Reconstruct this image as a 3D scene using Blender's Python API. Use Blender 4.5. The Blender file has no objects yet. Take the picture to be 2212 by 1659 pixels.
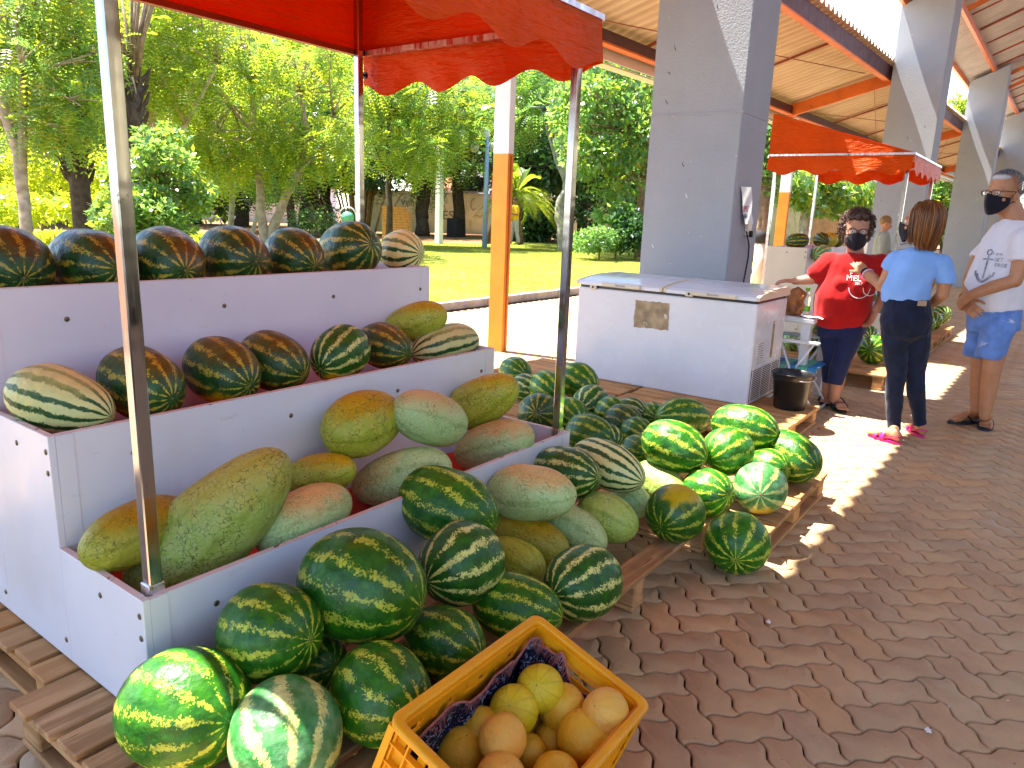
import bpy, math, random
import numpy as np
from math import sin, cos, pi, radians, sqrt, atan2
from mathutils import Vector, Matrix, noise as mnoise
from mathutils.bvhtree import BVHTree
random.seed(7); rng = np.random.default_rng(7)
S = bpy.context.scene
COL = S.collection
V = Vector
# ---------------------------------------------------------------- camera frame (metres; X along the shed, Y towards the garden)
FOC, PIT, ROLL, YAW, CH = 1591., .2282, .0382, .6275, 1.43
FW = V((cos(YAW)*cos(PIT), sin(YAW)*cos(PIT), -sin(PIT)))
_r = V((sin(YAW), -cos(YAW), 0)); _u = _r.cross(FW)
RT = _r*cos(ROLL)+_u*sin(ROLL); UP = -_r*sin(ROLL)+_u*cos(ROLL)
C0 = V((0, 0, CH))
HV = V((cos(YAW), sin(YAW), 0))
def ray(px, py): return FW+RT*((px-1106)/FOC)-UP*((py-829.5)/FOC)
def at(px, py, d): return C0+ray(px, py)*d
def onz(px, py, z=0.):
    r = ray(px, py); return C0+r*((z-CH)/r.z)
def onx(px, py, X):
    r = ray(px, py); return C0+r*(X/r.x)
def ony(px, py, Y):
    r = ray(px, py); return C0+r*(Y/r.y)
# ---------------------------------------------------------------- objects
def wloc(o):
    v = V((0, 0, 0))
    while o: v = v+o.location; o = o.parent
    return v
def tag(o, label=None, cat=None, group=None, kind=None):
    if label: o['label'] = label
    if cat: o['category'] = cat
    if group: o['group'] = group
    if kind: o['kind'] = kind
    return o
def thing(name, label, cat, loc=(0, 0, 0), group=None):
    o = bpy.data.objects.new(name, None); COL.objects.link(o)
    o.location = loc; o.empty_display_size = .1
    return tag(o, label, cat, group)
def link(name, me, parent=None, loc=None):
    o = bpy.data.objects.new(name, me); COL.objects.link(o)
    if parent: o.parent = parent
    if loc is not None: o.location = loc
    return o
def copy_tree(o, parent=None):
    c = o.copy(); COL.objects.link(c); c.parent = parent
    for ch in list(o.children): copy_tree(ch, c)
    return c
class MB:
    def __init__(s): s.v = []; s.f = []; s.m = []
    def add(s, vs, fs, m=0):
        n = len(s.v); s.v += [tuple(v) for v in vs]; s.f += [tuple(i+n for i in f) for f in fs]; s.m += [m]*len(fs)
    def box(s, a, b, m=0, bev=0.0):
        x0, y0, z0 = a; x1, y1, z1 = b
        if bev <= 0:
            s.add([(x0,y0,z0),(x1,y0,z0),(x1,y1,z0),(x0,y1,z0),(x0,y0,z1),(x1,y0,z1),(x1,y1,z1),(x0,y1,z1)],
                  [(0,3,2,1),(4,5,6,7),(0,1,5,4),(1,2,6,5),(2,3,7,6),(3,0,4,7)], m); return
        k = bev; vs = []; fs = []
        xs = (x0, x1); ys = (y0, y1); zs = (z0, z1)
        idx = {}
        for i in (0, 1):
            for j in (0, 1):
                for l in (0, 1):
                    sx, sy, sz = (k, -k)[i], (k, -k)[j], (k, -k)[l]
                    idx[i,j,l,0] = len(vs); vs.append((xs[i], ys[j]+sy, zs[l]+sz))
                    idx[i,j,l,1] = len(vs); vs.append((xs[i]+sx, ys[j], zs[l]+sz))
                    idx[i,j,l,2] = len(vs); vs.append((xs[i]+sx, ys[j]+sy, zs[l]))
        def q(*a): fs.append(tuple(a))
        for i in (0, 1):
            a = [idx[i,0,0,0], idx[i,1,0,0], idx[i,1,1,0], idx[i,0,1,0]]; q(*(a if i else a[::-1]))
            a = [idx[0,i,0,1], idx[1,i,0,1], idx[1,i,1,1], idx[0,i,1,1]]; q(*(a[::-1] if i else a))
            a = [idx[0,0,i,2], idx[1,0,i,2], idx[1,1,i,2], idx[0,1,i,2]]; q(*(a if i else a[::-1]))
        for i in (0, 1):
            for j in (0, 1):
                p = (i+j) % 2
                a = [idx[i,j,0,0], idx[i,j,0,1], idx[i,j,1,1], idx[i,j,1,0]]; q(*(a if p else a[::-1]))
                a = [idx[i,0,j,0], idx[i,0,j,2], idx[i,1,j,2], idx[i,1,j,0]]; q(*(a[::-1] if p else a))
                a = [idx[0,i,j,1], idx[0,i,j,2], idx[1,i,j,2], idx[1,i,j,1]]; q(*(a if p else a[::-1]))
        for i in (0, 1):
            for j in (0, 1):
                for l in (0, 1):
                    a = [idx[i,j,l,0], idx[i,j,l,1], idx[i,j,l,2]]; q(*(a[::-1] if (i+j+l) % 2 else a))
        s.add(vs, fs, m)
    def obox(s, c, ax, ay, az, m=0):
        c = V(c); ax = V(ax); ay = V(ay); az = V(az)
        vs = [c+ax*i+ay*j+az*k for k in (-1, 1) for i, j in ((-1,-1),(1,-1),(1,1),(-1,1))]
        s.add(vs, [(0,3,2,1),(4,5,6,7),(0,1,5,4),(1,2,6,5),(2,3,7,6),(3,0,4,7)], m)
    def bar(s, p, q, w, h=None, up=(0,0,1), m=0):
        p = V(p); q = V(q); h = h or w; d = (q-p); L = d.length
        if L < 1e-6: return
        d /= L; x = d.cross(V(up))
        if x.length < 1e-3: x = d.cross(V((1, 0, 0)))
        x.normalize(); y = x.cross(d)
        s.obox((p+q)/2, x*w/2, d*L/2, y*h/2, m)
    def tube(s, pts, rad, n=8, m=0, caps=True, flat=1.0, ref=None):
        pts = [V(p) for p in pts]; k = len(pts)
        if not hasattr(rad, '__len__'): rad = [rad]*k
        rings = []; x = None
        for i in range(k):
            d = (pts[min(i+1, k-1)]-pts[max(i-1, 0)]).normalized()
            if x is None:
                x = (V(ref) if ref is not None else (V((0,0,1)) if abs(d.z) < .9 else V((1,0,0))))
            x = x-d*x.dot(d); x.normalize(); y = d.cross(x)
            rings.append([pts[i]+x*(cos(2*pi*j/n)*rad[i])+y*(sin(2*pi*j/n)*rad[i]*flat) for j in range(n)])
        vs = [v for r in rings for v in r]; fs = []
        for i in range(k-1):
            for j in range(n):
                fs.append((i*n+j, i*n+(j+1) % n, (i+1)*n+(j+1) % n, (i+1)*n+j))
        if caps: fs.append(tuple(range(n))[::-1]); fs.append(tuple((k-1)*n+j for j in range(n)))
        s.add(vs, fs, m)
    def ball(s, c, r, nu=12, nv=8, m=0, M=None):
        c = V(c)
        if not hasattr(r, '__len__'): r = (r, r, r)
        vs = []; fs = []
        for i in range(1, nv):
            t = pi*i/nv
            for j in range(nu):
                p = 2*pi*j/nu; vs.append(V((r[0]*sin(t)*cos(p), r[1]*sin(t)*sin(p), r[2]*cos(t))))
        vs.append(V((0, 0, r[2]))); vs.append(V((0, 0, -r[2])))
        a = len(vs)-2; b = a+1
        for i in range(nv-2):
            for j in range(nu): fs.append((i*nu+j, (i+1)*nu+j, (i+1)*nu+(j+1) % nu, i*nu+(j+1) % nu))
        for j in range(nu):
            fs.append((a, j, (j+1) % nu)); fs.append((b, (nv-2)*nu+(j+1) % nu, (nv-2)*nu+j))
        if M is not None: vs = [M @ v for v in vs]
        s.add([c+v for v in vs], fs, m)
    def loft(s, rings, m=0, caps=True):
        n = len(rings[0]); vs = [v for r in rings for v in r]; fs = []
        for i in range(len(rings)-1):
            for j in range(n): fs.append((i*n+j, i*n+(j+1) % n, (i+1)*n+(j+1) % n, (i+1)*n+j))
        if caps: fs.append(tuple(range(n))[::-1]); fs.append(tuple((len(rings)-1)*n+j for j in range(n)))
        s.add(vs, fs, m)
    def prism(s, poly, d, m=0):
        poly = [V(p) for p in poly]; d = V(d); n = len(poly)
        s.add(poly+[p+d for p in poly], [tuple(range(n))[::-1], tuple(range(n, 2*n))]+[(i, (i+1) % n, n+(i+1) % n, n+i) for i in range(n)], m)
    def mesh(s, name, mats, off=(0,0,0), smooth=False):
        off = V(off)
        me = bpy.data.meshes.new(name)
        me.from_pydata([(v[0]-off.x, v[1]-off.y, v[2]-off.z) for v in s.v], [], s.f)
        for mt in (mats if isinstance(mats, (list, tuple)) else [mats]): me.materials.append(mt)
        if any(s.m): me.polygons.foreach_set('material_index', s.m)
        if smooth: me.polygons.foreach_set('use_smooth', [True]*len(s.f))
        me.update()
        return me
    def build(s, name, mats, parent=None, smooth=False, world=True):
        off = wloc(parent) if (parent is not None and world) else V((0,0,0))
        return link(name, s.mesh(name, mats, off, smooth), parent)
def auto_smooth(o, ang=35):
    try:
        me = o.data; me.polygons.foreach_set('use_smooth', [True]*len(me.polygons))
        me.set_sharp_from_angle(angle=radians(ang))
    except Exception: pass
    return o
# ---------------------------------------------------------------- node helpers
def mat(name):
    m = bpy.data.materials.new(name); m.use_nodes = True
    nt = m.node_tree; nt.nodes.clear()
    out = nt.nodes.new('ShaderNodeOutputMaterial')
    b = nt.nodes.new('ShaderNodeBsdfPrincipled'); nt.links.new(b.outputs[0], out.inputs[0])
    return m, nt, b, out
class N:
    def __init__(s, nt): s.nt = nt
    def n(s, t, **k):
        x = s.nt.nodes.new(t)
        for a, b in k.items(): setattr(x, a, b)
        return x
    def l(s, a, b): s.nt.links.new(a, b)
    def _in(s, sock, v):
        if v is None: return
        if hasattr(v, 'is_output') or isinstance(v, bpy.types.NodeSocket): s.l(v, sock)
        else: sock.default_value = v
    def m(s, op, a, b=None, c=None, clamp=False):
        x = s.n('ShaderNodeMath', operation=op, use_clamp=clamp)
        s._in(x.inputs[0], a); s._in(x.inputs[1], b); s._in(x.inputs[2], c); return x.outputs[0]
    def vm(s, op, a, b=None, sc=None):
        x = s.n('ShaderNodeVectorMath', operation=op)
        s._in(x.inputs[0], a); s._in(x.inputs[1], b)
        if sc is not None: s._in(x.inputs['Scale'], sc)
        return x.outputs['Value'] if op in ('DOT_PRODUCT', 'LENGTH', 'DISTANCE') else x.outputs[0]
    def noise(s, vec, scale, detail=3, rough=.55, w=None, dist=0):
        x = s.n('ShaderNodeTexNoise', noise_dimensions='4D' if w is not None else '3D')
        s._in(x.inputs['Vector'], vec); x.inputs['Scale'].default_value = scale
        x.inputs['Detail'].default_value = detail; x.inputs['Roughness'].default_value = rough; x.inputs['Distortion'].default_value = dist
        if w is not None: s._in(x.inputs['W'], w)
        return x.outputs['Fac']
    def vor(s, vec, scale, feature='F1', rnd=1., out='Distance'):
        x = s.n('ShaderNodeTexVoronoi', feature=feature); s._in(x.inputs['Vector'], vec)
        x.inputs['Scale'].default_value = scale; x.inputs['Randomness'].default_value = rnd
        return x.outputs[out]
    def ss(s, x, lo, hi, a=0., b=1.):
        r = s.n('ShaderNodeMapRange', interpolation_type='SMOOTHSTEP'); s._in(r.inputs[0], x)
        r.inputs[1].default_value = lo; r.inputs[2].default_value = hi; r.inputs[3].default_value = a; r.inputs[4].default_value = b
        return r.outputs[0]
    def mix(s, f, a, b, t='MIX'):
        x = s.n('ShaderNodeMix', data_type='RGBA', blend_type=t)
        s._in(x.inputs[0], f)
        for sock, v in ((x.inputs[6], a), (x.inputs[7], b)):
            if isinstance(v, (tuple, list)): sock.default_value = (v[0], v[1], v[2], 1)
            else: s.l(v, sock)
        return x.outputs[2]
    def ramp(s, f, stops):
        x = s.n('ShaderNodeValToRGB'); s._in(x.inputs[0], f); e = x.color_ramp.elements
        while len(e) < len(stops): e.new(.5)
        for i, (p, c) in enumerate(stops): e[i].position = p; e[i].color = (c[0], c[1], c[2], 1)
        return x.outputs[0]
    def bump(s, h, strength=.3, dist=.01):
        x = s.n('ShaderNodeBump'); x.inputs['Strength'].default_value = strength; x.inputs['Distance'].default_value = dist
        s.l(h, x.inputs['Height']); return x.outputs[0]
    def co(s, kind='Object'): return s.n('ShaderNodeTexCoord').outputs[kind]
    def mapping(s, vec, scale=(1,1,1), rot=(0,0,0), loc=(0,0,0)):
        x = s.n('ShaderNodeMapping'); s.l(vec, x.inputs[0]); x.inputs['Scale'].default_value = scale
        x.inputs['Rotation'].default_value = rot; x.inputs['Location'].default_value = loc; return x.outputs[0]
    def sep(s, v):
        x = s.n('ShaderNodeSeparateXYZ'); s.l(v, x.inputs[0]); return x.outputs
    def island(s): return s.n('ShaderNodeNewGeometry').outputs['Random Per Island']
    def orand(s): return s.n('ShaderNodeObjectInfo').outputs['Random']
def setb(b, col=None, rough=None, metal=None, spec=None, trans=None, sss=None, coat=None, emis=None, alpha=None):
    if col is not None: b.inputs['Base Color'].default_value = (col[0], col[1], col[2], 1)
    if rough is not None: b.inputs['Roughness'].default_value = rough
    if metal is not None: b.inputs['Metallic'].default_value = metal
    if spec is not None: b.inputs['Specular IOR Level'].default_value = spec
    if trans is not None: b.inputs['Transmission Weight'].default_value = trans
    if sss is not None: b.inputs['Subsurface Weight'].default_value = sss; b.inputs['Subsurface Radius'].default_value = (.01, .004, .002)
    if coat is not None: b.inputs['Coat Weight'].default_value = coat
def simple(name, col, rough=.6, metal=0, var=.12, scale=8, bump=0, spec=.5, sss=None, fine=None):
    m, nt, b, o = mat(name); n = N(nt); c = n.co()
    f = n.noise(c, scale, 4)
    d = tuple(x*(1-var) for x in col); l = tuple(min(1, x*(1+var)) for x in col)
    cc = n.mix(n.ss(f, .3, .7), d, l)
    if fine: cc = n.mix(n.ss(n.noise(c, fine[0], 4), fine[1], fine[1]+.08), cc, fine[2])
    nt.links.new(cc, b.inputs['Base Color']); setb(b, rough=rough, metal=metal, spec=spec, sss=sss)
    nt.links.new(n.ss(n.noise(c, scale*3, 3), .2, .8, max(0, rough-.08), min(1, rough+.08)), b.inputs['Roughness'])
    if bump: nt.links.new(n.bump(n.noise(c, scale*6, 4), bump, .004), b.inputs['Normal'])
    return m
SUN_E, SKY_E, EXPO = 5.0, .13, 2.2
# ---------------------------------------------------------------- rind materials (pattern lives in the fruit's own coordinates, stem end to blossom end along local Z)
def rind(name, dark, dark2, light, nb, wid=.3, warp=1.1, brk=1.0, rough=.3, patchcol=(.20,.07,.015), patch=.0, belly=(.62,.45,.04), crack=0., crackcol=(.10,.14,.03), bloom=.0):
    m, nt, b, o = mat(name); n = N(nt)
    P = n.co(); rnd = n.m('MULTIPLY', n.orand(), 37.)
    sx, sy, sz = n.sep(P)
    th = n.m('ARCTAN2', sy, sx)
    rad = n.m('SQRT', n.m('ADD', n.m('MULTIPLY', sx, sx), n.m('MULTIPLY', sy, sy)))
    n1 = n.noise(P, 1.6, 2, .5, rnd); n2 = n.noise(P, 7., 4, .65, rnd); n3 = n.noise(P, 21., 4, .72, rnd)
    w = n.m('ADD', n.m('MULTIPLY', n.m('SUBTRACT', n1, .5), warp*3.2), n.m('MULTIPLY', n.m('SUBTRACT', n2, .5), warp*2.6))
    w = n.m('MULTIPLY', w, n.ss(rad, .05, .75))
    s = n.m('SINE', n.m('ADD', n.m('MULTIPLY', th, nb), w))
    s = n.m('ADD', s, n.m('MULTIPLY', n.m('SUBTRACT', n3, .5), n.m('MULTIPLY', n.ss(rad, .1, .8, .4, 1.), 3.4*brk)))
    blotch = n.noise(P, 3.2, 3, .6, n.m('ADD', rnd, 5.))
    s = n.m('ADD', s, n.m('MULTIPLY', n.m('SUBTRACT', blotch, .52), 2.2*brk))
    k = n.ss(s, 1.-wid*2-.12, 1.-wid*2+.30)
    base = n.mix(n.ss(n.noise(P, 4., 3, .6, rnd), .3, .7), dark, dark2)
    lv = n.mix(n.ss(n2, .35, .65), light, tuple(min(1, x*.72) for x in light))
    col = n.mix(k, base, lv)
    if crack:
        nz = n.n('ShaderNodeTexNoise'); n.l(P, nz.inputs['Vector']); nz.inputs['Scale'].default_value = 7.; nz.inputs['Detail'].default_value = 3
        v = n.n('ShaderNodeTexVoronoi', feature='DISTANCE_TO_EDGE'); v.inputs['Scale'].default_value = 7.
        n.l(n.vm('ADD', n.vm('MULTIPLY', P, (1, 1, .8)), n.vm('SCALE', nz.outputs['Color'], sc=.22)), v.inputs['Vector'])
        cr = n.m('MULTIPLY', n.ss(v.outputs[0], .015, .075, 1, 0), n.ss(n.noise(P, 2.0, 3, .6, rnd), .36, .56))
        cr = n.m('MULTIPLY', cr, n.ss(n.noise(P, 18., 2, .6, rnd), .35, .5))
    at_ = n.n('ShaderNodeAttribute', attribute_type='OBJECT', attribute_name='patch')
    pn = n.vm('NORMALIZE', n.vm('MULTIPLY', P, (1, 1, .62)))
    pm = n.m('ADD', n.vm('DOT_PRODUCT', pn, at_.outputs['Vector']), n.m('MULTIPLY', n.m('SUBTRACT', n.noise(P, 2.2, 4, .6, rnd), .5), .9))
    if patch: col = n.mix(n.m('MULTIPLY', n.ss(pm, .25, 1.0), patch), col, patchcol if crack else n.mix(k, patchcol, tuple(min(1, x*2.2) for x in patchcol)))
    if crack: col = n.mix(n.m('MULTIPLY', cr, crack), col, crackcol)
    ab = n.n('ShaderNodeAttribute', attribute_type='OBJECT', attribute_name='belly')
    bm = n.m('ADD', n.vm('DOT_PRODUCT', pn, ab.outputs['Vector']), n.m('MULTIPLY', n.m('SUBTRACT', n.noise(P, 3., 4, .6, rnd), .5), .5))
    col = n.mix(n.m('MULTIPLY', n.ss(bm, .74, .94), .9), col, belly)
    # scuffs and dust
    sc = n.ss(n.noise(n.mapping(P, (1, 1, 3.)), 9., 5, .7, n.m('ADD', rnd, 9.)), .69, .73)
    col = n.mix(n.m('MULTIPLY', sc, .35), col, (.42, .36, .22))
    if bloom: col = n.mix(n.m('MULTIPLY', n.ss(n.noise(P, 2., 3, .5, rnd), .35, .7), bloom), col, (.45, .58, .42))
    # per fruit brightness
    hs = n.n('ShaderNodeHueSaturation'); n.l(col, hs.inputs['Color']); n.l(n.m('ADD', n.m('MULTIPLY', n.orand(), .4), .85), hs.inputs['Value']); hs.inputs['Saturation'].default_value = 1.08
    n.l(hs.outputs[0], b.inputs['Base Color'])
    n.l(n.ss(n.noise(P, 5., 4, .6, rnd), .3, .75, rough, rough+.22), b.inputs['Roughness'])
    setb(b, spec=.42, coat=.05); b.inputs['Coat Roughness'].default_value = .2
    h = n.m('ADD', n.noise(P, 3., 3, .5, rnd), n.m('MULTIPLY', n.noise(P, 40., 3, .6, rnd), .06))
    n.l(n.bump(h, .35, .03), b.inputs['Normal'])
    return m
M = {}
M['green'] = rind('rind_green', (.012,.080,.010), (.040,.165,.016), (.52,.58,.09), 12, .17, 1.2, 1.8, patch=.0)
M['bright'] = rind('rind_bright', (.008,.055,.010), (.026,.125,.014), (.66,.68,.24), 12, .24, 1.1, 1.5)
M['dark'] = rind('rind_dark', (.008,.038,.010), (.022,.085,.020), (.42,.38,.07), 12, .17, 1.2, 1.8, patch=.45, patchcol=(.17,.050,.010))  # patch colour paints in the red glow reflected from the canopy
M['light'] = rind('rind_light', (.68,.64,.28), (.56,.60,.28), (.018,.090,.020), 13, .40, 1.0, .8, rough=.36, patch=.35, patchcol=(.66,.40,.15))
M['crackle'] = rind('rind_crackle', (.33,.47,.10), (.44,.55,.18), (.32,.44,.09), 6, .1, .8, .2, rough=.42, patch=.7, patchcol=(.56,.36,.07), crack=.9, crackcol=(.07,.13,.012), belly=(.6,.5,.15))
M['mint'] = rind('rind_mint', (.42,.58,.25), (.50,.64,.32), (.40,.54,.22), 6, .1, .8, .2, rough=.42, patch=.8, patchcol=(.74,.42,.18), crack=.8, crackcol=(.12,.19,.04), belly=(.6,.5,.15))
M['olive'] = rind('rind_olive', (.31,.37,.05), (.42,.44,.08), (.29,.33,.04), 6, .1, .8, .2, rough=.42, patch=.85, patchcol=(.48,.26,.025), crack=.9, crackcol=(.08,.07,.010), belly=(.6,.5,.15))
M['pale'] = rind('rind_pale', (.035,.17,.04), (.09,.27,.09), (.66,.70,.24), 9, .28, 1., 1.1, rough=.26, bloom=.22)
def honeydew(name, c1, c2, rb=.08):
    m, nt, b, o = mat(name); n = N(nt); P = n.co(); rnd = n.m('MULTIPLY', n.orand(), 31.)
    col = n.mix(n.ss(n.noise(P, 1.3, 3, .5, rnd), .35, .65), c1, c2)
    sx, sy, sz = n.sep(P)
    rib = n.m('SINE', n.m('MULTIPLY', n.m('ARCTAN2', sy, sx), 9))
    col = n.mix(n.m('MULTIPLY', n.ss(rib, .72, 1.), rb), col, tuple(x*.6 for x in c1))
    col = n.mix(n.ss(n.noise(P, 11., 5, .7, rnd), .62, .74), col, tuple(x*.45 for x in c2))
    n.l(col, b.inputs['Base Color']); setb(b, rough=.45, sss=.05)
    n.l(n.bump(n.m('ADD', n.m('MULTIPLY', rib, .1), n.noise(P, 6, 4, .6)), .25, .03), b.inputs['Normal'])
    return m
M['melon_y'] = honeydew('melon_yellow_rind', (.76,.40,.012), (.80,.50,.04))
M['melon_g'] = honeydew('melon_lime_rind', (.62,.50,.010), (.72,.56,.02), .4)
M['melon_p'] = honeydew('melon_peach_rind', (.80,.38,.06), (.80,.46,.07))
M['stem'] = simple('dry_stem', (.20,.15,.07), .9)
# ---------------------------------------------------------------- boards, metal, vinyl
def laminate():
    m, nt, b, o = mat('white_laminate'); n = N(nt); P = n.co('Object')
    col = n.mix(n.ss(n.noise(P, 2.5, 4), .3, .75), (.74,.77,.88), (.69,.71,.82))
    sc = n.ss(n.noise(n.mapping(P, (2, 2, 9)), 3., 5, .75), .64, .70)
    col = n.mix(n.m('MULTIPLY', sc, .30), col, (.44,.38,.34))
    col = n.mix(n.m('MULTIPLY', n.ss(n.noise(P, 1.1, 5, .6), .50, .72), .40), col, (.56,.52,.50))
    col = n.mix(n.m('MULTIPLY', n.ss(n.noise(P, 45, 3), .74, .78), .6), col, (.30,.22,.16))
    n.l(col, b.inputs['Base Color']); setb(b, rough=.33, spec=.5)
    n.l(n.ss(n.noise(P, 6, 4), .3, .7, .28, .42), b.inputs['Roughness'])
    n.l(n.bump(n.noise(P, 2, 2), .12, .02), b.inputs['Normal'])
    return m
M['lam'] = laminate()
def edgeband():
    m, nt, b, o = mat('chipped_edge_band'); n = N(nt); P = n.co()
    c = n.ss(n.noise(P, 22, 5, .7), .60, .66)
    n.l(n.mix(c, (.68,.56,.54), (.16,.09,.05)), b.inputs['Base Color']); setb(b, rough=.6); return m
M['edge'] = edgeband()
M['cream'] = simple('cream_laminate', (.66,.60,.48), .4, var=.05, scale=3)
M['screw'] = simple('screw_metal', (.18,.15,.10), .4, .8)
M['lining'] = simple('red_lining_cloth', (.70,.045,.015), .7)
def chrome(name, col, r):
    m, nt, b, o = mat(name); n = N(nt); P = n.co()
    setb(b, col=col, metal=1.)
    n.l(n.ss(n.noise(n.mapping(P, (20, 20, 2)), 2., 4), .3, .7, r*.6, r*1.7), b.inputs['Roughness'])
    n.l(n.mix(n.ss(n.noise(P, 14, 5, .7), .66, .72), col, tuple(c*.45 for c in col)), b.inputs['Base Color'])
    n.l(n.bump(n.noise(n.mapping(P, (2, 2, 6)), 1.2, 2), .12, .02), b.inputs['Normal'])
    return m
M['chrome'] = chrome('polished_steel', (.46,.46,.49), .15)
M['alu'] = chrome('aluminium', (.68,.68,.72), .32)
def vinyl(name, col, tcol, tr=.35):
    m, nt, b, o = mat(name); n = N(nt); P = n.co()
    c = n.mix(n.ss(n.noise(P, 3., 4), .3, .75), col, tuple(x*.78 for x in col))
    n.l(c, b.inputs['Base Color']); setb(b, rough=.42, spec=.18)
    t = n.n('ShaderNodeBsdfTranslucent'); t.inputs[0].default_value = (*tcol, 1)
    h = n.bump(n.m('ADD', n.noise(P, 4., 3), n.m('MULTIPLY', n.noise(n.mapping(P, (2, 2, 9)), 5., 3), .8)), .8, .03)
    n.l(h, b.inputs['Normal']); n.l(h, t.inputs['Normal'])
    mx = n.n('ShaderNodeMixShader'); mx.inputs[0].default_value = tr
    n.l(b.outputs[0], mx.inputs[1]); n.l(t.outputs[0], mx.inputs[2]); n.l(mx.outputs[0], o.inputs[0])
    return m
M['vinyl'] = vinyl('orange_red_vinyl', (.78,.10,.001), (.52,.008,.0005), .30)
M['black'] = simple('black_plastic', (.012,.012,.014), .35)
M['rubber'] = simple('dark_rubber', (.015,.015,.018), .8)
# ---------------------------------------------------------------- wood
def wood(name, a, bcol, c, ax=0):
    m, nt, b, o = mat(name); n = N(nt); P = n.co('Generated'); P = n.co('Object')
    isl = n.island()
    # grain runs along the plank: planks are laid along X or Y; use stretched noise along both, chosen per material mapping
    g = n.noise(n.mapping(P, (2.2, 26, 26) if ax == 0 else (26, 2.2, 26)), 1., 6, .65, n.m('MULTIPLY', isl, 20.))
    col = n.mix(n.ss(g, .42, .58), a, bcol)
    col = n.mix(n.m('MULTIPLY', isl, .6), col, c)
    col = n.mix(n.ss(n.noise(n.mapping(P, (4, 60, 60) if ax == 0 else (60, 4, 60)), 1., 4, .7, n.m('MULTIPLY', isl, 9.)), .62, .68), col, tuple(x*.35 for x in a))
    col = n.mix(n.m('MULTIPLY', n.ss(n.noise(P, 5, 4), .5, .75), .5), col, tuple(x*.45 for x in a))
    n.l(col, b.inputs['Base Color']); setb(b, rough=.78, spec=.25)
    n.l(n.bump(g, .6, .006), b.inputs['Normal'])
    return m
for _k, _a in (('x', 0), ('y', 1)):
    M['wood'+_k] = wood('pallet_wood_'+_k, (.48,.22,.07), (.62,.34,.13), (.34,.20,.10), _a)
    M['woodg'+_k] = wood('weathered_pallet_wood_'+_k, (.30,.16,.07), (.56,.34,.17), (.50,.27,.11), _a)
# ---------------------------------------------------------------- masonry, steel, ground
def stucco():
    m, nt, b, o = mat('grey_painted_render'); n = N(nt); P = n.co()
    col = n.mix(n.ss(n.noise(P, 1.3, 4), .3, .7), (.30,.335,.385), (.34,.37,.42))
    col = n.mix(n.ss(n.noise(P, 26, 3), .735, .75), col, (.7,.7,.7))
    col = n.mix(n.m('MULTIPLY', n.ss(n.noise(n.mapping(P, (9, 9, 2)), 1.5, 5, .7), .66, .72), .6), col, (.14,.15,.17))
    n.l(col, b.inputs['Base Color']); setb(b, rough=.7, spec=.3)
    h = n.m('ADD', n.noise(P, 55, 3, .6), n.m('MULTIPLY', n.noise(P, 9, 2), .35))
    n.l(n.bump(h, .55, .012), b.inputs['Normal']); return m
M['stucco'] = stucco()
M['orange'] = simple('orange_paint', (.74,.22,.004), .45, var=.10, scale=4, bump=.15, fine=(14, .70, (.30,.10,.02)))
M['white'] = simple('white_paint', (.78,.78,.78), .45, var=.05, scale=4, bump=.1)
M['steel_or'] = simple('orange_steel', (.62,.135,.015), .45, var=.15, scale=3, fine=(12, .68, (.16,.05,.02)))
M['steel_red'] = simple('oxide_red_steel', (.30,.055,.018), .5, var=.2, scale=3)
M['steel_dk'] = simple('dark_primer_steel', (.085,.028,.040), .5, var=.2, scale=3)
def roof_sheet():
    m, nt, b, o = mat('shade_banded_roof_sheet'); n = N(nt); P = n.co(); sx, sy, sz = n.sep(P)
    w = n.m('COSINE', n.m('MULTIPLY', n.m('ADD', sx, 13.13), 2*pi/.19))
    g = n.m('MULTIPLY', n.ss(w, -.2, .5, 1., 0.), n.ss(n.noise(n.mapping(P, (6, .5, .5)), 1.2, 4, .6), .25, .6, .45, 1.))  # corrugation shading put into the colour as darker valley bands
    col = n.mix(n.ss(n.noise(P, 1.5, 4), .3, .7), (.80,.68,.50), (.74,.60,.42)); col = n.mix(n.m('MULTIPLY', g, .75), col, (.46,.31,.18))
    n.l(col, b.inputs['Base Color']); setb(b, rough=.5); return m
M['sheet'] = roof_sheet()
M['sheet2'] = simple('galvanised_roof_sheet', (.60,.56,.54), .40, var=.10, scale=2, metal=.25)
def paver():
    m, nt, b, o = mat('interlocking_paver_concrete'); n = N(nt); P = n.co(); isl = n.island()
    col = n.ramp(isl, [(0, (.48,.325,.18)), (.35, (.52,.34,.18)), (.6, (.50,.355,.205)), (.8, (.57,.345,.165)), (1, (.44,.31,.185))])
    col = n.mix(n.m('MULTIPLY', n.ss(n.noise(P, 3.2, 4, .6), .35, .7), .45), col, (.30,.20,.13))
    col = n.mix(n.m('MULTIPLY', n.ss(n.noise(P, 48, 4, .7), .58, .70), .55), col, (.52,.38,.26))
    col = n.mix(n.ss(n.noise(P, 70, 3, .7), .66, .72), col, (.13,.09,.06))
    col = n.mix(n.m('MULTIPLY', n.ss(n.noise(P, 1.1, 5, .6), .60, .72), .35), col, (.19,.135,.105))
    col = n.mix(n.ss(n.noise(P, 26, 3, .6), .74, .77), col, (.78,.72,.66))
    n.l(col, b.inputs['Base Color']); setb(b, rough=.75, spec=.35)
    n.l(n.ss(n.noise(P, 2.5, 4), .35, .7, .55, .85), b.inputs['Roughness'])
    h = n.m('ADD', n.noise(P, 150, 3, .7), n.m('MULTIPLY', n.noise(P, 22, 3), .9))
    n.l(n.bump(h, .45, .004), b.inputs['Normal']); return m
M['paver'] = paver()
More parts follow.
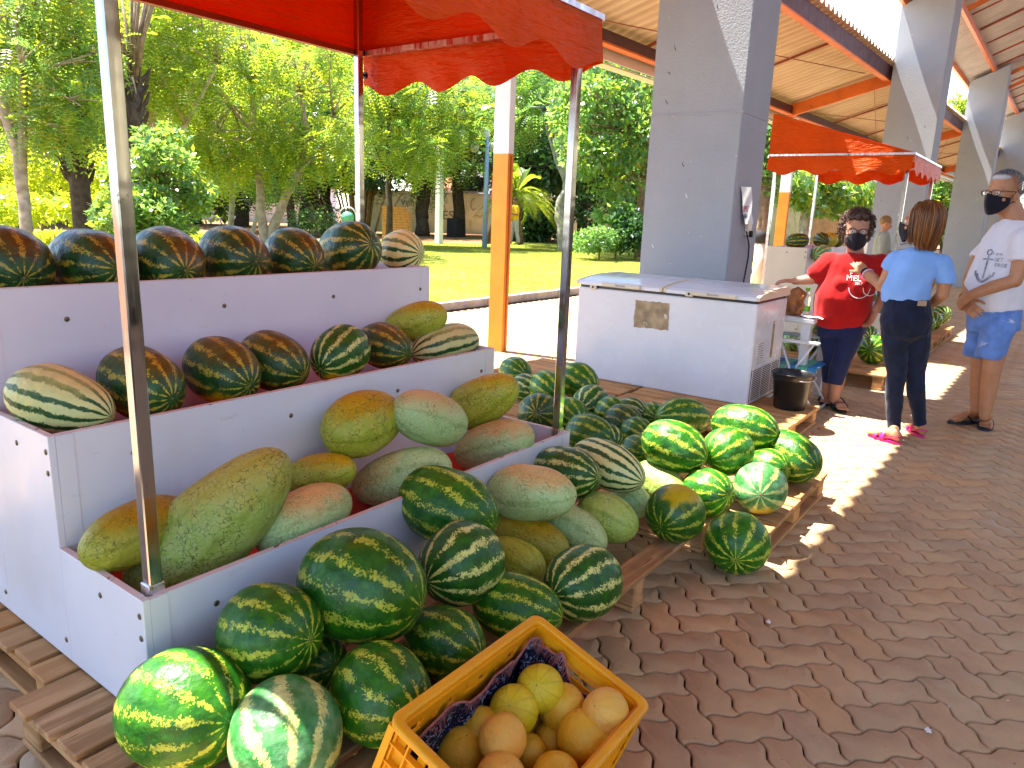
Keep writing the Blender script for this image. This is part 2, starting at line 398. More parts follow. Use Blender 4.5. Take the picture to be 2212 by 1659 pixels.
def soil(name, a, b_, c, sc=1.):
    m, nt, b, o = mat(name); n = N(nt); P = n.co()
    col = n.mix(n.ss(n.noise(P, .5*sc, 5, .6), .35, .65), a, b_)
    col = n.mix(n.ss(n.noise(P, 6*sc, 5, .7), .52, .66), col, c)
    n.l(col, b.inputs['Base Color']); setb(b, rough=.95, spec=.1)
    n.l(n.bump(n.noise(P, 14*sc, 5, .7), .6, .03), b.inputs['Normal']); return m
M['joint'] = soil('joint_sand', (.035,.022,.014), (.07,.045,.03), (.02,.013,.009), 6)
M['soil'] = soil('red_garden_soil', (.34,.17,.085), (.26,.13,.070), (.16,.085,.05))
M['lawn'] = soil('lawn_turf', (.16,.20,.020), (.24,.25,.035), (.26,.20,.07), 1.2)
M['kerb'] = simple('kerb_concrete', (.40,.36,.32), .85, var=.25, scale=5, bump=.4)
def blade(name, ramp, tcol, tr=.45):
    m, nt, b, o = mat(name); n = N(nt); isl = n.island(); P = n.co()
    col = n.ramp(isl, ramp)
    n.l(col, b.inputs['Base Color']); setb(b, rough=.32, spec=.55)
    t = n.n('ShaderNodeBsdfTranslucent')
    n.l(n.mix(.6, n.mix(1., col, (4., 3.4, 1.2), 'MULTIPLY'), tcol), t.inputs[0])
    mx = n.n('ShaderNodeMixShader'); mx.inputs[0].default_value = tr
    n.l(b.outputs[0], mx.inputs[1]); n.l(t.outputs[0], mx.inputs[2]); n.l(mx.outputs[0], o.inputs[0]); return m
M['leaf_y'] = blade('feathery_leaf', [(0,(.06,.14,.03)),(.45,(.11,.20,.045)),(.8,(.17,.25,.05)),(.95,(.24,.22,.02)),(1,(.34,.17,.02))], (.55,.62,.04), .58)
M['leaf_g'] = blade('green_leaf', [(0,(.03,.09,.028)),(.5,(.06,.14,.045)),(.85,(.10,.19,.06)),(1,(.16,.24,.10))], (.34,.58,.12), .5)
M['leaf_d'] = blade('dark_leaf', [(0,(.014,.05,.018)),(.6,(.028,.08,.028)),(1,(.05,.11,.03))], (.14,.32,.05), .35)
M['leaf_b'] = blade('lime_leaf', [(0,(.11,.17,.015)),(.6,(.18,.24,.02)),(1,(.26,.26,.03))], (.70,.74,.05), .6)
M['grass'] = blade('grass_blade', [(0,(.12,.17,.02)),(.6,(.20,.23,.03)),(1,(.30,.24,.07))], (.35,.38,.04), .4)
M['bark'] = simple('brown_bark', (.20,.13,.075), .9, var=.35, scale=9, bump=.8)
M['bark_l'] = simple('pale_bark', (.36,.28,.19), .85, var=.3, scale=7, bump=.6)
M['bark_d'] = simple('dark_bark', (.065,.045,.030), .95, var=.4, scale=9, bump=.9)
M['bark_g'] = simple('grey_bark', (.34,.31,.28), .85, var=.3, scale=6, bump=.6)
M['bamboo'] = simple('bamboo_cane', (.22,.12,.025), .5, var=.35, scale=5)
def plaster():
    m, nt, b, o = mat('stained_plaster'); n = N(nt); P = n.co()
    col = n.mix(n.ss(n.noise(P, .9, 5, .6), .3, .65), (.66,.60,.42), (.52,.47,.28))
    col = n.mix(n.ss(n.noise(n.mapping(P, (1, 1, .25)), 1.6, 5, .7), .56, .68), col, (.34,.31,.10))
    n.l(col, b.inputs['Base Color']); setb(b, rough=.9); return m
M['plaster'] = plaster()
def bricks():
    m, nt, b, o = mat('small_orange_brick'); n = N(nt); P = n.co()
    br = n.n('ShaderNodeTexBrick'); n.l(n.mapping(P, (1, 1, 1), (radians(90), 0, 0)), br.inputs['Vector'])
    br.inputs['Color1'].default_value = (.62,.25,.07,1); br.inputs['Color2'].default_value = (.66,.27,.07,1); br.inputs['Mortar'].default_value = (.30,.13,.05,1)
    br.inputs['Scale'].default_value = 1; br.inputs['Brick Width'].default_value = .26; br.inputs['Row Height'].default_value = .10; br.inputs['Mortar Size'].default_value = .008
    n.l(br.outputs[0], b.inputs['Base Color']); setb(b, rough=.85); return m
M['brick'] = bricks()
# ---------------------------------------------------------------- numpy mesh helper
def np_mesh(name, verts, faces, mats, mi=None, smooth=False):
    """verts (N,3), faces (F,k) with constant k"""
    me = bpy.data.meshes.new(name)
    nv = len(verts); nf, k = faces.shape
    me.vertices.add(nv); me.vertices.foreach_set('co', np.ascontiguousarray(verts, dtype=np.float32).ravel())
    me.loops.add(nf*k); me.loops.foreach_set('vertex_index', faces.astype(np.int32).ravel())
    me.polygons.add(nf); me.polygons.foreach_set('loop_start', (np.arange(nf)*k).astype(np.int32))
    for mt in (mats if isinstance(mats, (list, tuple)) else [mats]): me.materials.append(mt)
    if mi is not None: me.polygons.foreach_set('material_index', mi.astype(np.int32))
    if smooth: me.polygons.foreach_set('use_smooth', np.ones(nf, bool))
    me.update(calc_edges=True); me.validate(); return me
# ---------------------------------------------------------------- interlocking herringbone paving
UN = .1098
def pavers(seg, inside, name):
    u0, v0 = 11.2*.11/UN, 18.24*.11/UN
    R2 = sqrt(2)
    def ring(i, j, horiz):
        pts = []
        W, H = (2, 1) if horiz else (1, 2)
        A = .085
        def ue(a, b, rev):
            t = np.arange(seg)/seg
            if rev: x = a+1-t; y = b+A*np.sin(2*pi*(1-t))
            else: x = a+t; y = b+A*np.sin(2*pi*t)
            return np.stack([x, y], 1)
        def ve(a, b, rev):
            t = np.arange(seg)/seg
            if rev: y = b+1-t; x = a-A*np.sin(2*pi*(1-t))
            else: y = b+t; x = a-A*np.sin(2*pi*t)
            return np.stack([x, y], 1)
        for k in range(W): pts.append(ue(i+k, j, False))
        for k in range(H): pts.append(ve(i+W, j+k, False))
        for k in reversed(range(W)): pts.append(ue(i+k, j+H, True))
        for k in reversed(range(H)): pts.append(ve(i, j+k, True))
        return np.concatenate(pts)
    protoH = ring(0, 0, True); protoV = ring(0, 0, False)
    def insets(p, ds):
        # inward normals of the closed loop
        nx = np.roll(p, -1, 0)-np.roll(p, 1, 0); nrm = np.stack([-nx[:, 1], nx[:, 0]], 1); nrm /= np.linalg.norm(nrm, axis=1)[:, None]
        return [p+nrm*d for d in ds]
    allv = []; k = len(protoH)
    cells = []
    x0, x1, y0, y1 = inside
    rngu = range(int((x0-y1)/R2/UN)-3, int((x1-y0)/R2/UN)+4)
    for a in rngu:
        for b in range(int((x0+y0)/R2/UN)-3, int((x1+y1)/R2/UN)+4):
            d = (a-b) % 4
            if d not in (0, 3): continue
            cu, cv = (a+u0 % 1+.5)*UN, (b+v0 % 1+.5)*UN
            x, y = (cu+cv)/R2, (cv-cu)/R2
            if x0 <= x < x1 and y0 <= y < y1: cells.append((a, b, 1 if d == 0 else 0))
    off = (int(u0)-int(v0)) % 4
    rings_h = insets(protoH, (.068, .034, .022)); rings_v = insets(protoV, (.068, .034, .022))
    zs = (0., -.0028, -.016)
    out = np.zeros((len(cells), 3, k, 3)); 
    r_ = np.random.default_rng(3)
    for q, (a, b, h) in enumerate(cells):
        a2 = a
        rr = rings_h if h else rings_v
        dz = r_.normal(0, .0009); tx, ty = r_.normal(0, .0018, 2)*.12
        for w in range(3):
            P = rr[w]; U = (P[:, 0]+a2+(u0 % 1)+off)*UN; W_ = (P[:, 1]+b+(v0 % 1))*UN
            out[q, w, :, 0] = (U+W_)/R2; out[q, w, :, 1] = (W_-U)/R2
            out[q, w, :, 2] = zs[w]+dz+(P[:, 0]-1)*tx+(P[:, 1]-.5)*ty
    nC = len(cells); V_ = out.reshape(-1, 3)
    base = (np.arange(nC)*3*k)[:, None, None]
    j = np.arange(k); jn = (j+1) % k
    side = np.concatenate([np.stack([w*k+jn, w*k+j, (w+1)*k+j, (w+1)*k+jn], 1) for w in (0, 1)])[None]+base
    side = side.reshape(-1, 4)
    # top n-gon through a generic loop layout
    me = bpy.data.meshes.new(name)
    top = (np.arange(nC)*3*k)[:, None]+j[None]
    loops = np.concatenate([side.ravel(), top.ravel()]).astype(np.int32)
    starts = np.concatenate([np.arange(len(side))*4, len(side)*4+np.arange(nC)*k]).astype(np.int32)
    me.vertices.add(len(V_)); me.vertices.foreach_set('co', V_.astype(np.float32).ravel())
    me.loops.add(len(loops)); me.loops.foreach_set('vertex_index', loops)
    me.polygons.add(len(starts)); me.polygons.foreach_set('loop_start', starts)
    me.materials.append(M['paver']); me.update(calc_edges=True); me.validate()
    return link(name, me)
KERBY = 7.12
tag(pavers(6, (-2.4, 8.6, -4.2, 4.6), 'pavement'), kind='structure')
tag(pavers(3, (8.6, 34, -4.2, KERBY-.02), 'pavement'), kind='structure')
tag(pavers(3, (-2.4, 8.6, 4.6, KERBY-.02), 'pavement'), kind='structure')
g = MB(); g.add([(-400,-400,-.013),(400,-400,-.013),(400,KERBY+.1,-.013),(-400,KERBY+.1,-.013)], [(0,1,2,3)])
g.add([(-400,KERBY+.1,-.02),(400,KERBY+.1,-.02),(400,500,-.02),(-400,500,-.02)], [(0,1,2,3)])
tag(g.build('ground', M['joint']), kind='structure')
# garden: gently uneven soil
def sheet(name, x0, x1, y0, y1, nx, ny, zf, m):
    xs = np.linspace(x0, x1, nx); ys = np.linspace(y0, y1, ny); X, Y = np.meshgrid(xs, ys)
    Z = np.vectorize(zf)(X, Y); v = np.stack([X.ravel(), Y.ravel(), Z.ravel()], 1)
    i = np.arange(nx-1)[None]+np.arange(ny-1)[:, None]*nx; i = i.ravel()
    return tag(link(name, np_mesh(name, v, np.stack([i, i+1, i+nx+1, i+nx], 1), m, smooth=True)), kind='structure')
def soilz(x, y):
    e = min(1, max(0, (y-KERBY-.1)/6)); return .055+e*(.05*sin(x*.31+y*.17)+.04*mnoise.noise(V((x*.25, y*.25, 0)))+.07*mnoise.noise(V((x*.08, y*.08, 3))))
sheet('garden_soil', -60, 120, KERBY+.09, 130, 120, 90, soilz, M['soil'])
def inlawn(x, y):
    # far edge falls from left to right
    return y < 24.5-.62*(x-22) + 1.2*sin(x*.9) and x > 4.2+.5*sin(y*1.3)
lv = []
LX0, LX1, LY0, LY1 = 4, 46, KERBY+.10, 34
step = .28
nx = int((LX1-LX0)/step); ny = int((LY1-LY0)/step)
X, Y = np.meshgrid(LX0+np.arange(nx+1)*step, LY0+np.arange(ny+1)*step)
Z = np.vectorize(lambda x, y: soilz(x, y)+.016)(X, Y)
ok = np.array([[inlawn(LX0+(i+.5)*step, LY0+(j+.5)*step) for i in range(nx)] for j in range(ny)])
ii = (np.arange(nx)[None]+np.arange(ny)[:, None]*(nx+1))[ok]
tag(link('lawn', np_mesh('lawn', np.stack([X.ravel(), Y.ravel(), Z.ravel()], 1), np.stack([ii, ii+1, ii+nx+2, ii+nx+1], 1), M['lawn'], smooth=True)), kind='structure')
# grass blades over the near lawn
def grass(name, n, xr, yr, h, test=None, m='grass', z=soilz):
    x = rng.uniform(*xr, n*2); y = rng.uniform(*yr, n*2)
    if test is not None:
        k = np.array([test(a, b) for a, b in zip(x, y)]); x = x[k][:n]; y = y[k][:n]
    n = len(x); zz = np.array([z(a, b) for a, b in zip(x, y)])
    a = rng.uniform(0, 2*pi, n); hh = h*rng.uniform(.5, 1.3, n); w = .006+h*.06
    lean = rng.normal(0, .45, (n, 2))*hh[:, None]
    b0 = np.stack([x-np.cos(a)*w, y-np.sin(a)*w, zz], 1); b1 = np.stack([x+np.cos(a)*w, y+np.sin(a)*w, zz], 1)
    t = np.stack([x+lean[:, 0], y+lean[:, 1], zz+hh], 1)
    v = np.stack([b0, b1, t], 1).reshape(-1, 3); f = np.arange(n*3).reshape(-1, 3)
    return tag(link(name, np_mesh(name, v, f, M[m])), 'short sunlit grass blades on the lawn behind the kerb', 'grass', kind='stuff')
grass('lawn_grass', 60000, (7, 34), (KERBY+.12, 24), .05, inlawn)
# kerb stones
kx = -6.
while kx < 34:
    m = MB(); m.box((kx, KERBY, -.01), (kx+.985, KERBY+.10, .125+random.uniform(-.004, .004)), bev=.012)
    o = m.build('kerb_stone', M['kerb']); tag(o, kind='structure'); o.name = 'kerb'; kx += 1.0
# ---------------------------------------------------------------- sheds
LE = lambda x: 3.05-.035*(x-6.1)           # upper edge of the low roof
def corr(xa, xb, ya, za, yb, zb, per, amp, spp=12):
    n = int((xb-xa)/per*spp); x = np.linspace(xa, xb, n+1); c = np.tanh(np.cos(2*pi*(x-xa)/per)*1.6)/.92*amp
    return x, c
low = thing('market_shed', 'low cream corrugated lean-to roof on orange beams beside the grey pillars', 'shed', (6.13, 4.65, 0))
XA, XB = -7., 34.
x, c = corr(XA, XB, 0, 0, 0, 0, .19, .030)
skew = lambda x: -.035*(x-6.1)
va = np.stack([x, 2.98+skew(x), 4.075+c], 1); vb = np.stack([x, 5.12+skew(x), 3.44+c], 1)
n_ = len(x); i = np.arange(n_-1)
vv = np.concatenate([va, vb, va+np.array([0,0,.002]), vb+np.array([0,0,.002])])-np.array(wloc(low))
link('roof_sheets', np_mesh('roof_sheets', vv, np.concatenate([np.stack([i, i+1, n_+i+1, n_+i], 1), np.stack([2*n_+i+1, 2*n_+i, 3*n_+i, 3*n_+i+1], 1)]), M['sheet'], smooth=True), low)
def skbeam(name, y, z0, h, w, m, parent, xa=XA, xb=XB, sk=-.035):
    b = MB(); f = lambda X: sk*(X-6.1)
    vs = []
    for X in (xa, xb):
        for (dy, dz) in ((0,0),(w,0),(w,h),(0,h)): vs.append((X, y+f(X)+dy, z0+dz))
    b.add(vs, [(0,3,2,1),(4,5,6,7),(0,1,5,4),(1,2,6,5),(2,3,7,6),(3,0,4,7)])
    return b.build(name, m, parent)
skbeam('upper_beam', 3.06, 3.80, .022, .10, M['steel_or'], low)
skbeam('upper_beam_web', 3.058, 3.824, .20, .02, M['steel_dk'], low)
skbeam('eaves_beam', 4.62, 3.36, .13, .02, M['steel_dk'], low)
skbeam('eaves_beam_flange', 4.60, 3.335, .022, .12, M['steel_or'], low)
skbeam('gutter', 4.78, 3.23, .13, .03, M['cream'], low)
skbeam('gutter_lip', 4.815, 3.19, .02, .16, M['cream'], low)
for X in (-2, 6.35, 14.3, 22.3, 30.3):
    b = MB(); yl = LE(X)-.02; b.bar((X, yl, 3.86), (X, 4.72+skew(X), 3.40), .07, .20); b.build('rafter', M['steel_or'], low)
for X in (1.2, 3.8, 8.9, 11.6, 17., 19.6, 25., 27.6):
    b = MB(); b.bar((X, LE(X)+.06, 3.985), (X, 4.72+skew(X), 3.49), .035, .03); b.build('tie_strip', M['steel_red'], low)
for X in (6.35, 14.3, 22.3):
    b = MB(); b.tube([(X+.1, 4.6+skew(X), 3.42), (X+7.2, LE(X+8)+.28, 3.83)], .007, 6); b.build('brace_rod', M['steel_red'], low)
    b = MB(); b.tube([(X+.1, LE(X)+.3, 3.82), (X+7.4, 4.62+skew(X), 3.40)], .006, 6); b.build('brace_rod', M['steel_red'], low)
b = MB(); b.tube([(5.9, 4.62, 3.44), (5.2, 3.4, 3.93)], .009, 6); b.build('brace_rod', M['steel_or'], low)
POSTL = ['square post, orange below and white above, behind the nearest stall', 'square orange and white post beside the far stall canopy']
PX_ = [(6.08, 4.56), (14.62, 4.32), (22.4, 4.05)]
for q, (X, Y) in enumerate(PX_):
    t = thing('roof_post', POSTL[q] if q < 2 else 'thin orange and white post farthest along the shed', 'post', (X, Y, 0), 'posts under the low roof')
    b = MB(); b.box((X, Y, 0), (X+.09, Y+.19, 2.0), bev=.004); b.build('orange_base', M['orange'], t)
    b = MB(); b.box((X, Y, 2.0), (X+.09, Y+.19, 3.335), bev=.004); b.build('white_shaft', M['white'], t)
    b = MB(); b.box((X+.035, Y-.0015, .02), (X+.055, Y, 1.98)); b.build('seam', M['steel_red'], t)
# pillars
PIL = [(6.1, 2.24, 3.05, .62), (14., 1.95, 2.72, .62), (22., 1.70, 2.50, .62), (30., 1.45, 2.28, .62), (-2., 2.50, 3.30, .62)]
PL = ['grey rendered concrete pillar behind the chest freezer with a paper notice and a cable', 'grey pillar half in sunlight rising behind the orange stall canopy',
      'grey pillar behind the man in the white shirt, between the second and the last pillar', 'last grey pillar at the right edge with a ring of wire hung on it', 'grey concrete pillar beside the near end of the stall']
RE = lambda X: 2.885-.012*(X-5)
for q, (X, ya, yb, d) in enumerate(PIL):
    t = thing('concrete_pillar', PL[q], 'pillar', (X, ya, 0), 'grey pillars between the two roofs')
    ztop = lambda y: 4.86+.45*(RE(X)-y)
    nz = 24
    m = MB(); rings = []
    for k in range(nz+1):
        z = k/nz
        f = lambda y: z*ztop(y)
        r_ = lambda: random.uniform(-.002, .002)
        rings.append([V((X+.012, ya, f(ya))), V((X+d, ya+r_(), f(ya))), V((X+d, yb, f(yb))), V((X, yb+r_(), f(yb))), V((X, ya+.012, f(ya)))])
    m.loft(rings); m.build('shaft', M['stucco'], t)
    m = MB()
    for z in (2.28,) if q else (2.28, ): m.box((X-.006, ya-.004, z), (X+d+.004, yb+.004, z+.018), bev=.002)
    m.build('pour_joint', M['stucco'], t)
    rr_ = random.Random(q)
    for k in range(9):
        yy = rr_.uniform(ya+.08, yb-.08); zz = rr_.uniform(.9, 3.4); m = MB(); w_ = rr_.uniform(.006, .02)
        m.tube([V((X-.0008, yy+w_*j*.5+rr_.uniform(-.004, .004), zz+.018*j*rr_.uniform(.3, 1))) for j in range(4)], [.001, .004, .003, .001], 5, flat=.4, ref=(0, 1, 0)); m.build('paint_chip', M['white'] if k % 2 else M['rubber'], t)
# high roof
high = thing('high_roof', 'higher corrugated metal roof on orange beams rising to the right of the grey pillars', 'roof', (14, 2.7, 4.9))
x, c = corr(XA, XB, 0, 0, 0, 0, .20, .028)
sk2 = -.012*(x-5)
va = np.stack([x, 2.885+sk2, 5.00+c], 1); vb = np.stack([x, -7.0+sk2, 5.00+9.86*.45+c], 1)
vv = np.concatenate([va, vb, va+np.array([0,0,.002]), vb+np.array([0,0,.002])])-np.array(wloc(high))
link('roof_sheets', np_mesh('roof_sheets', vv, np.concatenate([np.stack([i, i+1, len(x)+i+1, len(x)+i], 1)[:len(x)-1], np.stack([2*len(x)+i+1, 2*len(x)+i, 3*len(x)+i, 3*len(x)+i+1], 1)]) if False else
     np.concatenate([np.stack([np.arange(len(x)-1), np.arange(len(x)-1)+1, len(x)+np.arange(len(x)-1)+1, len(x)+np.arange(len(x)-1)], 1),
                     np.stack([2*len(x)+np.arange(len(x)-1)+1, 2*len(x)+np.arange(len(x)-1), 3*len(x)+np.arange(len(x)-1), 3*len(x)+np.arange(len(x)-1)+1], 1)]), M['sheet2'], smooth=True), high)
def hz(y, X): return 5.0+.45*(RE(X)-y)
for dy in (.06, .62, 2.4, 4.4):
    b = MB()
    vs = []
    for X in (XA, XB):
        y = RE(X)-dy; z = hz(y, X)-.02
        for (a, c2) in ((0,-.11),(-.06,-.11),(-.06,.0),(0,0)): vs.append((X, y+a, z+c2))
    b.add(vs, [(0,3,2,1),(4,5,6,7),(0,1,5,4),(1,2,6,5),(2,3,7,6),(3,0,4,7)]); b.build('purlin', M['steel_or'], high)
for X in [1.3, 3.9] + [8.8+1.32*k for k in range(18)]:
    b = MB(); y0 = RE(X)-.70; y1 = -2.4; b.bar((X, y0, hz(y0, X)-.035), (X, y1, hz(y1, X)-.035), .04, .03); b.build('tie_strip', M['steel_red'], high)
for X in (14.3, 22.3, 30.3):
    b = MB(); y0 = RE(X)-.95; b.bar((X, y0, hz(y0, X)-.30), (X, -2.4, hz(-2.4, X)-.06), .07, .07); b.bar((X, y0, hz(y0, X)-.62), (X, -2.4, hz(-2.4, X)-.5), .07, .07)
    for k in range(6):
        y = y0-.35-k*.55; b.bar((X, y, hz(y, X)-.5), (X, y-.27, hz(y-.27, X)-.2), .04, .04)
    b.build('truss', M['steel_or'], high)
# paper notice, socket and cable on the first pillar
p = ony(1610, 445, 2.24)
t = thing('paper_notice', 'white paper in a plastic sleeve taped to the first grey pillar above the cable', 'notice', (p.x, 2.235, p.z))
m = MB(); a = ony(1599, 403, 2.235); b_ = ony(1622, 404, 2.235); c_ = ony(1619, 484, 2.235); d_ = ony(1601, 484, 2.235)
NXp = 8; NZp = 14
pts = []
for j_ in range(NZp+1):
    for i_ in range(NXp+1):
        u_, w_ = i_/NXp, j_/NZp
        q_ = a.lerp(b_, u_).lerp(d_.lerp(c_, u_), w_); q_.y = 2.232-.012*abs(sin(u_*3+w_*5))-(.02*w_*w_)
        pts.append(q_)
m.add(pts, [(j_*(NXp+1)+i_, (j_+1)*(NXp+1)+i_, (j_+1)*(NXp+1)+i_+1, j_*(NXp+1)+i_+1) for j_ in range(NZp) for i_ in range(NXp)])
M['paper'] = simple('glossy_white_paper', (.72,.72,.80), .18, var=.06)
m.build('sheet', M['paper'], t, smooth=True)
def text(s_, size, mt, parent, name, loc, xdir, ydir, ext=.0006, surf=None, bold=.0):
    cu = bpy.data.curves.new(name, 'FONT'); cu.body = s_; cu.size = size; cu.extrude = ext; cu.offset = bold; cu.align_x = 'CENTER'; cu.align_y = 'CENTER'
    tmp = bpy.data.objects.new('tmp', cu); COL.objects.link(tmp); dg = bpy.context.evaluated_depsgraph_get()
    me = bpy.data.meshes.new_from_object(tmp.evaluated_get(dg)); bpy.data.objects.remove(tmp)
    xd = V(xdir).normalized(); yd = V(ydir).normalized(); zd = xd.cross(yd); off = wloc(parent)
    for v in me.vertices:
        p_ = V(loc)+xd*v.co.x+yd*v.co.y+zd*v.co.z
        if surf is not None:
            h, nn, ii_, dd = surf.ray_cast(V(loc)+xd*v.co.x+yd*v.co.y+zd*.4, -zd)
            if h is not None: p_ = h+zd*(.003+v.co.z)
        v.co = p_-off
    me.materials.clear(); me.materials.append(mt); return link(name, me, parent)
M['ink_red'] = simple('red_ink', (.45,.05,.06), .6); M['ink_blue'] = simple('blue_ink', (.03,.12,.35), .5); M['ink_dark'] = simple('dark_ink', (.05,.05,.12), .7)
text('UMT', .075, M['ink_red'], t, 'red_lettering', ony(1610.5, 452, 2.207), (1,0,0), (0,0,1))
m = MB()
for k in range(3): q_ = ony(1610, 464+k*3.2, 2.206); m.box((q_.x-.04, 2.2, q_.z-.0035), (q_.x+.04, 2.2015, q_.z+.0035))
m.build('small_print', M['ink_dark'], t)
p = ony(1612, 493, 2.24)
t = thing('power_socket', 'small white wall socket with a black plug below the paper notice', 'socket', (p.x, 2.24, p.z))
m = MB(); m.box((p.x-.045, 2.205, p.z-.06), (p.x+.045, 2.238, p.z+.06), bev=.006); m.build('socket_box', M['cream'], t)
m = MB(); m.box((p.x-.03, 2.17, p.z-.075), (p.x+.0, 2.204, p.z-.02), bev=.006); m.build('plug', M['black'], t)
m = MB(); pts = [ony(1612, 500, 2.18), ony(1614.5, 510, 2.18), ony(1618, 530, 2.22), ony(1616.5, 555, 2.225), ony(1612, 580, 2.225), ony(1607, 605, 2.225), ony(1603, 640, 2.2)]
m.tube(pts, .0065, 7); tag(m.build('power_cable', M['rubber'], smooth=True), 'black power cable hanging down the first grey pillar from its socket to the freezer', 'cable')
# ring of wire on last pillar
p = onx(2181, 205, 29.98)
m = MB(); m.tube([p+V((-.03, .22*cos(a), .26*sin(a))) for a in np.linspace(0, 2*pi, 25)], .025, 6)
tag(m.build('wire_ring', M['rubber'], smooth=True), 'black loop of cable hanging on the last grey pillar', 'cable loop')
# ---------------------------------------------------------------- tiered stall (local origin at its front left bottom corner, z=0 the pavement)
SL, D1, D2, D3 = 1.925, .438, .856, 1.279
Z0, Z1, Z2, Z3, ZR = .145, .4896, .808, 1.1565, 2.168
TB = .018
def scallop(u): # 0..1 -> drop
    return abs(sin(pi*u))
def make_stall():
    t = thing('market_stall', '-', 'stall', (0, 0, 0))
    def panel(nm, a, b, mt='lam'):
        m = MB(); m.box(a, b, bev=.0015); return m.build(nm, M[mt], t, world=False)
    # left/right ends step up with the tiers
    for s, x in (('l', 0.), ('r', SL-TB)):
        pass
    ZS = [(0, D1, Z1), (D1, D2, Z2), (D2, D3, Z3)]
    for x in (0., SL-TB):
        for k, (ya, yb, z) in enumerate(ZS):
            panel('end_panel', (x, ya+(.0 if k == 0 else .0), Z0), (x+TB, yb-.001, z))
            m = MB(); m.box((x+.0006, ya+.001, z), (x+TB-.0006, yb-.002, z+.0022)); m.build('edge_band', M['edge'], t, world=False)
    for k, (ya, yb, z) in enumerate(ZS):
        zb = Z0 if k == 0 else ZS[k-1][2]-.20
        panel('front_board', (TB+.0005, ya+.0008, zb), (SL-TB-.0005, ya+TB, z-.0003))
        m = MB(); m.box((TB+.001, ya+.001, z), (SL-TB-.001, ya+TB-.0006, z+.0022)); m.build('edge_band', M['edge'], t, world=False)
        # cover strip at both ends of the board
        for x in (TB+.0, SL-TB-.045):
            m = MB(); m.box((x, ya-.0015, zb if k == 0 else ZS[k-1][2]+.002), (x+.045, ya+.0004, z-.001)); m.build('corner_strip', M['lam'], t, world=False)
        panel('tray_floor', (TB+.001, ya+TB+.001, z-.17), (SL-TB-.001, yb-.004, z-.155))
        m = MB(); n = 26
        vs = []
        for j in range(9):
            for i in range(n+1):
                v_ = j/8; vs.append((TB+.004+(SL-2*TB-.008)*i/n, ya+TB+.004+(yb-ya-TB-.012)*v_, z-.150+.035*(abs(v_-.5)*2)**3+.006*sin(i*2.1+j)))
        m.add(vs, [(j*(n+1)+i, j*(n+1)+i+1, (j+1)*(n+1)+i+1, (j+1)*(n+1)+i) for j in range(8) for i in range(n)])
        m.build('tray_lining', M['lining'], t, smooth=True, world=False)
    panel('back_board', (TB+.0005, D3-TB, Z0), (SL-TB-.0005, D3-.001, Z3-.002))
    # screws
    sm = MB(); sm.ball((0, 0, 0), (.0085, .0032, .0085), 10, 6); sme = sm.mesh('screw', M['screw'], smooth=True)
    def screw(x, y, z, side=False):
        o = link('screw', sme, t, (x, y, z))
        if side: o.rotation_euler = (0, 0, radians(90))
    for k, (ya, yb, z) in enumerate(ZS):
        for x in (.19, .74, 1.26, 1.80): screw(x+.03*k, ya-.0005, z-.085-.01*k)
        for x, sd in ((-.0005, 1), (SL+.0005, 1)):
            for yy, zz in ((ya+.02, z-.045), (ya+.02, z-.105), ((ya+yb)/2, z-.06), (ya+.02, Z0+.06)): screw(x, yy, zz, True)
    # posts
    pw = .034
    for (x, y, zb, zt) in ((.03, .02, .42, ZR-.03), (SL-.03-pw, .02, .42, ZR-.03), (.03, D3+.004, .02, ZR+.42), (SL-.03-pw, D3+.004, .02, ZR+.42)):
        m = MB(); m.box((x, y, zb), (x+pw, y+pw, zt), bev=.003); o = m.build('post', M['chrome'], t, world=False); auto_smooth(o, 20)
        m = MB(); m.box((x-.004, y-.002, Z1-.012 if zb > .1 else .0), (x+pw+.004, y+pw+.004, Z1+.022 if zb > .1 else .02), bev=.002); m.build('bracket', M['alu'], t, world=False)
        m = MB(); m.tube([(x+pw, y+pw/2, ZR-.10), (x+pw+.018, y+pw/2, ZR-.10)], .006, 8); m.tube([(x+pw+.018, y+pw/2, ZR-.10), (x+pw+.03, y+pw/2, ZR-.10)], .016, 10); m.build('knob', M['black'], t, world=False)
        if zb > .1:
            m = MB(); m.tube([(x+pw, y+pw*.8, Z1-.03), (x+pw+.028, y+pw*.8, Z1-.03)], .012, 8); m.build('knob', M['black'], t, world=False)
    # rails
    a, b, c, d = (.0, -.002), (SL-.0, -.002), (SL-.0, D3+.05), (.0, D3+.05)
    for p, q in ((a, b), (b, c), (c, d), (d, a)):
        m = MB(); m.bar((*p, ZR), (*q, ZR), .03, .025); m.build('rail', M['steel_red'] if p == c else M['alu'], t, world=False)
    AP = .455
    m = MB(); m.bar((*c, ZR+AP), (*d, ZR+AP), .03, .025); m.build('ridge_rail', M['alu'], t, world=False)
    for x in (b[0], a[0]):
        m = MB(); m.bar((x, b[1], ZR+.012), (x, c[1], ZR+AP), .022, .022); m.build('slope_rail', M['alu'], t, world=False)
    # canopy skins: sloping roof, back, two triangular sides
    e = .012
    def skin(nm, fn, nu, nv):
        m = MB(); m.add([fn(i/nu, j/nv) for j in range(nv+1) for i in range(nu+1)], [(j*(nu+1)+i, j*(nu+1)+i+1, (j+1)*(nu+1)+i+1, (j+1)*(nu+1)+i) for j in range(nv) for i in range(nu)])
        return m.build(nm, M['vinyl'], t, smooth=True, world=False)
    x0, x1 = a[0]-.085, b[0]+e+.006; y0, y1 = a[1]-e-.006, c[1]+e+.006
    skin('canopy_roof', lambda u, v: (x0+(x1-x0)*u, y0+(y1-y0)*v, ZR+.03+AP*v+.006-.018*sin(pi*v)*sin(pi*u)), 24, 16)
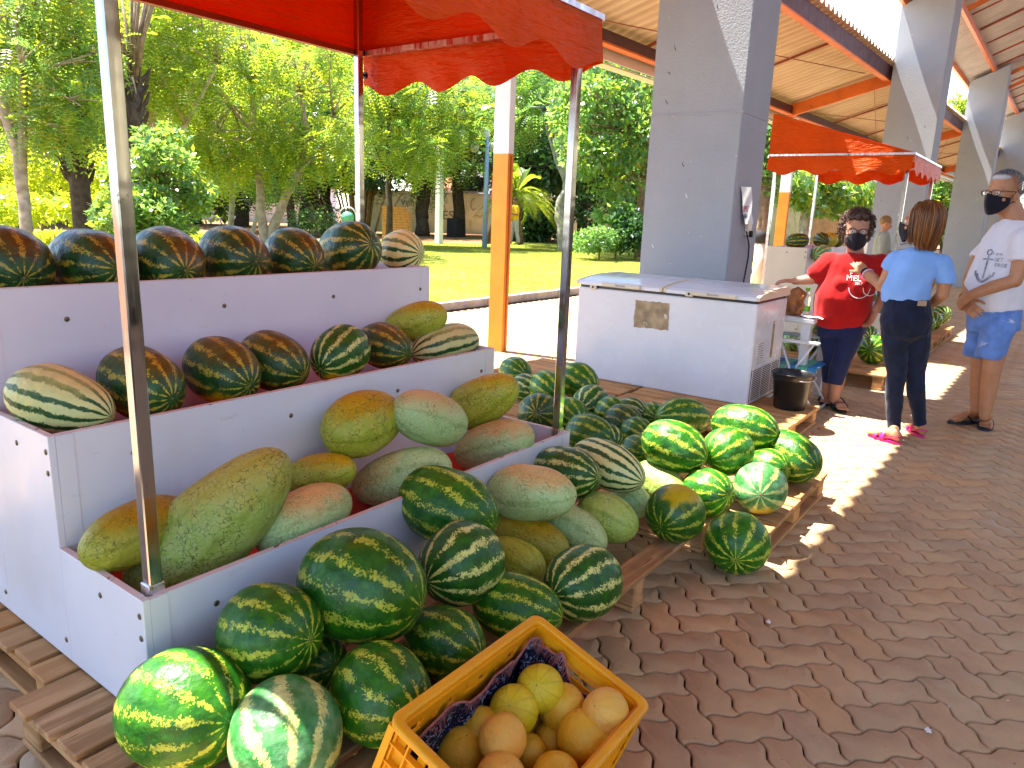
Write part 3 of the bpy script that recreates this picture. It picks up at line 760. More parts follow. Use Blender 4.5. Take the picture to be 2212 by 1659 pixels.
    skin('canopy_back', lambda u, v: (x0+(x1-x0)*u, y1+.004*sin(pi*v), ZR-.012+(AP+.02)*v), 24, 6)
    for x in (x0, x1):
        skin('canopy_side', lambda u, v, x=x: (x+.005*sin(pi*u), y0+(y1-y0)*u, ZR-.012+(AP*u+.045)*v), 16, 6)
    # valances with scalloped lower edge: front and both sides
    def val(nm, p, q, nsc, nrm, drop=.215, ph=0):
        p = V(p); q = V(q); nrm = V(nrm); nu = nsc*12; nv = 8
        vs = []
        for j in range(nv+1):
            for i in range(nu+1):
                u = i/nu; s_ = (u*nsc) % 1
                dep = drop*(.86-.14*cos(2*pi*u*nsc))
                v = j/nv
                wob = (.016*sin(u*nsc*pi*.8+ph)+.012*sin(u*nsc*1.9*pi+1+ph)+.003*sin(u*31+v*4))*v
                P = p.lerp(q, u)+nrm*(.006+wob*(.15 if nm == 'front_valance' else 1)+.012*v)
                P.z = ZR+.016-dep*v
                vs.append(P)
        m = MB(); m.add(vs, [(j*(nu+1)+i, j*(nu+1)+i+1, (j+1)*(nu+1)+i+1, (j+1)*(nu+1)+i) for j in range(nv) for i in range(nu)])
        return m.build(nm, M['vinyl'], t, smooth=True, world=False)
    val('front_valance', (x0, y0-.002, 0), (x1, y0-.002, 0), 5, (0, -1, 0))
    val('side_valance', (x1+.001, y0, 0), (x1+.001, y1, 0), 4, (1, 0, 0), ph=1)
    val('side_valance', (x0-.001, y1, 0), (x0-.001, y0, 0), 4, (-1, 0, 0), ph=2)
    for x in np.linspace(x0, x1, 4)[1:-1]:   # welded seams of the roof cloth
        m = MB(); m.tube([(x, y0+(y1-y0)*v, ZR+.03+AP*v+.0085-.018*sin(pi*v)*sin(pi*(x-x0)/(x1-x0))) for v in np.linspace(0, 1, 9)], .009, 6, flat=.2, ref=(1, 0, 0)); m.build('seam', M['vinyl'], t, world=False)
    # aluminium clamp strips on top of the valances
    for p, q in (((x0-.01, y0-.012), (x1+.01, y0-.012)), ((x1+.012, y0-.012), (x1+.012, y1)), ((x0-.012, y0-.012), (x0-.012, y1))):
        m = MB(); m.bar((*p, ZR+.024), (*q, ZR+.024), .004, .022); m.build('clamp_strip', M['alu'], t, world=False)
    return t
stall = make_stall()
stall.location = (.7808, 1.6332, 0)
stall['label'] = 'nearest white three tiered melon stall with chrome posts under a red orange scalloped canopy'
stall['group'] = 'tiered melon stalls with orange canopies'
s2 = copy_tree(stall); s2.location = (9.05, 1.44, 0); s2.scale = (1, 1.11, 1)
s2['label'] = 'farther tiered stall under an orange canopy behind the woman in the red shirt'
for o in s2.children:
    if o.name.startswith('end_panel'):
        for sl in o.material_slots: sl.link = 'OBJECT'; sl.material = M['cream']
# ---------------------------------------------------------------- pallets
def pallet(label, x0, x1, y0, y1, along, zt=.14, grey=False, nslat=9, gap=.022, group='wooden pallets under the stalls', skip=(), edge=False):
    """deck slats run along `along` ('x' or 'y')"""
    t = thing('wooden_pallet', label, 'pallet', ((x0+x1)/2, (y0+y1)/2, 0), group)
    K = 'woodg' if grey else 'wood'; wm = M[K+along]; other = 'x' if along == 'y' else 'y'; wo = M[K+other]
    th = .02; m = MB()
    A0, A1 = (x0, x1) if along == 'y' else (y0, y1)       # direction across slats
    B0, B1 = (y0, y1) if along == 'y' else (x0, x1)
    pitch = (A1-A0+gap)/nslat; w = pitch-gap
    for k in range(nslat):
        if k in skip: continue
        a = A0+k*pitch+random.uniform(-.003, .003); j0, j1 = random.uniform(-.012, .006), random.uniform(-.006, .012); dz = random.uniform(-.002, .001)
        if edge and k == 0: a -= .0
        lo, hi = (a, B0+j0, zt-th+dz), (a+w, B1+j1, zt+dz)
        if along == 'x': lo, hi = (lo[1], lo[0], lo[2]), (hi[1], hi[0], hi[2])
        m.box(lo, hi, bev=.003)
    m.build('deck', wm, t)
    # three bearers of blocks and boards across the slats
    for f in (0, .5, 1):
        b = B0+.05+(B1-B0-.1)*f
        m = MB(); lo, hi = (A0+.004, b-.045, zt-th-.022), (A1-.004, b+.045, zt-th-.002)
        if along == 'x': lo, hi = (lo[1], lo[0], lo[2]), (hi[1], hi[0], hi[2])
        m.box(lo, hi, bev=.003); m.build('stringer_board', wo, t)
        for g_ in (0, .5, 1):
            a = A0+.055+(A1-A0-.11)*g_
            m = MB(); lo, hi = (a-.05, b-.04, .022), (a+.05, b+.04, zt-th-.023)
            if along == 'x': lo, hi = (lo[1], lo[0], lo[2]), (hi[1], hi[0], hi[2])
            m.box(lo, hi, bev=.004); m.build('block', wo, t)
        m = MB(); lo, hi = (A0+.004, b-.045, .003), (A1-.004, b+.045, .021)
        if along == 'x': lo, hi = (lo[1], lo[0], lo[2]), (hi[1], hi[0], hi[2])
        m.box(lo, hi, bev=.003); m.build('base_board', wo, t)
    return t
pallet('weathered pallet jutting out left of the nearest stall, its corner block showing', .615, 1.60, 1.08, 2.02, 'x', grey=True, nslat=8)
pallet('pale pallet under the back left side of the nearest stall', .70, 1.72, 2.04, 3.02, 'x', nslat=8)
pallet('pallet with a wide edge plank beside the crate, under the long pale melons', 1.63, 3.02, 1.06, 1.62, 'x', grey=True, nslat=4, gap=.05, skip=(1,))
pallet('pallet hidden below the right end of the nearest stall', 1.75, 2.72, 1.66, 2.95, 'y', nslat=8)
pallet('pallet with slat ends showing below the sunlit melons at the right of the pile', 3.04, 4.04, .82, 1.98, 'y', nslat=8)
pallet('pallet behind the first one of the floor pile, under the dark green melons', 3.10, 4.30, 2.02, 3.22, 'y', nslat=9)
pallet('long pallet under the chest freezer and the black bucket', 4.40, 5.56, 1.25, 2.46, 'y', nslat=9)
pallet('pallet under the far side of the chest freezer, next to the orange post', 4.40, 5.56, 2.50, 3.70, 'y', nslat=9)
S2G = 'pallets under the far stall'
pallet('pallet under the melons directly behind the red shirted woman', 7.15, 8.25, 1.10, 2.30, 'y', group=S2G)
pallet('pallet before the left half of the far stall', 8.28, 9.44, 1.08, 2.28, 'y', group=S2G)
pallet('pallet before the middle of the far stall', 9.47, 10.55, 1.06, 2.2, 'y', group=S2G)
pallet('pallet at the far right end of the far stall', 10.58, 11.70, 1.04, 2.2, 'y', group=S2G)
# ---------------------------------------------------------------- chest freezer
fx0, fx1, fy0, fy1 = 5.142, 5.83, 1.643, 3.10
t = thing('chest_freezer', 'white two lid chest freezer on a pallet with a torn brown label on its front', 'freezer', ((fx0+fx1)/2, (fy0+fy1)/2, .14))
M['enamel'] = simple('white_enamel', (.68,.71,.78), .25, var=.03, scale=2, fine=(30, .74, (.25,.23,.22)))
M['enamel_lid'] = simple('white_lid_plastic', (.70,.75,.84), .2, var=.03, scale=3)
m = MB(); m.box((fx0, fy0, .142), (fx1, fy1, .872), bev=.008); m.build('cabinet', M['enamel'], t)
m = MB(); m.box((fx0+.012, fy0+.012, .872), (fx1-.012, fy1-.012, .892)); m.build('door_gasket', M['black'], t)
ym = 2.36
for ya, yb in ((fy0-.012, ym-.006), (ym+.006, fy1+.012)):
    m = MB(); n = 10; pr = [(fx0-.014, .893), (fx0-.016, .918), (fx0+.03, .930)]+[(fx0+.03+(fx1-fx0-.03)*k/n, .930+.030*sin(pi*.5*min(1, k/n*1.8))) for k in range(1, n+1)]+[(fx1+.01, .893)]
    m.prism([(x_, ya+.022, z_) for x_, z_ in pr], (0, yb-ya-.044, 0)); m.build('lid', M['enamel_lid'], t)
    for yy in (ya, yb-.0215):
        m = MB(); m.prism([(x_-.0015*(1 if x_ < fx0+.05 else -1), yy, z_+.0022) for x_, z_ in pr], (0, .0215, 0)); m.build('lid_end_trim', M['cream'], t)
    yc = ya+(yb-ya)*(.46)
    m = MB(); m.box((fx0-.034, yc-.17, .893), (fx0-.0165, yc+.17, .924), bev=.006); h = m.build('handle', M['cream'], t)
    text('Electrolux', .021, M['ink_blue'], h, 'lettering', (fx0-.0346, yc, .911), (0, -1, 0), (0, 0, 1))
for yc in (ya+(yb-ya)*.5,):
    pass
for pxl, pyl in ((1283, 619), (1490, 634)):
    q_ = onx(pxl, pyl, fx0); m = MB(); m.box((fx0-.016, q_.y-.03, q_.z-.022), (fx0-.0005, q_.y+.03, q_.z+.018), bev=.004); lk = m.build('lock', M['cream'], t)
    m = MB(); m.tube([(fx0-.0185, q_.y, q_.z-.002), (fx0-.0165, q_.y, q_.z-.002)], .009, 12); m.build('keyhole', M['rubber'], lk)
M['torn'] = simple('torn_glued_paper', (.36,.27,.16), .85, var=.3, scale=14, fine=(16, .62, (.70,.66,.60)))
a, b_, c_, d_ = [onx(x_, y_, fx0-.0012) for x_, y_ in ((1373, 648), (1447, 655), (1443, 714), (1368, 706))]
m = MB(); k = 14
def jag(p, q, n=10, s=.004): return [p.lerp(q, i/n)+V((0, random.uniform(-s, s), random.uniform(-s, s))) for i in range(n)]
poly = jag(a, b_)+jag(b_, c_)+jag(c_, d_)+jag(d_, a)
m.add(poly+[p+V((.001, 0, 0)) for p in poly], [tuple(range(len(poly)))[::-1]]+[(i, (i+1) % len(poly), len(poly)+(i+1) % len(poly), len(poly)+i) for i in range(len(poly))])
m.build('torn_label', M['torn'], t)
# grille on the end wall and small print sticker
def fz(px_, py_): return ony(px_, py_, fy0-.001)
g0, g1 = fx0+.02, fx1-.04
m = MB(); m.box((g0, fy0-.003, .165), (g1, fy0-.0005, .40)); m.build('grille_opening', M['rubber'], t)
m = MB()
for k in range(17): z = .17+k*.0142; m.box((g0, fy0-.0075, z), (g1, fy0-.0035, z+.0042))
for k in range(4): x_ = g0+(g1-g0)*k/3; m.box((x_-.003, fy0-.010, .165), (x_+.003, fy0-.0076, .402))
m.build('grille', M['white'], t)
m = MB(); m.box((fx0+.10, fy0-.0014, .42), (fx0+.24, fy0-.0004, .60)); m.build('rating_sticker', M['white'], t)
m = MB()
for k in range(9):
    for w_ in range(4):
        xx = fx0+.11+w_*.031; m.box((xx, fy0-.0022, .43+k*.018), (xx+random.uniform(.012, .024), fy0-.0016, .437+k*.018))
m.build('small_print', M['ink_dark'], t)
m = MB(); m.box((fx0+.40, fy0-.0012, .44), (fx0+.45, fy0-.0003, .72)); m.build('worn_strip', M['torn'], t)
m = MB(); p0 = onz(1652, 630, .963); m.tube([onz(1650, 628.5, .968), onz(1678, 632, .968)], .0045, 6); tag(m.build('pen', M['bark']), 'thin brown pen lying on the freezer lid', 'pen')
# ---------------------------------------------------------------- bucket
t = thing('bucket', 'black plastic bucket with a grey rim handle on the pallet beside the freezer', 'bucket', (5.33, 1.40, .142))
bc = V((5.33, 1.40, .142)); R0, R1, HB = .105, .142, .255
m = MB(); n = 36
prof = [(0, 0), (R0, 0), (R0+.004, .006), (R1-.012, HB-.05), (R1-.008, HB-.05), (R1-.003, HB-.03), (R1, HB-.004), (R1+.006, HB-.002), (R1+.004, HB+.004), (R1-.006, HB), (R1-.014, HB-.05), (R0-.004, .008), (0, .008)]
rings = [[bc+V((r*cos(2*pi*k/n), r*sin(2*pi*k/n), z)) for k in range(n)] for r, z in prof]
m.loft(rings, caps=False); m.build('pail', M['black'], t, smooth=True)
m = MB(); m.tube([bc+V((cos(a)*(R1+.012), sin(a)*(R1+.012), HB-.006-.025*abs(sin(a+.6)))) for a in np.linspace(-2.6, .55, 18)], .003, 6); m.build('handle', M['alu'], t, smooth=True)
# ---------------------------------------------------------------- plastic table with bag, bottle, notebook
M['plast'] = simple('white_plastic', (.72,.74,.78), .4, var=.03)
tx0, tx1, ty0, ty1, tz = 5.93, 6.60, 1.45, 2.12, .72
t = thing('plastic_table', 'white plastic table between the freezer and the red shirted woman', 'table', ((tx0+tx1)/2, (ty0+ty1)/2, 0))
m = MB(); m.box((tx0, ty0, tz-.045), (tx1, ty1, tz), bev=.01); m.build('tabletop', M['plast'], t)
for x_ in (tx0+.03, tx1-.09):
    for y_ in (ty0+.03, ty1-.09):
        m = MB(); dx = -.02 if x_ < 6.2 else .02
        m.loft([[V((x_+dx, y_, 0)), V((x_+dx+.05, y_, 0)), V((x_+dx+.05, y_+.05, 0)), V((x_+dx, y_+.05, 0))], [V((x_, y_, tz-.046)), V((x_+.07, y_, tz-.046)), V((x_+.07, y_+.07, tz-.046)), V((x_, y_+.07, tz-.046))]]); m.build('leg', M['plast'], t)
def remesh(verts, faces, voxel, smooth=3, disp=None, name='m', dec=None):
    me = bpy.data.meshes.new('tmp'); me.from_pydata([tuple(v) for v in verts], [], faces); me.update()
    o = bpy.data.objects.new('tmp', me); COL.objects.link(o)
    r = o.modifiers.new('r', 'REMESH'); r.mode = 'VOXEL'; r.voxel_size = voxel; r.use_smooth_shade = True
    if smooth: s_ = o.modifiers.new('s', 'SMOOTH'); s_.factor = .5; s_.iterations = smooth
    dg = bpy.context.evaluated_depsgraph_get(); out = bpy.data.meshes.new_from_object(o.evaluated_get(dg)); out.name = name
    bpy.data.objects.remove(o); bpy.data.meshes.remove(me)
    if disp:
        out.update(); ns = [v.normal.copy() for v in out.vertices]
        for v, nn in zip(out.vertices, ns): v.co = v.co+nn*disp(v.co, nn)
    out.polygons.foreach_set('use_smooth', [True]*len(out.polygons)); out.update()
    return out
def rm_obj(name, mb, voxel, m_, parent, smooth=3, disp=None):
    me = remesh(mb.v, mb.f, voxel, smooth, disp, name); off = wloc(parent)
    for v in me.vertices: v.co = v.co-off
    me.materials.clear(); me.materials.append(m_); return link(name, me, parent)
M['leather'] = simple('brown_leather', (.30,.115,.028), .55, var=.4, scale=12, bump=.5)
bp = onx(1713, 655, 6.06); bp.z = tz
t = thing('handbag', 'crumpled brown leather bag on the white table behind the freezer corner', 'bag', (bp.x, bp.y, tz))
m = MB(); m.ball(bp+V((0, 0, .085)), (.07, .085, .09), 16, 10); m.ball(bp+V((.01, -.02, .15)), (.055, .07, .07), 14, 10); m.ball(bp+V((0, .04, .05)), (.07, .06, .055), 14, 10); m.box(bp+V((-.06, -.07, .002)), bp+V((.06, .07, .06)))
rm_obj('pouch', m, .009, M['leather'], t, 2, lambda p, nn: .012*mnoise.noise(p*22)+.008*mnoise.noise(p*45))
m = MB(); m.tube([bp+V((-.06, -.075+.02*sin(k*1.3), .02+k*.018)) for k in range(9)], .008, 7); m.build('drawstring', M['leather'], t, smooth=True)
bp = onx(1741, 660, 6.10); bp.z = tz
M['pet'], nt, bb, oo = mat('clear_bottle_plastic'); setb(bb, col=(.92,.95,.95), rough=.06, trans=.9); bb.inputs['IOR'].default_value = 1.2
M['cap_green'] = simple('green_cap', (.15,.42,.02), .4)
t = thing('water_bottle', 'clear water bottle with a lime green cap standing on the white table', 'bottle', (bp.x, bp.y, tz))
m = MB(); n = 20
m.loft([[bp+V((r*cos(2*pi*k/n), r*sin(2*pi*k/n), z)) for k in range(n)] for r, z in ((.028,.001),(.032,.01),(.032,.06),(.030,.075),(.032,.09),(.032,.13),(.028,.155),(.014,.185),(.013,.20))]); m.build('body', M['pet'], t, smooth=True)
m = MB(); m.tube([bp+V((0,0,.198)), bp+V((0,0,.222))], .017, 16); m.build('cap', M['cap_green'], t)
m = MB(); m.tube([bp+V((0,0,.035)), bp+V((0,0,.075))], .0325, 20, caps=False); m.build('paper_band', M['cap_green'], t, smooth=True)
bp = onx(1752, 680, 6.0); bp.z = tz
t = thing('notebook', 'open spiral notebook on the white table beside the bottle', 'notebook', (bp.x, bp.y, tz))
m = MB(); 
vs = []
for j in range(2):
    for i in range(9): vs.append((bp.x-.07+j*.15, bp.y+.09-i*.024, tz+.004+.012*abs(sin(i*.8))))
m.add(vs, [(i, i+1, 9+i+1, 9+i) for i in range(8)]); m.add([(v_[0], v_[1], v_[2]-.003) for v_ in vs], [(i, 9+i, 9+i+1, i+1) for i in range(8)])
m.build('pages', M['white'], t, smooth=True)
m = MB()
for i in range(14): m.tube([(bp.x-.07+.008*cos(a), bp.y+.085-i*.0135, tz+.008+.008*sin(a)) for a in np.linspace(0, 2*pi, 8)], .0012, 4)
m.build('spiral', M['alu'], t)
# ---------------------------------------------------------------- folding chair (faces -Y, its back hidden by the freezer)
cx0, cx1, cy0, cy1, cz = 5.86, 6.24, 1.37, 1.76, .335
t = thing('folding_chair', 'low folding chair with white frame and blue green striped seat behind the bucket', 'chair', ((cx0+cx1)/2, (cy0+cy1)/2, 0))
M['frame_w'] = simple('white_tube_paint', (.70,.74,.82), .3)
M['web1'] = simple('blue_webbing', (.02,.25,.62), .7); M['web2'] = simple('green_webbing', (.10,.50,.35), .7)
for x_, s_ in ((cx0, -1), (cx1, 1)):
    m = MB(); m.tube([(x_, cy1, cz), (x_, cy0+.03, cz), (x_, cy0, cz-.012)], .011, 8); m.build('seat_rail', M['frame_w'], t, smooth=True)
    m = MB(); m.tube([(x_-.012, cy1-.10, .53), (x_-.012, (cy0+cy1)/2, cz-.02), (x_-.012, cy0-.02, .012)], .010, 8); m.build('leg', M['frame_w'], t, smooth=True)
    m = MB(); m.tube([(x_+.013, cy0+.05, .53), (x_+.013, (cy0+cy1)/2-.02, cz-.02), (x_+.013, cy1+.02, .012)], .010, 8); m.build('leg', M['frame_w'], t, smooth=True)
    m = MB(); m.box((x_-.025, cy0+.0, .53), (x_+.025, cy1+.02, .556), bev=.008); m.build('armrest', M['frame_w'], t)
for y_ in (cy0-.02, cy1+.02):
    m = MB(); m.tube([(cx0-.012, y_, .012), (cx1+.012, y_, .012)], .010, 8); m.build('foot_bar', M['frame_w'], t)
m = MB(); m.tube([(cx0, cy1, cz), (cx0, cy1+.10, .66), (cx1, cy1+.10, .66), (cx1, cy1, cz)], .011, 8); m.build('back_frame', M['frame_w'], t, smooth=True)
m = MB()
for k in range(5):
    y_ = cy0+.0+k*.078; m.box((cx0-.014, y_, cz+.012-.004*k), (cx1+.014, y_+.068, cz+.018-.004*k), m=k % 2)
    m.box((cx0-.0165, y_, cz-.028), (cx0-.0145, y_+.068, cz+.018-.004*k), m=k % 2)
m.build('seat', [M['web1'], M['web2']], t)
m = MB()
for k in range(4):
    z_ = cz+.05+k*.07; yy = cy1+.10*(z_-cz)/.325; m.box((cx0-.012, yy+.012, z_), (cx1+.012, yy+.015, z_+.06), m=k % 2)
m.build('backrest', [M['web1'], M['web2']], t)
# ---------------------------------------------------------------- melons: seen centre, half thickness (px), elongation, blossom end, kind, how the depth is found, tint sides, label
FRUIT = [
(15,572,84,1.2,51,600,'dark','Y',2.70,'u','','watermelon on the top tier cut off by the left edge of the photo'),
(199,572,80,1.35,250,580,'dark','Y',2.70,'r','','reddish brown and green watermelon on the top tier behind the front left chrome post'),
(357,568,76,1.3,399,584,'dark','Y',2.70,'r','','dark watermelon with a pale star right of the front post on the top tier'),
(506,557,68,1.3,552,565,'dark','Y',2.70,'r','','dark watermelon on the top tier below the thin leaning tree trunks'),
(636,553,60,1.25,681,575,'dark','Y',2.70,'r','','smaller brownish watermelon just left of the largest green one on the top tier'),
(756,542,62,1.3,800,527,'dark','Y',2.72,'n','','smooth bluish green watermelon on the top tier in front of the back right chrome post'),
(868,542,43,1.25,910,548,'light','Y',2.70,'u','','small pale watermelon with thin dark stripes at the right end of the top tier'),
(132,866,69,1.7,240,900,'light','Y',2.26,'u','','long cream watermelon with thin dark stripes at the left end of the middle tier'),
(308,828,78,1.45,373,861,'dark','Y',2.28,'u','','large dark watermelon crossed by the front left chrome post on the middle tier'),
(481,801,71,1.4,538,832,'dark','Y',2.28,'u','d','dark watermelon with a yellow underside on the middle tier, its star facing right'),
(592,780,64,1.3,655,812,'dark','Y',2.30,'u','','darkest watermelon on the middle tier with gold mottled stripes and no star'),
(735,764,58,1.3,693,796,'bright','Y',2.24,'u','d','brightly striped watermelon with a broad yellow belly on the middle tier'),
(830,748,48,1.5,880,764,'dark','Y',2.30,'u','','dark striped watermelon right of the yellow bellied one on the middle tier'),
(962,748,44,1.75,893,766,'light','Y',2.24,'u','','long cream striped watermelon at the right end of the middle tier'),
(898,695,40,1.9,962,676,'olive','Y',2.36,'u','','olive yellow long melon at the right end of the middle tier'),
(452,1135,94,2.45,622,975,'crackle','Y',1.85,'u','','huge crackled pale green melon standing up out of the lowest tier behind the chrome post'),
(300,1150,66,2.1,190,1200,'olive','Y',1.93,'u','','crackled yellow green melon behind the huge one at the left end of the lowest tier'),
(658,1120,63,2.0,560,1170,'mint','Y',1.77,'u','','pinkish crackled long melon just right of the huge one in the lowest tier'),
(690,1024,44,2.0,765,1012,'olive','Y',1.95,'u','','brown topped melon at the back of the lowest tier against the board'),
(866,1032,60,2.0,970,1005,'mint','Y',1.82,'l','','long melon with orange left end and mint right end on the lowest tier'),
(785,915,67,1.5,710,950,'olive','Y',1.93,'u','','olive crackled melon leaning on the board left of the pale mint one'),
(928,903,59,1.6,854,879,'mint','Y',1.80,'u','','smooth pale mint melon with a pink top lying on the others in the lowest tier'),
(1043,865,52,1.75,1110,830,'olive','Y',1.93,'u','','olive crackled melon reaching highest at the right end of the lowest tier'),
(1067,962,50,1.9,1150,935,'mint','Y',1.80,'u','','mint melon with a pinkish back beside the front right post in the lowest tier'),
(398,1530,128,1.15,489,1557,'green','b',0,'n','','big watermelon at the bottom left of the floor pile with its star facing the crate'),
(585,1365,106,1.1,668,1382,'green','z',.38,'n','','round watermelon with a bright spot of sun on it against the lowest board'),
(782,1266,120,1.25,910,1313,'green','z',.43,'u','','largest watermelon on top of the floor pile, star at its right end'),
(618,1592,115,1.25,640,1705,'pale','b',0,'n','','silvery pale watermelon cut by the bottom edge of the photo'),
(822,1500,106,1.12,900,1545,'green','b',0,'n','','watermelon directly left of the orange crate'),
(968,1096,84,1.35,1060,1140,'green','z',.45,'u','','dark watermelon overlapping the edge of the lowest board'),
(997,1218,89,1.1,925,1255,'bright','z',.37,'u','','watermelon with wide cream stripes just above the crate'),
(960,1388,78,1.15,1032,1416,'green','b',0,'n','','watermelon half hidden behind the left rim of the crate'),
(1118,1312,72,1.4,1212,1335,'green','b',0,'n','','long bluish green watermelon behind the top corner of the crate'),
(1259,1258,79,1.15,1199,1285,'bright','b',0,'u','','striped watermelon on the edge plank of the pallet, right of the crate corner'),
(690,1435,60,1.15,720,1440,'green','b',0,'n','','small dark watermelon in the gap under the sun spotted one'),
(1148,1065,60,1.7,1241,1072,'mint','z',.40,'u','','smooth pink and mint long melon on top of the floor pile beside the board'),
(1145,1165,50,1.9,1225,1205,'olive','b',0,'u','','orange olive long melon with pink scuffs under the pink and mint one'),
(1112,1212,50,1.6,1165,1245,'olive','b',0,'n','','short yellow crackled melon behind the widely striped watermelon'),
(1240,1145,46,1.75,1302,1180,'mint','b',0,'n','','mint crackled melon between the orange olive one and the green one on the floor pallet'),
(1312,1118,53,1.4,1370,1145,'crackle','b',0,'n','','green crackled melon nearest the gap in the pallet deck'),
(1362,1080,35,1.5,1395,1100,'mint','b',0,'n','','small mint melon end showing below the cream striped long one'),
(1425,1045,42,1.8,1480,1075,'crackle','b',0,'n','','yellow green long melon below the glossy one on the floor pile'),
(1222,1021,56,1.5,1290,1032,'bright','z',.38,'n','','oblong dark green watermelon resting against the corner of the lowest tier'),
(1312,1007,50,1.9,1385,1040,'light','z',.37,'n','','long cream watermelon with dark green lines lying on the floor pile'),
(1457,965,57,1.3,1524,993,'green','z',.40,'n','','glossy oblong watermelon on top of the pile between the cream one and the sunlit ones'),
(1572,974,53,1.1,1530,995,'green','z',.38,'n','','round watermelon in full sun in the middle of the right heap'),
(1608,925,52,1.35,1676,940,'green','z',.38,'n','','brightest sunlit watermelon at the top of the right heap'),
(1475,903,42,1.5,1420,900,'green','z',.30,'n','','sunlit watermelon lying farthest back in the right heap before the freezer'),
(1703,985,55,1.35,1760,1012,'green','b',0,'n','','sunlit watermelon at the far right end of the pallets'),
(1658,1010,42,1.2,1698,1012,'green','b',0,'n','','shaded watermelon with a fine star wedged left of the rightmost one'),
(1642,1055,55,1.2,1642,1069,'pale','b',0,'n','d','watermelon with a yellow and silvery star facing the camera, partly shaded'),
(1527,1062,51,1.2,1573,1069,'green','b',0,'n','','watermelon in half shadow left of the star faced one'),
(1459,1108,63,1.05,1427,1141,'green','b',0,'u','t','round watermelon with a yellow patch on top at the front edge of the pallet'),
(1593,1172,67,1.05,1589,1211,'green','f',0,'n','','watermelon standing on the paving in front of the pallets'),
(1276,873,40,1.15,1254,886,'bright','b',0,'n','','round watermelon with a star right of the front right chrome post'),
(1249,824,40,1.2,1285,845,'green','b',0,'n','','watermelon behind the front right post, next to the freezer corner'),
(1163,892,45,1.1,1159,892,'dark','b',0,'n','','dark watermelon showing its stem scar, left of the front right post'),
(1180,838,38,1.1,1205,856,'green','b',0,'n','','watermelon above the stem scarred one beside the tier end'),
(1138,838,30,1.3,1168,848,'bright','b',0,'n','','small watermelon just behind the end of the lowest tier'),
(1113,803,33,1.15,1135,810,'green','b',0,'n','','sunny watermelon farthest back beside the end of the middle tier'),
(1275,939,44,1.3,1325,955,'green','b',0,'n','','watermelon touching the outer corner of the lowest tier'),
(1345,912,38,1.25,1385,925,'dark','b',0,'n','','brownish green watermelon with a pale dusty top in the middle of the floor pile'),
(1358,893,34,1.3,1395,895,'bright','b',0,'n','','striped watermelon mostly hidden behind the dusty brownish one'),
(1376,936,35,1.1,1400,945,'green','b',0,'n','','watermelon tucked below the dusty brownish one'),
(1378,978,38,1.15,1400,985,'green','b',0,'n','','watermelon half hidden behind the glossy oblong one'),
(1408,900,32,1.2,1420,905,'green','b',0,'n','','small watermelon left of the farthest sunlit one'),
(1322,893,37,1.2,1345,905,'green','b',0,'n','','watermelon between the starred one and the dusty brownish one'),
(1232,898,38,1.15,1255,915,'green','b',0,'n','','dark watermelon in the shade at the foot of the front right chrome post'),
(1440,948,36,1.2,1465,955,'green','b',0,'n','','watermelon showing below the farthest sunlit one and above the glossy oblong one'),
(1310,950,36,1.1,1330,965,'bright','b',0,'n','','thin visible slice of a striped watermelon behind the one at the tier corner'),
]
FRUIT2 = [
(1722,520,17,1.5,1690,522,'dark','X',9.3,'n','',"dark green oblong watermelon at the near end of the far stall's top tier"),
(1775,518,16,1.3,1785,522,'dark','X',9.75,'r','',"brownish watermelon second along the far stall's top tier"),
(1793,518,16,1.3,1800,522,'olive','X',10.1,'u','',"orange patched melon third along the far stall's top tier"),
(1806,519,15,1.3,1815,524,'dark','X',10.4,'r','',"last dark watermelon visible on the far stall's top tier beside the curly hair"),
(1775,548,19,1.5,1760,552,'pale','X',9.3,'n','',"pale bluish watermelon on the far stall's middle tier behind the red sleeve"),
(1893,680,19,1.4,1880,682,'bright','X',10.5,'n','',"bright striped melon in the far stall's lowest tier between the two women"),
(1750,742,29,1.1,1760,750,'dark','b',0,'n','d','dark watermelon on the pallet under the white table'),
(1762,722,24,1.2,1750,728,'bright','b',0,'n','','light striped watermelon behind the dark one under the white table'),
(1793,757,27,1.15,1800,760,'green','b',0,'n','','green watermelon next to the navy trouser leg of the red shirted woman'),
(1886,755,31,1.05,1880,756,'green','b',0,'n','','round watermelon with a star on the pallet between the two women'),
(1872,726,24,1.2,1880,730,'bright','b',0,'n','','watermelon behind the round one between the two women'),
(1713,737,20,1.2,1705,740,'pale','b',0,'n','','pale watermelon seen between the white table legs'),
(2030,680,20,1.3,2045,682,'bright','b',0,'n','','striped watermelon at the right end of the far pile beside the jeans'),
(2014,692,19,1.2,2020,700,'green','b',0,'n','','dark green watermelon touching the jeans at the far pile'),
(2000,700,18,1.2,2010,705,'green','b',0,'n','','watermelon mostly hidden by the jeans at the far pile'),
(1878,640,15,1.2,1885,642,'green','X',10.2,'n','',"green watermelon on the far stall's middle tier seen under the raised elbow"),
]

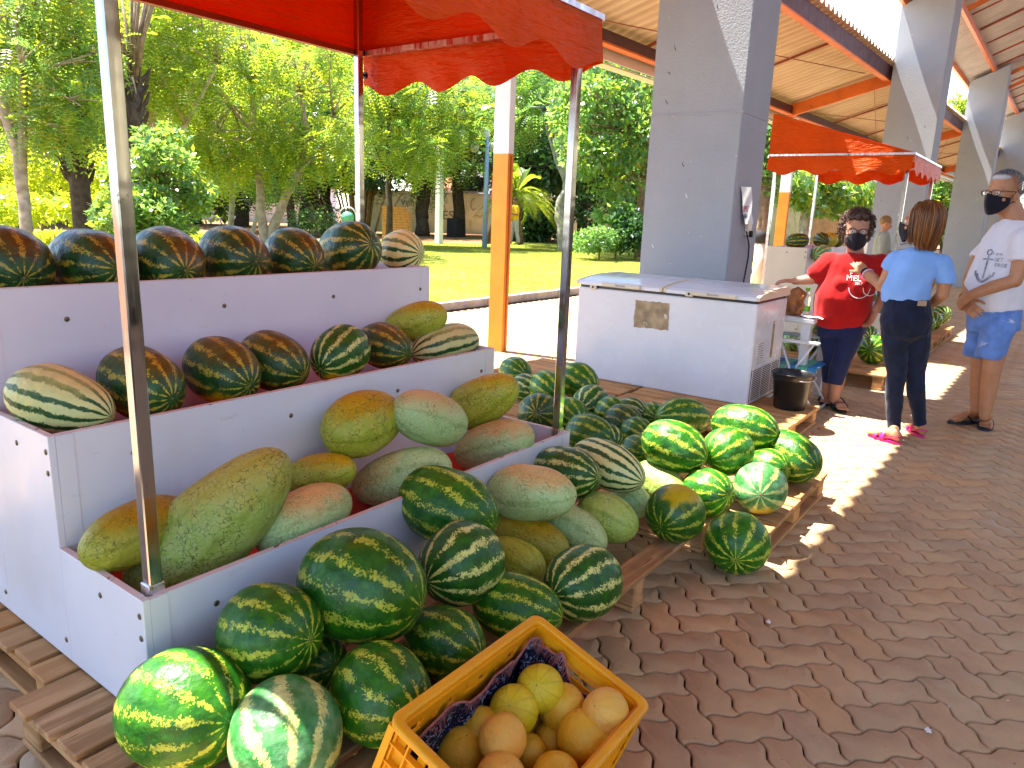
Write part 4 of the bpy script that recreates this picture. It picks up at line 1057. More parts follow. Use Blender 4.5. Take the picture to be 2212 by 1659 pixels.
_mm = {}
def fruit_mesh(e, var=0):
    k = round(e*10)/10
    if (k, var) in _mm: return _mm[k, var]
    m = MB(); nu, nv = 56, 40; ex = 2.0+.35*min(1, (k-1)*1.2)
    vs = []
    rr = random.Random(int(k*100)+var*17)
    ph = [rr.uniform(0, 6.28) for _ in range(4)]; tap = rr.uniform(-.07, .07)*(k > 1.05); bend = rr.uniform(-.05, .05)*(k-1)*2; lump = .03 if k > 1.05 else .012
    for i in range(1, nv):
        t = pi*i/nv; z = cos(t); r = max(0, 1-abs(z)**ex)**(1/2.05)
        r *= 1+.03*sin(z*2.1+ph[0])+tap*z
        for j in range(nu):
            a = 2*pi*j/nu; q = r*(1+.010*sin(2*a+ph[1])+.006*sin(3*a+z*3+ph[2])+.004*sin(10*a)*r)
            q *= 1+lump*mnoise.noise(V((cos(a)*r*1.3+ph[3]*3, sin(a)*r*1.3, z*1.4+var*9)))*1.6
            vs.append((q*cos(a)+bend*(1-z*z), q*sin(a), z*k))
    n0 = len(vs); vs += [(0, 0, k*.992), (0, 0, -k*.985)]
    fs = [(i*nu+j, (i+1)*nu+j, (i+1)*nu+(j+1) % nu, i*nu+(j+1) % nu) for i in range(nv-2) for j in range(nu)]
    fs += [(n0, j, (j+1) % nu) for j in range(nu)]+[(n0+1, (nv-2)*nu+(j+1) % nu, (nv-2)*nu+j) for j in range(nu)]
    m.add(vs, fs, 0)
    # stem scar at one end, small blossom scar at the other
    def disc(z, s, r, mi):
        n = 10; m.add([(r*cos(2*pi*j/n)*(1+.2*sin(j*2.3)), r*sin(2*pi*j/n), z) for j in range(n)]+[(0, 0, z+s*.02)], [((j, (j+1) % n, n) if s > 0 else ((j+1) % n, j, n)) for j in range(n)], mi)
    disc(k*.996, 1, .035, 1); disc(-k*.99, -1, .07, 1)
    m.tube([(0, 0, -k*.985), (.01, .01, -k-.05), (.05, .03, -k-.10)], [.035, .026, .03], 7, 1)
    me = m.mesh('melon_rind', [M['green'], M['stem']], smooth=True); _mm[k, var] = me; return me
def place_fruit(row, group):
    cx, cy, b, e, px_, py_, kind, mode, val, patch, belly, label = row
    z = .28
    for _ in range(25):
        if mode == 'Y': p = ony(cx, cy, val)
        elif mode == 'X': p = onx(cx, cy, val)
        else:
            if mode == 'z': z = val
            p = onz(cx, cy, z)
        dep = (p-C0).dot(FW); r = b*dep/FOC
        if mode == 'b': z = .142+r*.985
        if mode == 'f': z = r*.985
    dx = (px_-cx)*dep/FOC; dy = -(py_-cy)*dep/FOC; a = r*e; pp = sqrt(dx*dx+dy*dy)
    if pp > a: dx *= a/pp; dy *= a/pp
    rd = (p-C0).normalized(); ax = RT*dx+UP*dy; ax = ax-rd*ax.dot(rd); ax = ax-rd*sqrt(max(0, a*a-ax.length_squared)); ax.normalize()
    nm = 'watermelon' if kind in ('green', 'bright', 'dark', 'light', 'pale') else 'long_melon'
    o = link(nm, fruit_mesh(e, len(label) % 3), None, p); o.scale = (r, r, r)
    rnd = random.Random(label)
    Q = V((0, 0, 1)).rotation_difference(ax).to_matrix() @ Matrix.Rotation(rnd.uniform(0, 6.28), 3, 'Z')
    o.rotation_euler = Q.to_euler()
    o.material_slots[0].link = 'OBJECT'; o.material_slots[0].material = M[kind]
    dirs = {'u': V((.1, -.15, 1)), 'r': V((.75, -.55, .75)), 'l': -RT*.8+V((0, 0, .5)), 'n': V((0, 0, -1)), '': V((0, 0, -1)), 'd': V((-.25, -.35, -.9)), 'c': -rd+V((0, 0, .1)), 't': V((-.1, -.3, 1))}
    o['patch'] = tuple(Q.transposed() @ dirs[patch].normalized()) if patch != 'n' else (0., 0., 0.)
    o['belly'] = tuple(Q.transposed() @ dirs[belly].normalized()) if belly else (0., 0., 0.)
    tag(o, label, 'watermelon' if nm == 'watermelon' else 'melon', group)
    return o
for i, row in enumerate(FRUIT):
    place_fruit(row, 'melons on the tiers of the near stall' if i < 24 else 'melons heaped on the pallets in front')
for row in FRUIT2: place_fruit(row, 'melons at the far stall')
# ---------------------------------------------------------------- orange crate tipped over the pallet edge
ca, cb, cc = V((1.467, .955, .413)), V((1.475, .615, .293)), V((.908, .934, .437))
ex = (ca-cc).normalized(); ey = (ca-cb).normalized(); ey = (ey-ex*ey.dot(ex)).normalized(); ez = ex.cross(ey)
W, Dp, Hh = .56, .36, .31
base = cc-ey*Dp-ez*Hh
def cw(x, y, z): return base+ex*x+ey*y+ez*z
crate = thing('plastic_crate', 'orange yellow plastic crate of yellow melons tipped against the pallet edge', 'crate', tuple(base))
M['crate'] = simple('orange_crate_plastic', (.88,.38,.004), .42, var=.08, scale=5, fine=(24, .72, (.50,.25,.05)))
def cbox(mb, a, b): mb.add([cw(*q) for q in ((a[0],a[1],a[2]),(b[0],a[1],a[2]),(b[0],b[1],a[2]),(a[0],b[1],a[2]),(a[0],a[1],b[2]),(b[0],a[1],b[2]),(b[0],b[1],b[2]),(a[0],b[1],b[2]))], [(0,3,2,1),(4,5,6,7),(0,1,5,4),(1,2,6,5),(2,3,7,6),(3,0,4,7)])
wt = .006
def wall(name, axis, pos, inward):
    """a wall of solid band, slotted upper band, outer ribs"""
    m = MB(); L = W if axis == 'x' else Dp
    def bx(a0, a1, z0, z1, t0=0., t1=wt):
        lo, hi = pos+inward*t0, pos+inward*t1
        if lo > hi: lo, hi = hi, lo
        if axis == 'x': cbox(m, (a0, lo, z0), (a1, hi, z1))
        else: cbox(m, (lo, a0, z0), (hi, a1, z1))
    zs0, zs1 = Hh-.072, Hh-.040
    bx(.012, L-.012, .012, zs0); bx(.012, L-.012, zs1, Hh-.013)
    if axis == 'x': slots = [(.04,.10),(.135,.155),(.185,.215),(.25,.335),(.37,.385),(.415,.455),(.48,.53)]
    else: slots = [(.055,.085),(.10,.255),(.275,.31)]
    q = .012
    for a0, a1 in slots: bx(q, a0, zs0+.0004, zs1-.0004); q = a1
    bx(q, L-.012, zs0+.0004, zs1-.0004)
    o = m.build(name, M['crate'], crate)
    m = MB(); n = 9 if axis == 'x' else 6
    for k in range(n+1):
        a0 = .004+(L-.012)*k/n; bx(a0, a0+.004, .012, Hh-.016, -.016, -.0004)
    for z in (.05, .10, .15, .20, .25): bx(.006, L-.006, z, z+.004, -.0145, -.0006)
    m.build('wall_ribs', M['crate'], crate)
wall('side_wall', 'x', Dp-.022, -1); wall('side_wall', 'x', .022, 1); wall('end_wall', 'y', .022, 1); wall('end_wall', 'y', W-.022, -1)
m = MB(); rw, rh = .022, .016
def rim_ring(o_, z, r=.03, n=6):
    pts = []
    for (cx_, cy_, a0) in ((W-o_-r, Dp-o_-r, 0), (o_+r, Dp-o_-r, 90), (o_+r, o_+r, 180), (W-o_-r, o_+r, 270)):
        for k in range(n+1): a = radians(a0+90*k/n); pts.append(cw(cx_+r*cos(a), cy_+r*sin(a), z))
    return pts
rings = [rim_ring(0, Hh-rh), rim_ring(-.001, Hh-.003), rim_ring(.003, Hh), rim_ring(rw-.003, Hh, .022), rim_ring(rw, Hh-.003, .02), rim_ring(rw, Hh-rh, .02), rim_ring(0, Hh-rh)]
m.loft(rings, caps=False); o = m.build('rim', M['crate'], crate, smooth=True)
m = MB(); cbox(m, (.024, .024, .0), (W-.024, Dp-.024, .008)); m.build('base_plate', M['crate'], crate)
# patterned cloth lining two walls
def cloth_mat():
    m, nt, b, o = mat('dark_patterned_cloth'); n = N(nt); P = n.co()
    a = n.noise(P, 55, 4, .8, dist=1.5)
    col = n.mix(n.ss(a, .55, .59), (.010,.013,.035), (.36,.36,.46))
    col = n.mix(n.ss(n.noise(P, 26, 3, .7), .60, .64), col, (.22,.03,.045))
    n.l(col, b.inputs['Base Color']); setb(b, rough=.95, spec=.1); n.l(n.bump(n.noise(P, 120, 3), .5, .004), b.inputs['Normal']); return m
M['cloth'] = cloth_mat(); M['fringe'] = simple('pink_selvedge', (.34,.12,.11), .9, var=.3, scale=60)
cl = thing('lining_cloth', 'dark navy and white patterned cloth with a pink frayed edge lining the crate', 'cloth', tuple(base))
path = [(.035,.05),(.033,.15),(.032,.26),(.05,.325),(.14,.328),(.24,.322),(.34,.328),(.43,.325),(.50,.328),(.530,.305),(.528,.25),(.532,.19),(.530,.10)]
top = [.235,.235,.24,.235,.262,.238,.245,.25,.285,.272,.285,.235,.262]
def cloth(u, v):
    k = u*(len(path)-1); i_ = min(int(k), len(path)-2); f = k-i_; f = f*f*(3-2*f)
    x_ = path[i_][0]*(1-f)+path[i_+1][0]*f; y_ = path[i_][1]*(1-f)+path[i_+1][1]*f; t_ = top[i_]*(1-f)+top[i_+1]*f
    cxn, cyn = W/2-x_, Dp/2-y_; l_ = sqrt(cxn*cxn+cyn*cyn); cxn /= l_; cyn /= l_
    w_ = .012*sin(u*46)+.008*sin(u*23+v*9)+.006*mnoise.noise(V((u*40, v*9, 2)))
    d_ = .004+(.045*v**1.25)+w_*min(1, v*6)+.012
    return cw(x_+cxn*d_, y_+cyn*d_, t_*(1-v)+.02*v+.010*sin(u*38)+.004*sin(u*90)-.0*v)
nu, nv = 150, 16; m = MB()
pts = [cloth(i/nu, j/nv) for j in range(nv+1) for i in range(nu+1)]
m.add(pts, [(j*(nu+1)+i, j*(nu+1)+i+1, (j+1)*(nu+1)+i+1, (j+1)*(nu+1)+i) for j in range(nv) for i in range(nu)])
m.build('drape', M['cloth'], cl, smooth=True)
m = MB(); m.tube([cloth(i/300, 0)+ez*.003 for i in range(301)], .0030, 6); 
for i in range(420):
    u = random.random(); p = cloth(u, 0); q = cloth(min(1, max(0, u+random.uniform(-.006, .006))), random.uniform(.05, .14))+ez*random.uniform(-.004, .008)
    m.tube([p, (p+q)/2+ex*random.uniform(-.004, .004)+ez*.004, q], .0009, 3, caps=False)
m.build('frayed_edge', M['fringe'], cl, smooth=True)
# yellow melons in the crate: px centre, px radius, height above crate floor, kind, label
YM = [(992,1625,52,.13,'melon_y','yellow melon at the left end inside the crate'),
(1040,1573,45,.16,'melon_y','small yellow melon half hidden at the left of the crate, under the cloth'),
(1110,1535,53,.20,'melon_g','lime yellow ribbed melon nearest the centre of the crate'),
(1167,1487,50,.23,'melon_g','ribbed melon highest up in the picture inside the crate'),
(1086,1597,52,.22,'melon_p','peach coloured melon in the middle of the crate'),
(1214,1528,51,.20,'melon_y','golden melon with sooty specks right of the ribbed ones'),
(1308,1539,50,.27,'melon_p','pale peach melon with a dimple at the right end of the crate'),
(1262,1592,58,.21,'melon_y','largest bright yellow melon on top at the right side of the crate'),
(1192,1600,42,.13,'melon_y','melon low down between the peach and the largest yellow one'),
(1163,1580,36,.10,'melon_p','small peach melon deep between four others in the crate'),
(1140,1625,40,.13,'melon_y','shaded yellow melon low in the front of the crate'),
(1082,1682,54,.20,'melon_p','peach melon cut off by the bottom edge of the photo'),
(1200,1680,52,.20,'melon_y','yellow melon cut off by the bottom edge of the photo')]
for (cx_, cy_, b_, hh, kind, label) in YM:
    r_ = ray(cx_, cy_); t_ = ((base+ez*hh)-C0).dot(ez)/r_.dot(ez); p = C0+r_*t_; rr = b_*t_/FOC
    o = link('yellow_melon', fruit_mesh(1.0), None, p); o.scale = (rr, rr, rr)
    rnd = random.Random(label); o.rotation_euler = (rnd.uniform(-.9, .9), rnd.uniform(-.9, .9), rnd.uniform(0, 6))
    o.material_slots[0].link = 'OBJECT'; o.material_slots[0].material = M[kind]; tag(o, label, 'melon', 'yellow melons in the orange crate')
# few leaves and scraps on the paving
M['scrap'] = simple('white_scrap', (.8,.8,.78), .6); M['dry'] = simple('dry_leaf', (.55,.28,.06), .7)
for (x_, y_, mt, lb) in ((2005, 1580, 'scrap', 'small white scrap on the paving at the lower right'), (1810, 967, 'scrap', 'white paper bit near the black sandals'), (2077, 958, 'dry', 'dry leaf right of the fuchsia sandals'), (1870, 1080, 'dry', 'orange dry leaf on the shadow edge of the paving'), (1660,1345,'scrap','tiny white speck near the lone watermelon')):
    p = onz(x_, y_, .004); m = MB(); n = 9
    m.add([p+V((.013*cos(2*pi*k/n)*(1+.6*sin(k*2)), .008*sin(2*pi*k/n)*(1+.5*cos(k*3)), .003+.003*sin(k*1.9))) for k in range(n)]+[p+V((0, 0, .006))], [(k, (k+1) % n, n) for k in range(n)]); tag(m.build('litter', M[mt], smooth=True), lb, 'litter')
# ---------------------------------------------------------------- foliage
def _unit(a): return a/np.maximum(1e-6, np.linalg.norm(a, axis=-1, keepdims=True))
def diamonds(P, D, Nn, L, Wd):
    """leaf blades: base P, direction D, normal Nn"""
    Sd = _unit(np.cross(D, Nn)); L = L[:, None]; Wd = Wd[:, None]
    mid = P+D*L*.45-np.cross(Sd, D)*L*.06
    v = np.stack([P, mid-Sd*Wd, P+D*L, mid+Sd*Wd], 1).reshape(-1, 3)
    return v, np.arange(len(v)).reshape(-1, 4)
def crown_mesh(name, clumps, m, n, size, kind='broad', droop=.2, off=V((0, 0, 0)), seed=1):
    r = np.random.default_rng(seed)
    C = np.array([list(c[0]) for c in clumps]); Rr = np.array([c[1] for c in clumps]); w = Rr**2; w = w/w.sum()
    k = r.choice(len(clumps), n, p=w)
    d = _unit(r.normal(size=(n, 3))); rad = r.uniform(.25, 1, n)**.45
    sq = np.array([1, 1, .8]); P = C[k]+d*(Rr[k]*rad)[:, None]*sq
    D = _unit(d*.7+r.normal(size=(n, 3))*.55+np.array([0, 0, -droop]))
    if kind == 'broad':
        Nn = _unit(np.array([0, 0, 1])+r.normal(size=(n, 3))*.55)
        L = size*r.uniform(.6, 1.3, n); v, f = diamonds(P, D, Nn, L, L*.30)
    else:
        K = 6; Lf = size*r.uniform(.7, 1.3, n)
        Sd = _unit(np.cross(D, np.array([0, 0, 1.])+r.normal(size=(n, 3))*.3)); Nn = _unit(np.cross(Sd, D))
        vs = []
        for i in range(K):
            t = (i+1)/K; q = P+D*(Lf*t)[:, None]; q[:, 2] -= Lf*t*t*droop
            for s_ in (-1, 1):
                dd = _unit(Sd*s_+D*.55); l = Lf*.30*(1-.45*abs(t-.45))
                v_, _ = diamonds(q, dd, Nn, l, l*.20); vs.append(v_)
        v = np.concatenate(vs); f = np.arange(len(v)).reshape(-1, 4)
    v = v-np.array(off)
    return np_mesh(name, v, f, M[m])
def ground_pt(px, py, d, z=None):
    p = at(px, py, d); return V((p.x, p.y, soilz(p.x, p.y)-.03 if z is None else z))
def tree(name, label, base, paths, bark, clumps, leafs, group=None, cat='tree', twigs=True, seed=1, kind='feather', droop=.35):
    """paths: list of (points, r0, r1); leafs: list of (material, n, size)"""
    t = thing(name, label, cat, base, group)
    m = MB()
    for pts, r0, r1 in paths:
        q = []
        for i in range(len(pts)-1):
            for k in range(4): q.append(pts[i].lerp(pts[i+1], k/4))
        q.append(pts[-1]); nn = len(q)
        q = [p+V((mnoise.noise(p*1.3), mnoise.noise(p*1.3+V((5,5,5))), 0))*r0*.55*(1 if i else 0) for i, p in enumerate(q)]
        m.tube(q, [(r0+(r1-r0)*i/(nn-1))*(1+.12*mnoise.noise(p*4))*(1.25 if i == 0 else 1) for i, p in enumerate(q)], 9)
    if twigs and paths:
        ends = [p for pts, a, b in paths for p in pts[-2:]]
        rr = random.Random(seed)
        for c, rad in clumps:
            c = V(c); e = min(ends, key=lambda p: (p-c).length)
            if (e-c).length < rad*9:
                mid = (e+c)/2+V((rr.uniform(-.2, .2), rr.uniform(-.2, .2), rr.uniform(0, .25)))*rad
                rb = paths[0][2]*.55; m.tube([e, mid, c], [rb, rb*.6, rb*.25], 5)
                for k in range(3):
                    e2 = c+V((rr.gauss(0, 1), rr.gauss(0, 1), rr.gauss(.3, .8)))*rad*.6; m.tube([mid.lerp(c, .6), e2], [rb*.4, rb*.15], 4)
    if m.v: m.build('trunk', M[bark], t, smooth=True)
    for i, (lm, n, size) in enumerate(leafs):
        link('crown' if i == 0 else 'crown_spray', crown_mesh('crown', clumps, lm, n, size, kind, droop, wloc(t), seed*7+i), t)
    return t
def clumps_px(cx, cy, rx, ry, depth, dz, n, rad, seed=0, hollow=.0):
    """n clump centres filling an ellipse seen at cx,cy with half sizes rx,ry (px), depth spread dz (m)"""
    r = random.Random(seed); out = []
    for _ in range(n*20):
        if len(out) >= n: break
        u, v = r.uniform(-1, 1), r.uniform(-1, 1)
        if u*u+v*v > 1 or u*u+v*v < hollow: continue
        out.append((at(cx+u*rx, cy+v*ry, depth+r.uniform(-dz, dz)), rad*r.uniform(.6, 1.35)))
    return out
def P_(d, *pts): return [at(x, y, d) for x, y in pts]
# near left tree with two leaning stems
d = 12.; b = ground_pt(64, 560, d)
tree('feathery_tree', 'leftmost feathery leaved tree with two thin stems leaning left', b,
     [([b]+P_(d, (55, 470), (42, 340), (14, 245), (-15, 110)), .11, .06), ([at(50, 420, d)]+P_(d, (50, 300), (52, 170), (30, 30)), .08, .05)], 'bark_l',
     clumps_px(70, 100, 170, 190, d+.4, 1.2, 46, .42, 3), [('leaf_y', 1500, .34), ('leaf_g', 1300, .30)], 'park trees', seed=11)
# trimmed palm stumps
def boots(t, pts, r0, n, L):
    m = MB(); rr = random.Random(n)
    for k in range(n):
        f = k/n; i = f*(len(pts)-1); a = pts[int(i)].lerp(pts[int(i)+1], i % 1); ang = k*2.4
        o_ = V((cos(ang), sin(ang), 0)); tip = a+o_*(r0+L*.42)+V((0, 0, L*rr.uniform(.7, 1.1)))
        m.tube([a+o_*r0*.6, a+o_*(r0*1.25)+V((0, 0, L*.35)), tip], [.055, .045, .02], 5, flat=.45)
    m.build('frond_stub', M['bark_d'], t, smooth=False)
for (lab, pts_, r0, nb, seed) in (('dark palm trunk bristling with cut frond stubs, left of the front chrome post', ((188, 560), (172, 400), (150, 300), (166, 235)), .17, 46, 1),
                              ('thick palm trunk right of the front chrome post with frond stalks fanning up', ((288, 560), (282, 400), (284, 260), (288, 170)), .19, 40, 2)):
    d = 13.5; b = ground_pt(pts_[0][0], pts_[0][1], d); t = thing('palm_trunk', lab, 'palm', b, 'trimmed palms'); pp = [b]+P_(d, *pts_[1:])
    m = MB(); m.tube(pp, [r0*1.1, r0, r0, r0*.8], 10); m.build('trunk', M['bark_d'], t, smooth=True); boots(t, pp[1:], r0, nb, .30)
    m = MB(); rr = random.Random(5)
    for k in range(13 if seed == 2 else 4):
        a = pp[-1]; x = rr.uniform(-1, 1); q = at((288 if seed == 2 else 160)+x*75, -60 if seed == 2 else 130, d+rr.uniform(-.6, .6)); m.tube([a+V((0,0,-.3)), a.lerp(q, .35)+V((0,0,.1)), q], [.05, .035, .018], 6, flat=.6)
    m.build('frond_stalk', M['bark' if seed == 2 else 'bark_d'], t, smooth=True)
# shrub on the left and lime hedge behind
d = 10.5; b = ground_pt(345, 560, d)
tree('shrub', 'rounded mid green shrub rising behind the top tier, right of the front chrome post', b, [([b]+P_(d, (345, 470), (350, 400)), .04, .02), ([b]+P_(d, (310, 470), (300, 400)), .03, .02)], 'bark',
     clumps_px(340, 420, 96, 100, d, .5, 46, .20, 5)+clumps_px(345, 330, 60, 60, d, .5, 16, .17, 25)+clumps_px(290, 470, 80, 50, d-.4, .3, 20, .18, 6), [('leaf_g', 9500, .085), ('leaf_y', 2500, .10)], 'shrubs', 'shrub', kind='broad', seed=21)
d = 19.; b = ground_pt(90, 520, d)
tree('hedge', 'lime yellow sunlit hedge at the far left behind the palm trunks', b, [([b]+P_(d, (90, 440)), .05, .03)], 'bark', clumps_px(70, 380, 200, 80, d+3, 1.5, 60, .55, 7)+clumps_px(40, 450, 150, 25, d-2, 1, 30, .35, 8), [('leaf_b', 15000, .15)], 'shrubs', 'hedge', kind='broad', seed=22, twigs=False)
def tuft(label, px, py, d, n, L, m_='leaf_b'):
    b = ground_pt(px, py, d); c = at(px, py, d); b.z = min(b.z, c.z-.1); rr = np.random.default_rng(int(px))
    a = rr.uniform(0, 2*pi, n); el = rr.uniform(.5, 1.4, n); l = L*rr.uniform(.6, 1.2, n)
    D0 = np.stack([np.cos(a)*np.cos(el), np.sin(a)*np.cos(el), np.sin(el)], 1); base = np.array(c)-np.array([0, 0, L*.5])+rr.normal(0, .05, (n, 3))*np.array([1, 1, .1])
    vs = []; sd = np.stack([-np.sin(a), np.cos(a), 0*a], 1)*.012
    p0 = base; p1 = base+D0*l[:, None]*.55; p2 = base+D0*l[:, None]*.95+np.array([0, 0, -1])*(l*.35)[:, None]
    v = np.stack([p0-sd, p0+sd, p1+sd*.9, p1-sd*.9, p1-sd*.9, p1+sd*.9, p2+sd*.1, p2-sd*.1], 1).reshape(-1, 3)
    return tag(link('grassy_plant', np_mesh('grassy_plant', v, np.arange(len(v)).reshape(-1, 4), M[m_])), label, 'plant', 'spiky tufts')
tuft('spiky grassy tuft just above the second melon of the top tier', 115, 505, 8.6, 420, .42)
tuft('spiky grassy tuft between the third and fourth melons of the top tier', 432, 512, 9.2, 300, .36)
# yellow green tree behind the palms
d = 17.; b = ground_pt(300, 520, d)
tree('feathery_tree', 'bright yellow green feathery tree right behind the palm stalks', b, [([b]+P_(d, (310, 400), (330, 250), (360, 120)), .12, .06), ([at(318, 350, d)]+P_(d, (400, 270), (470, 140)), .07, .04)], 'bark_l',
     clumps_px(330, 60, 210, 150, d, 1.6, 52, .55, 9)+clumps_px(230, 230, 60, 120, d+1, 1, 12, .45, 19), [('leaf_y', 2600, .42)], 'park trees', seed=12)
# twin trunk tree behind the top tier
d = 20.; b = ground_pt(572, 580, d); b2 = ground_pt(598, 580, d)
tree('feathery_tree', 'feathery tree with one upright and one strongly leaning light brown stem behind the top tier', b,
     [([b]+P_(d, (570, 505), (560, 400), (552, 290), (545, 180)), .15, .07), ([b2]+P_(d, (585, 500), (620, 425), (655, 362), (662, 300), (650, 200)), .15, .06), ([at(655, 362, d)]+P_(d, (690, 330), (720, 250)), .07, .03), ([at(552, 290, d)]+P_(d, (500, 230), (440, 140)), .06, .03)], 'bark_l',
     clumps_px(560, 200, 230, 160, d, 2., 70, .42, 13)+clumps_px(640, 330, 130, 60, d-.5, 1, 16, .38, 15)+clumps_px(470, 330, 80, 60, d+.5, 1, 14, .4, 16), [('leaf_y', 2700, .40), ('leaf_b', 1100, .38), ('leaf_g', 1500, .34)], 'park trees', seed=13)
d = 24.; b = ground_pt(497, 540, d)
tree('feathery_tree', 'slim pale stemmed tree left of the twin stemmed one', b, [([b]+P_(d, (500, 430), (508, 340), (500, 230)), .10, .05), ([at(505, 380, d)]+P_(d, (545, 330)), .05, .03)], 'bark_g',
     clumps_px(470, 260, 130, 120, d, 2, 40, .6, 17), [('leaf_y', 1700, .46), ('leaf_b', 500, .42)], 'park trees', seed=14)
d = 23.; b = ground_pt(540, 545, d)
tree('sapling', 'thin pale greenish stem leaning right beside the twin stemmed tree', b, [([b]+P_(d, (552, 470), (566, 420)), .07, .05)], 'bark_g', clumps_px(570, 395, 30, 20, d, .4, 5, .3, 18), [('leaf_g', 160, .35)], 'park trees', seed=15)
# mid distance trees
def simple_tree(lab, px, d, top, crown, leafs, bark='bark_d', r=.18, n=40, rad=.8, seed=1, lean=0, name='park_tree', kind='feather', fork=None, dz=2.5):
    b = ground_pt(px, 500, d); pths = [([b]+P_(d, (px+lean*.4, (top+480)/2), (px+lean, top)), r, r*.55)]
    if fork: pths.append(([at(px, 470, d)]+P_(d, *fork), r*.8, r*.4))
    return tree(name, lab, b, pths, bark, clumps_px(*crown[:4], d, dz, n, rad, seed), leafs, 'park trees', kind=kind, seed=seed)
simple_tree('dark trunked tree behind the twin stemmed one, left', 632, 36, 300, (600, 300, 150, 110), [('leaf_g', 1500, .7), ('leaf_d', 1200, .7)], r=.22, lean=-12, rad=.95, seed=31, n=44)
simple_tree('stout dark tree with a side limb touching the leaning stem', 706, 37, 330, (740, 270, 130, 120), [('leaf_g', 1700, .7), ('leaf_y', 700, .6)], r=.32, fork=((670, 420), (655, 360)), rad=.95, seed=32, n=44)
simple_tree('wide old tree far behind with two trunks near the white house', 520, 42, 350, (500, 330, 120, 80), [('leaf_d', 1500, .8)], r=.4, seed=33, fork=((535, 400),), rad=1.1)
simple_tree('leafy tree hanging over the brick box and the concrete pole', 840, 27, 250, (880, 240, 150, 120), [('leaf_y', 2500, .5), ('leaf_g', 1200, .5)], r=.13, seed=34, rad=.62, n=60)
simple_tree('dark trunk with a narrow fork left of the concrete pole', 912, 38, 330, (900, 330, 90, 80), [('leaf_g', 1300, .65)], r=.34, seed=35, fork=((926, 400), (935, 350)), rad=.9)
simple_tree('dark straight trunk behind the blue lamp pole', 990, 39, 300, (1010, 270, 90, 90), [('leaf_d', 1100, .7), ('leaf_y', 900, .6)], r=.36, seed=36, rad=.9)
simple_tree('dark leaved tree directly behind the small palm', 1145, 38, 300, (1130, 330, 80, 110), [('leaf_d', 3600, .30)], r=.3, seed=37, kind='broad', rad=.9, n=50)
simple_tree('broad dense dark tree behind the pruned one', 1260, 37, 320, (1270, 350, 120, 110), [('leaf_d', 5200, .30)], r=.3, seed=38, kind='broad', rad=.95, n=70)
simple_tree('big bright green tree left of the nearest grey pillar, trunk at its foot', 1392, 26, 300, (1345, 250, 130, 150), [('leaf_g', 9500, .20), ('leaf_y', 3500, .20)], 'bark', r=.20, lean=-12, seed=39, kind='broad', rad=.62, n=90)
simple_tree('tree reaching up under the canopy valance beside the orange post', 1060, 33, 200, (1130, 215, 90, 80), [('leaf_g', 1100, .55), ('leaf_y', 700, .5)], r=.16, lean=40, seed=40, rad=.8, n=26)
# pruned tree with bare upright limbs
d = 30.; b = ground_pt(1222, 530, d)
tree('pruned_tree', 'pale pruned tree with a winding trunk and a bundle of bare upright limbs', b,
     [([b]+P_(d, (1215, 505), (1206, 470), (1210, 440), (1226, 410), (1224, 385)), .24, .13)]+[([at(1222, 395, d)]+P_(d, (1222+k*5, 350), (1205+k*9.5, 255-abs(k)*6)), .085, .035) for k in range(-4, 3)], 'bark_g',
     clumps_px(1215, 215, 60, 50, d, 1, 16, .5, 41), [('leaf_g', 650, .42)], 'park trees', seed=41)
# distant belt of trees closing the view
for k, (cx, cy, rx, ry, dd) in enumerate(((-60, 200, 190, 260, 34), (180, 190, 180, 260, 40), (420, 180, 180, 260, 44), (660, 150, 180, 200, 46), (900, 180, 160, 190, 50), (1180, 300, 130, 110, 48), (1400, 300, 130, 150, 46))):
    b = ground_pt(cx, 500, dd)
    tree('distant_tree', ['distant tree crown behind the leftmost stems', 'distant tree crown behind the palm trunks', 'distant tree behind the slim pale stem', 'distant tree behind the bamboo clump', 'distant tree behind the concrete pole', 'distant tree behind the small palm and dark trees', 'distant tree behind the big bright green one'][k], b,
         [([b]+P_(dd, (cx, 420), (cx+10, 300)), .4, .2)], 'bark_d', clumps_px(cx, cy, rx, ry, dd, 3, 100, 1.5, 50+k), [('leaf_y' if k in (0, 1, 2) else 'leaf_g', 9000, .46), ('leaf_d', 3500, .46)], 'distant trees', kind='broad', seed=50+k)
# bamboo clump
t = thing('bamboo_clump', 'clump of yellow bamboo canes fanning out left of the brick box', 'bamboo', ground_pt(760, 500, 37)); rr = random.Random(8)
for k in range(34):
    x = rr.gauss(762, 26); d = 37+rr.uniform(-.8, .8); b = ground_pt(x, 500, d); x2 = x+(x-768)*1.5-rr.uniform(-10, 22)
    m = MB(); m.tube([b]+P_(d, (x+(x2-x)*.3, 440), (x2, 330)), [.055, .05, .03], 6); m.build('cane', M['bamboo'], t, smooth=True)
link('foliage', crown_mesh('foliage', clumps_px(765, 340, 110, 55, 37, 2, 50, .8, 61), 'leaf_d', 6500, .26, 'broad', .6, wloc(t), 61), t)
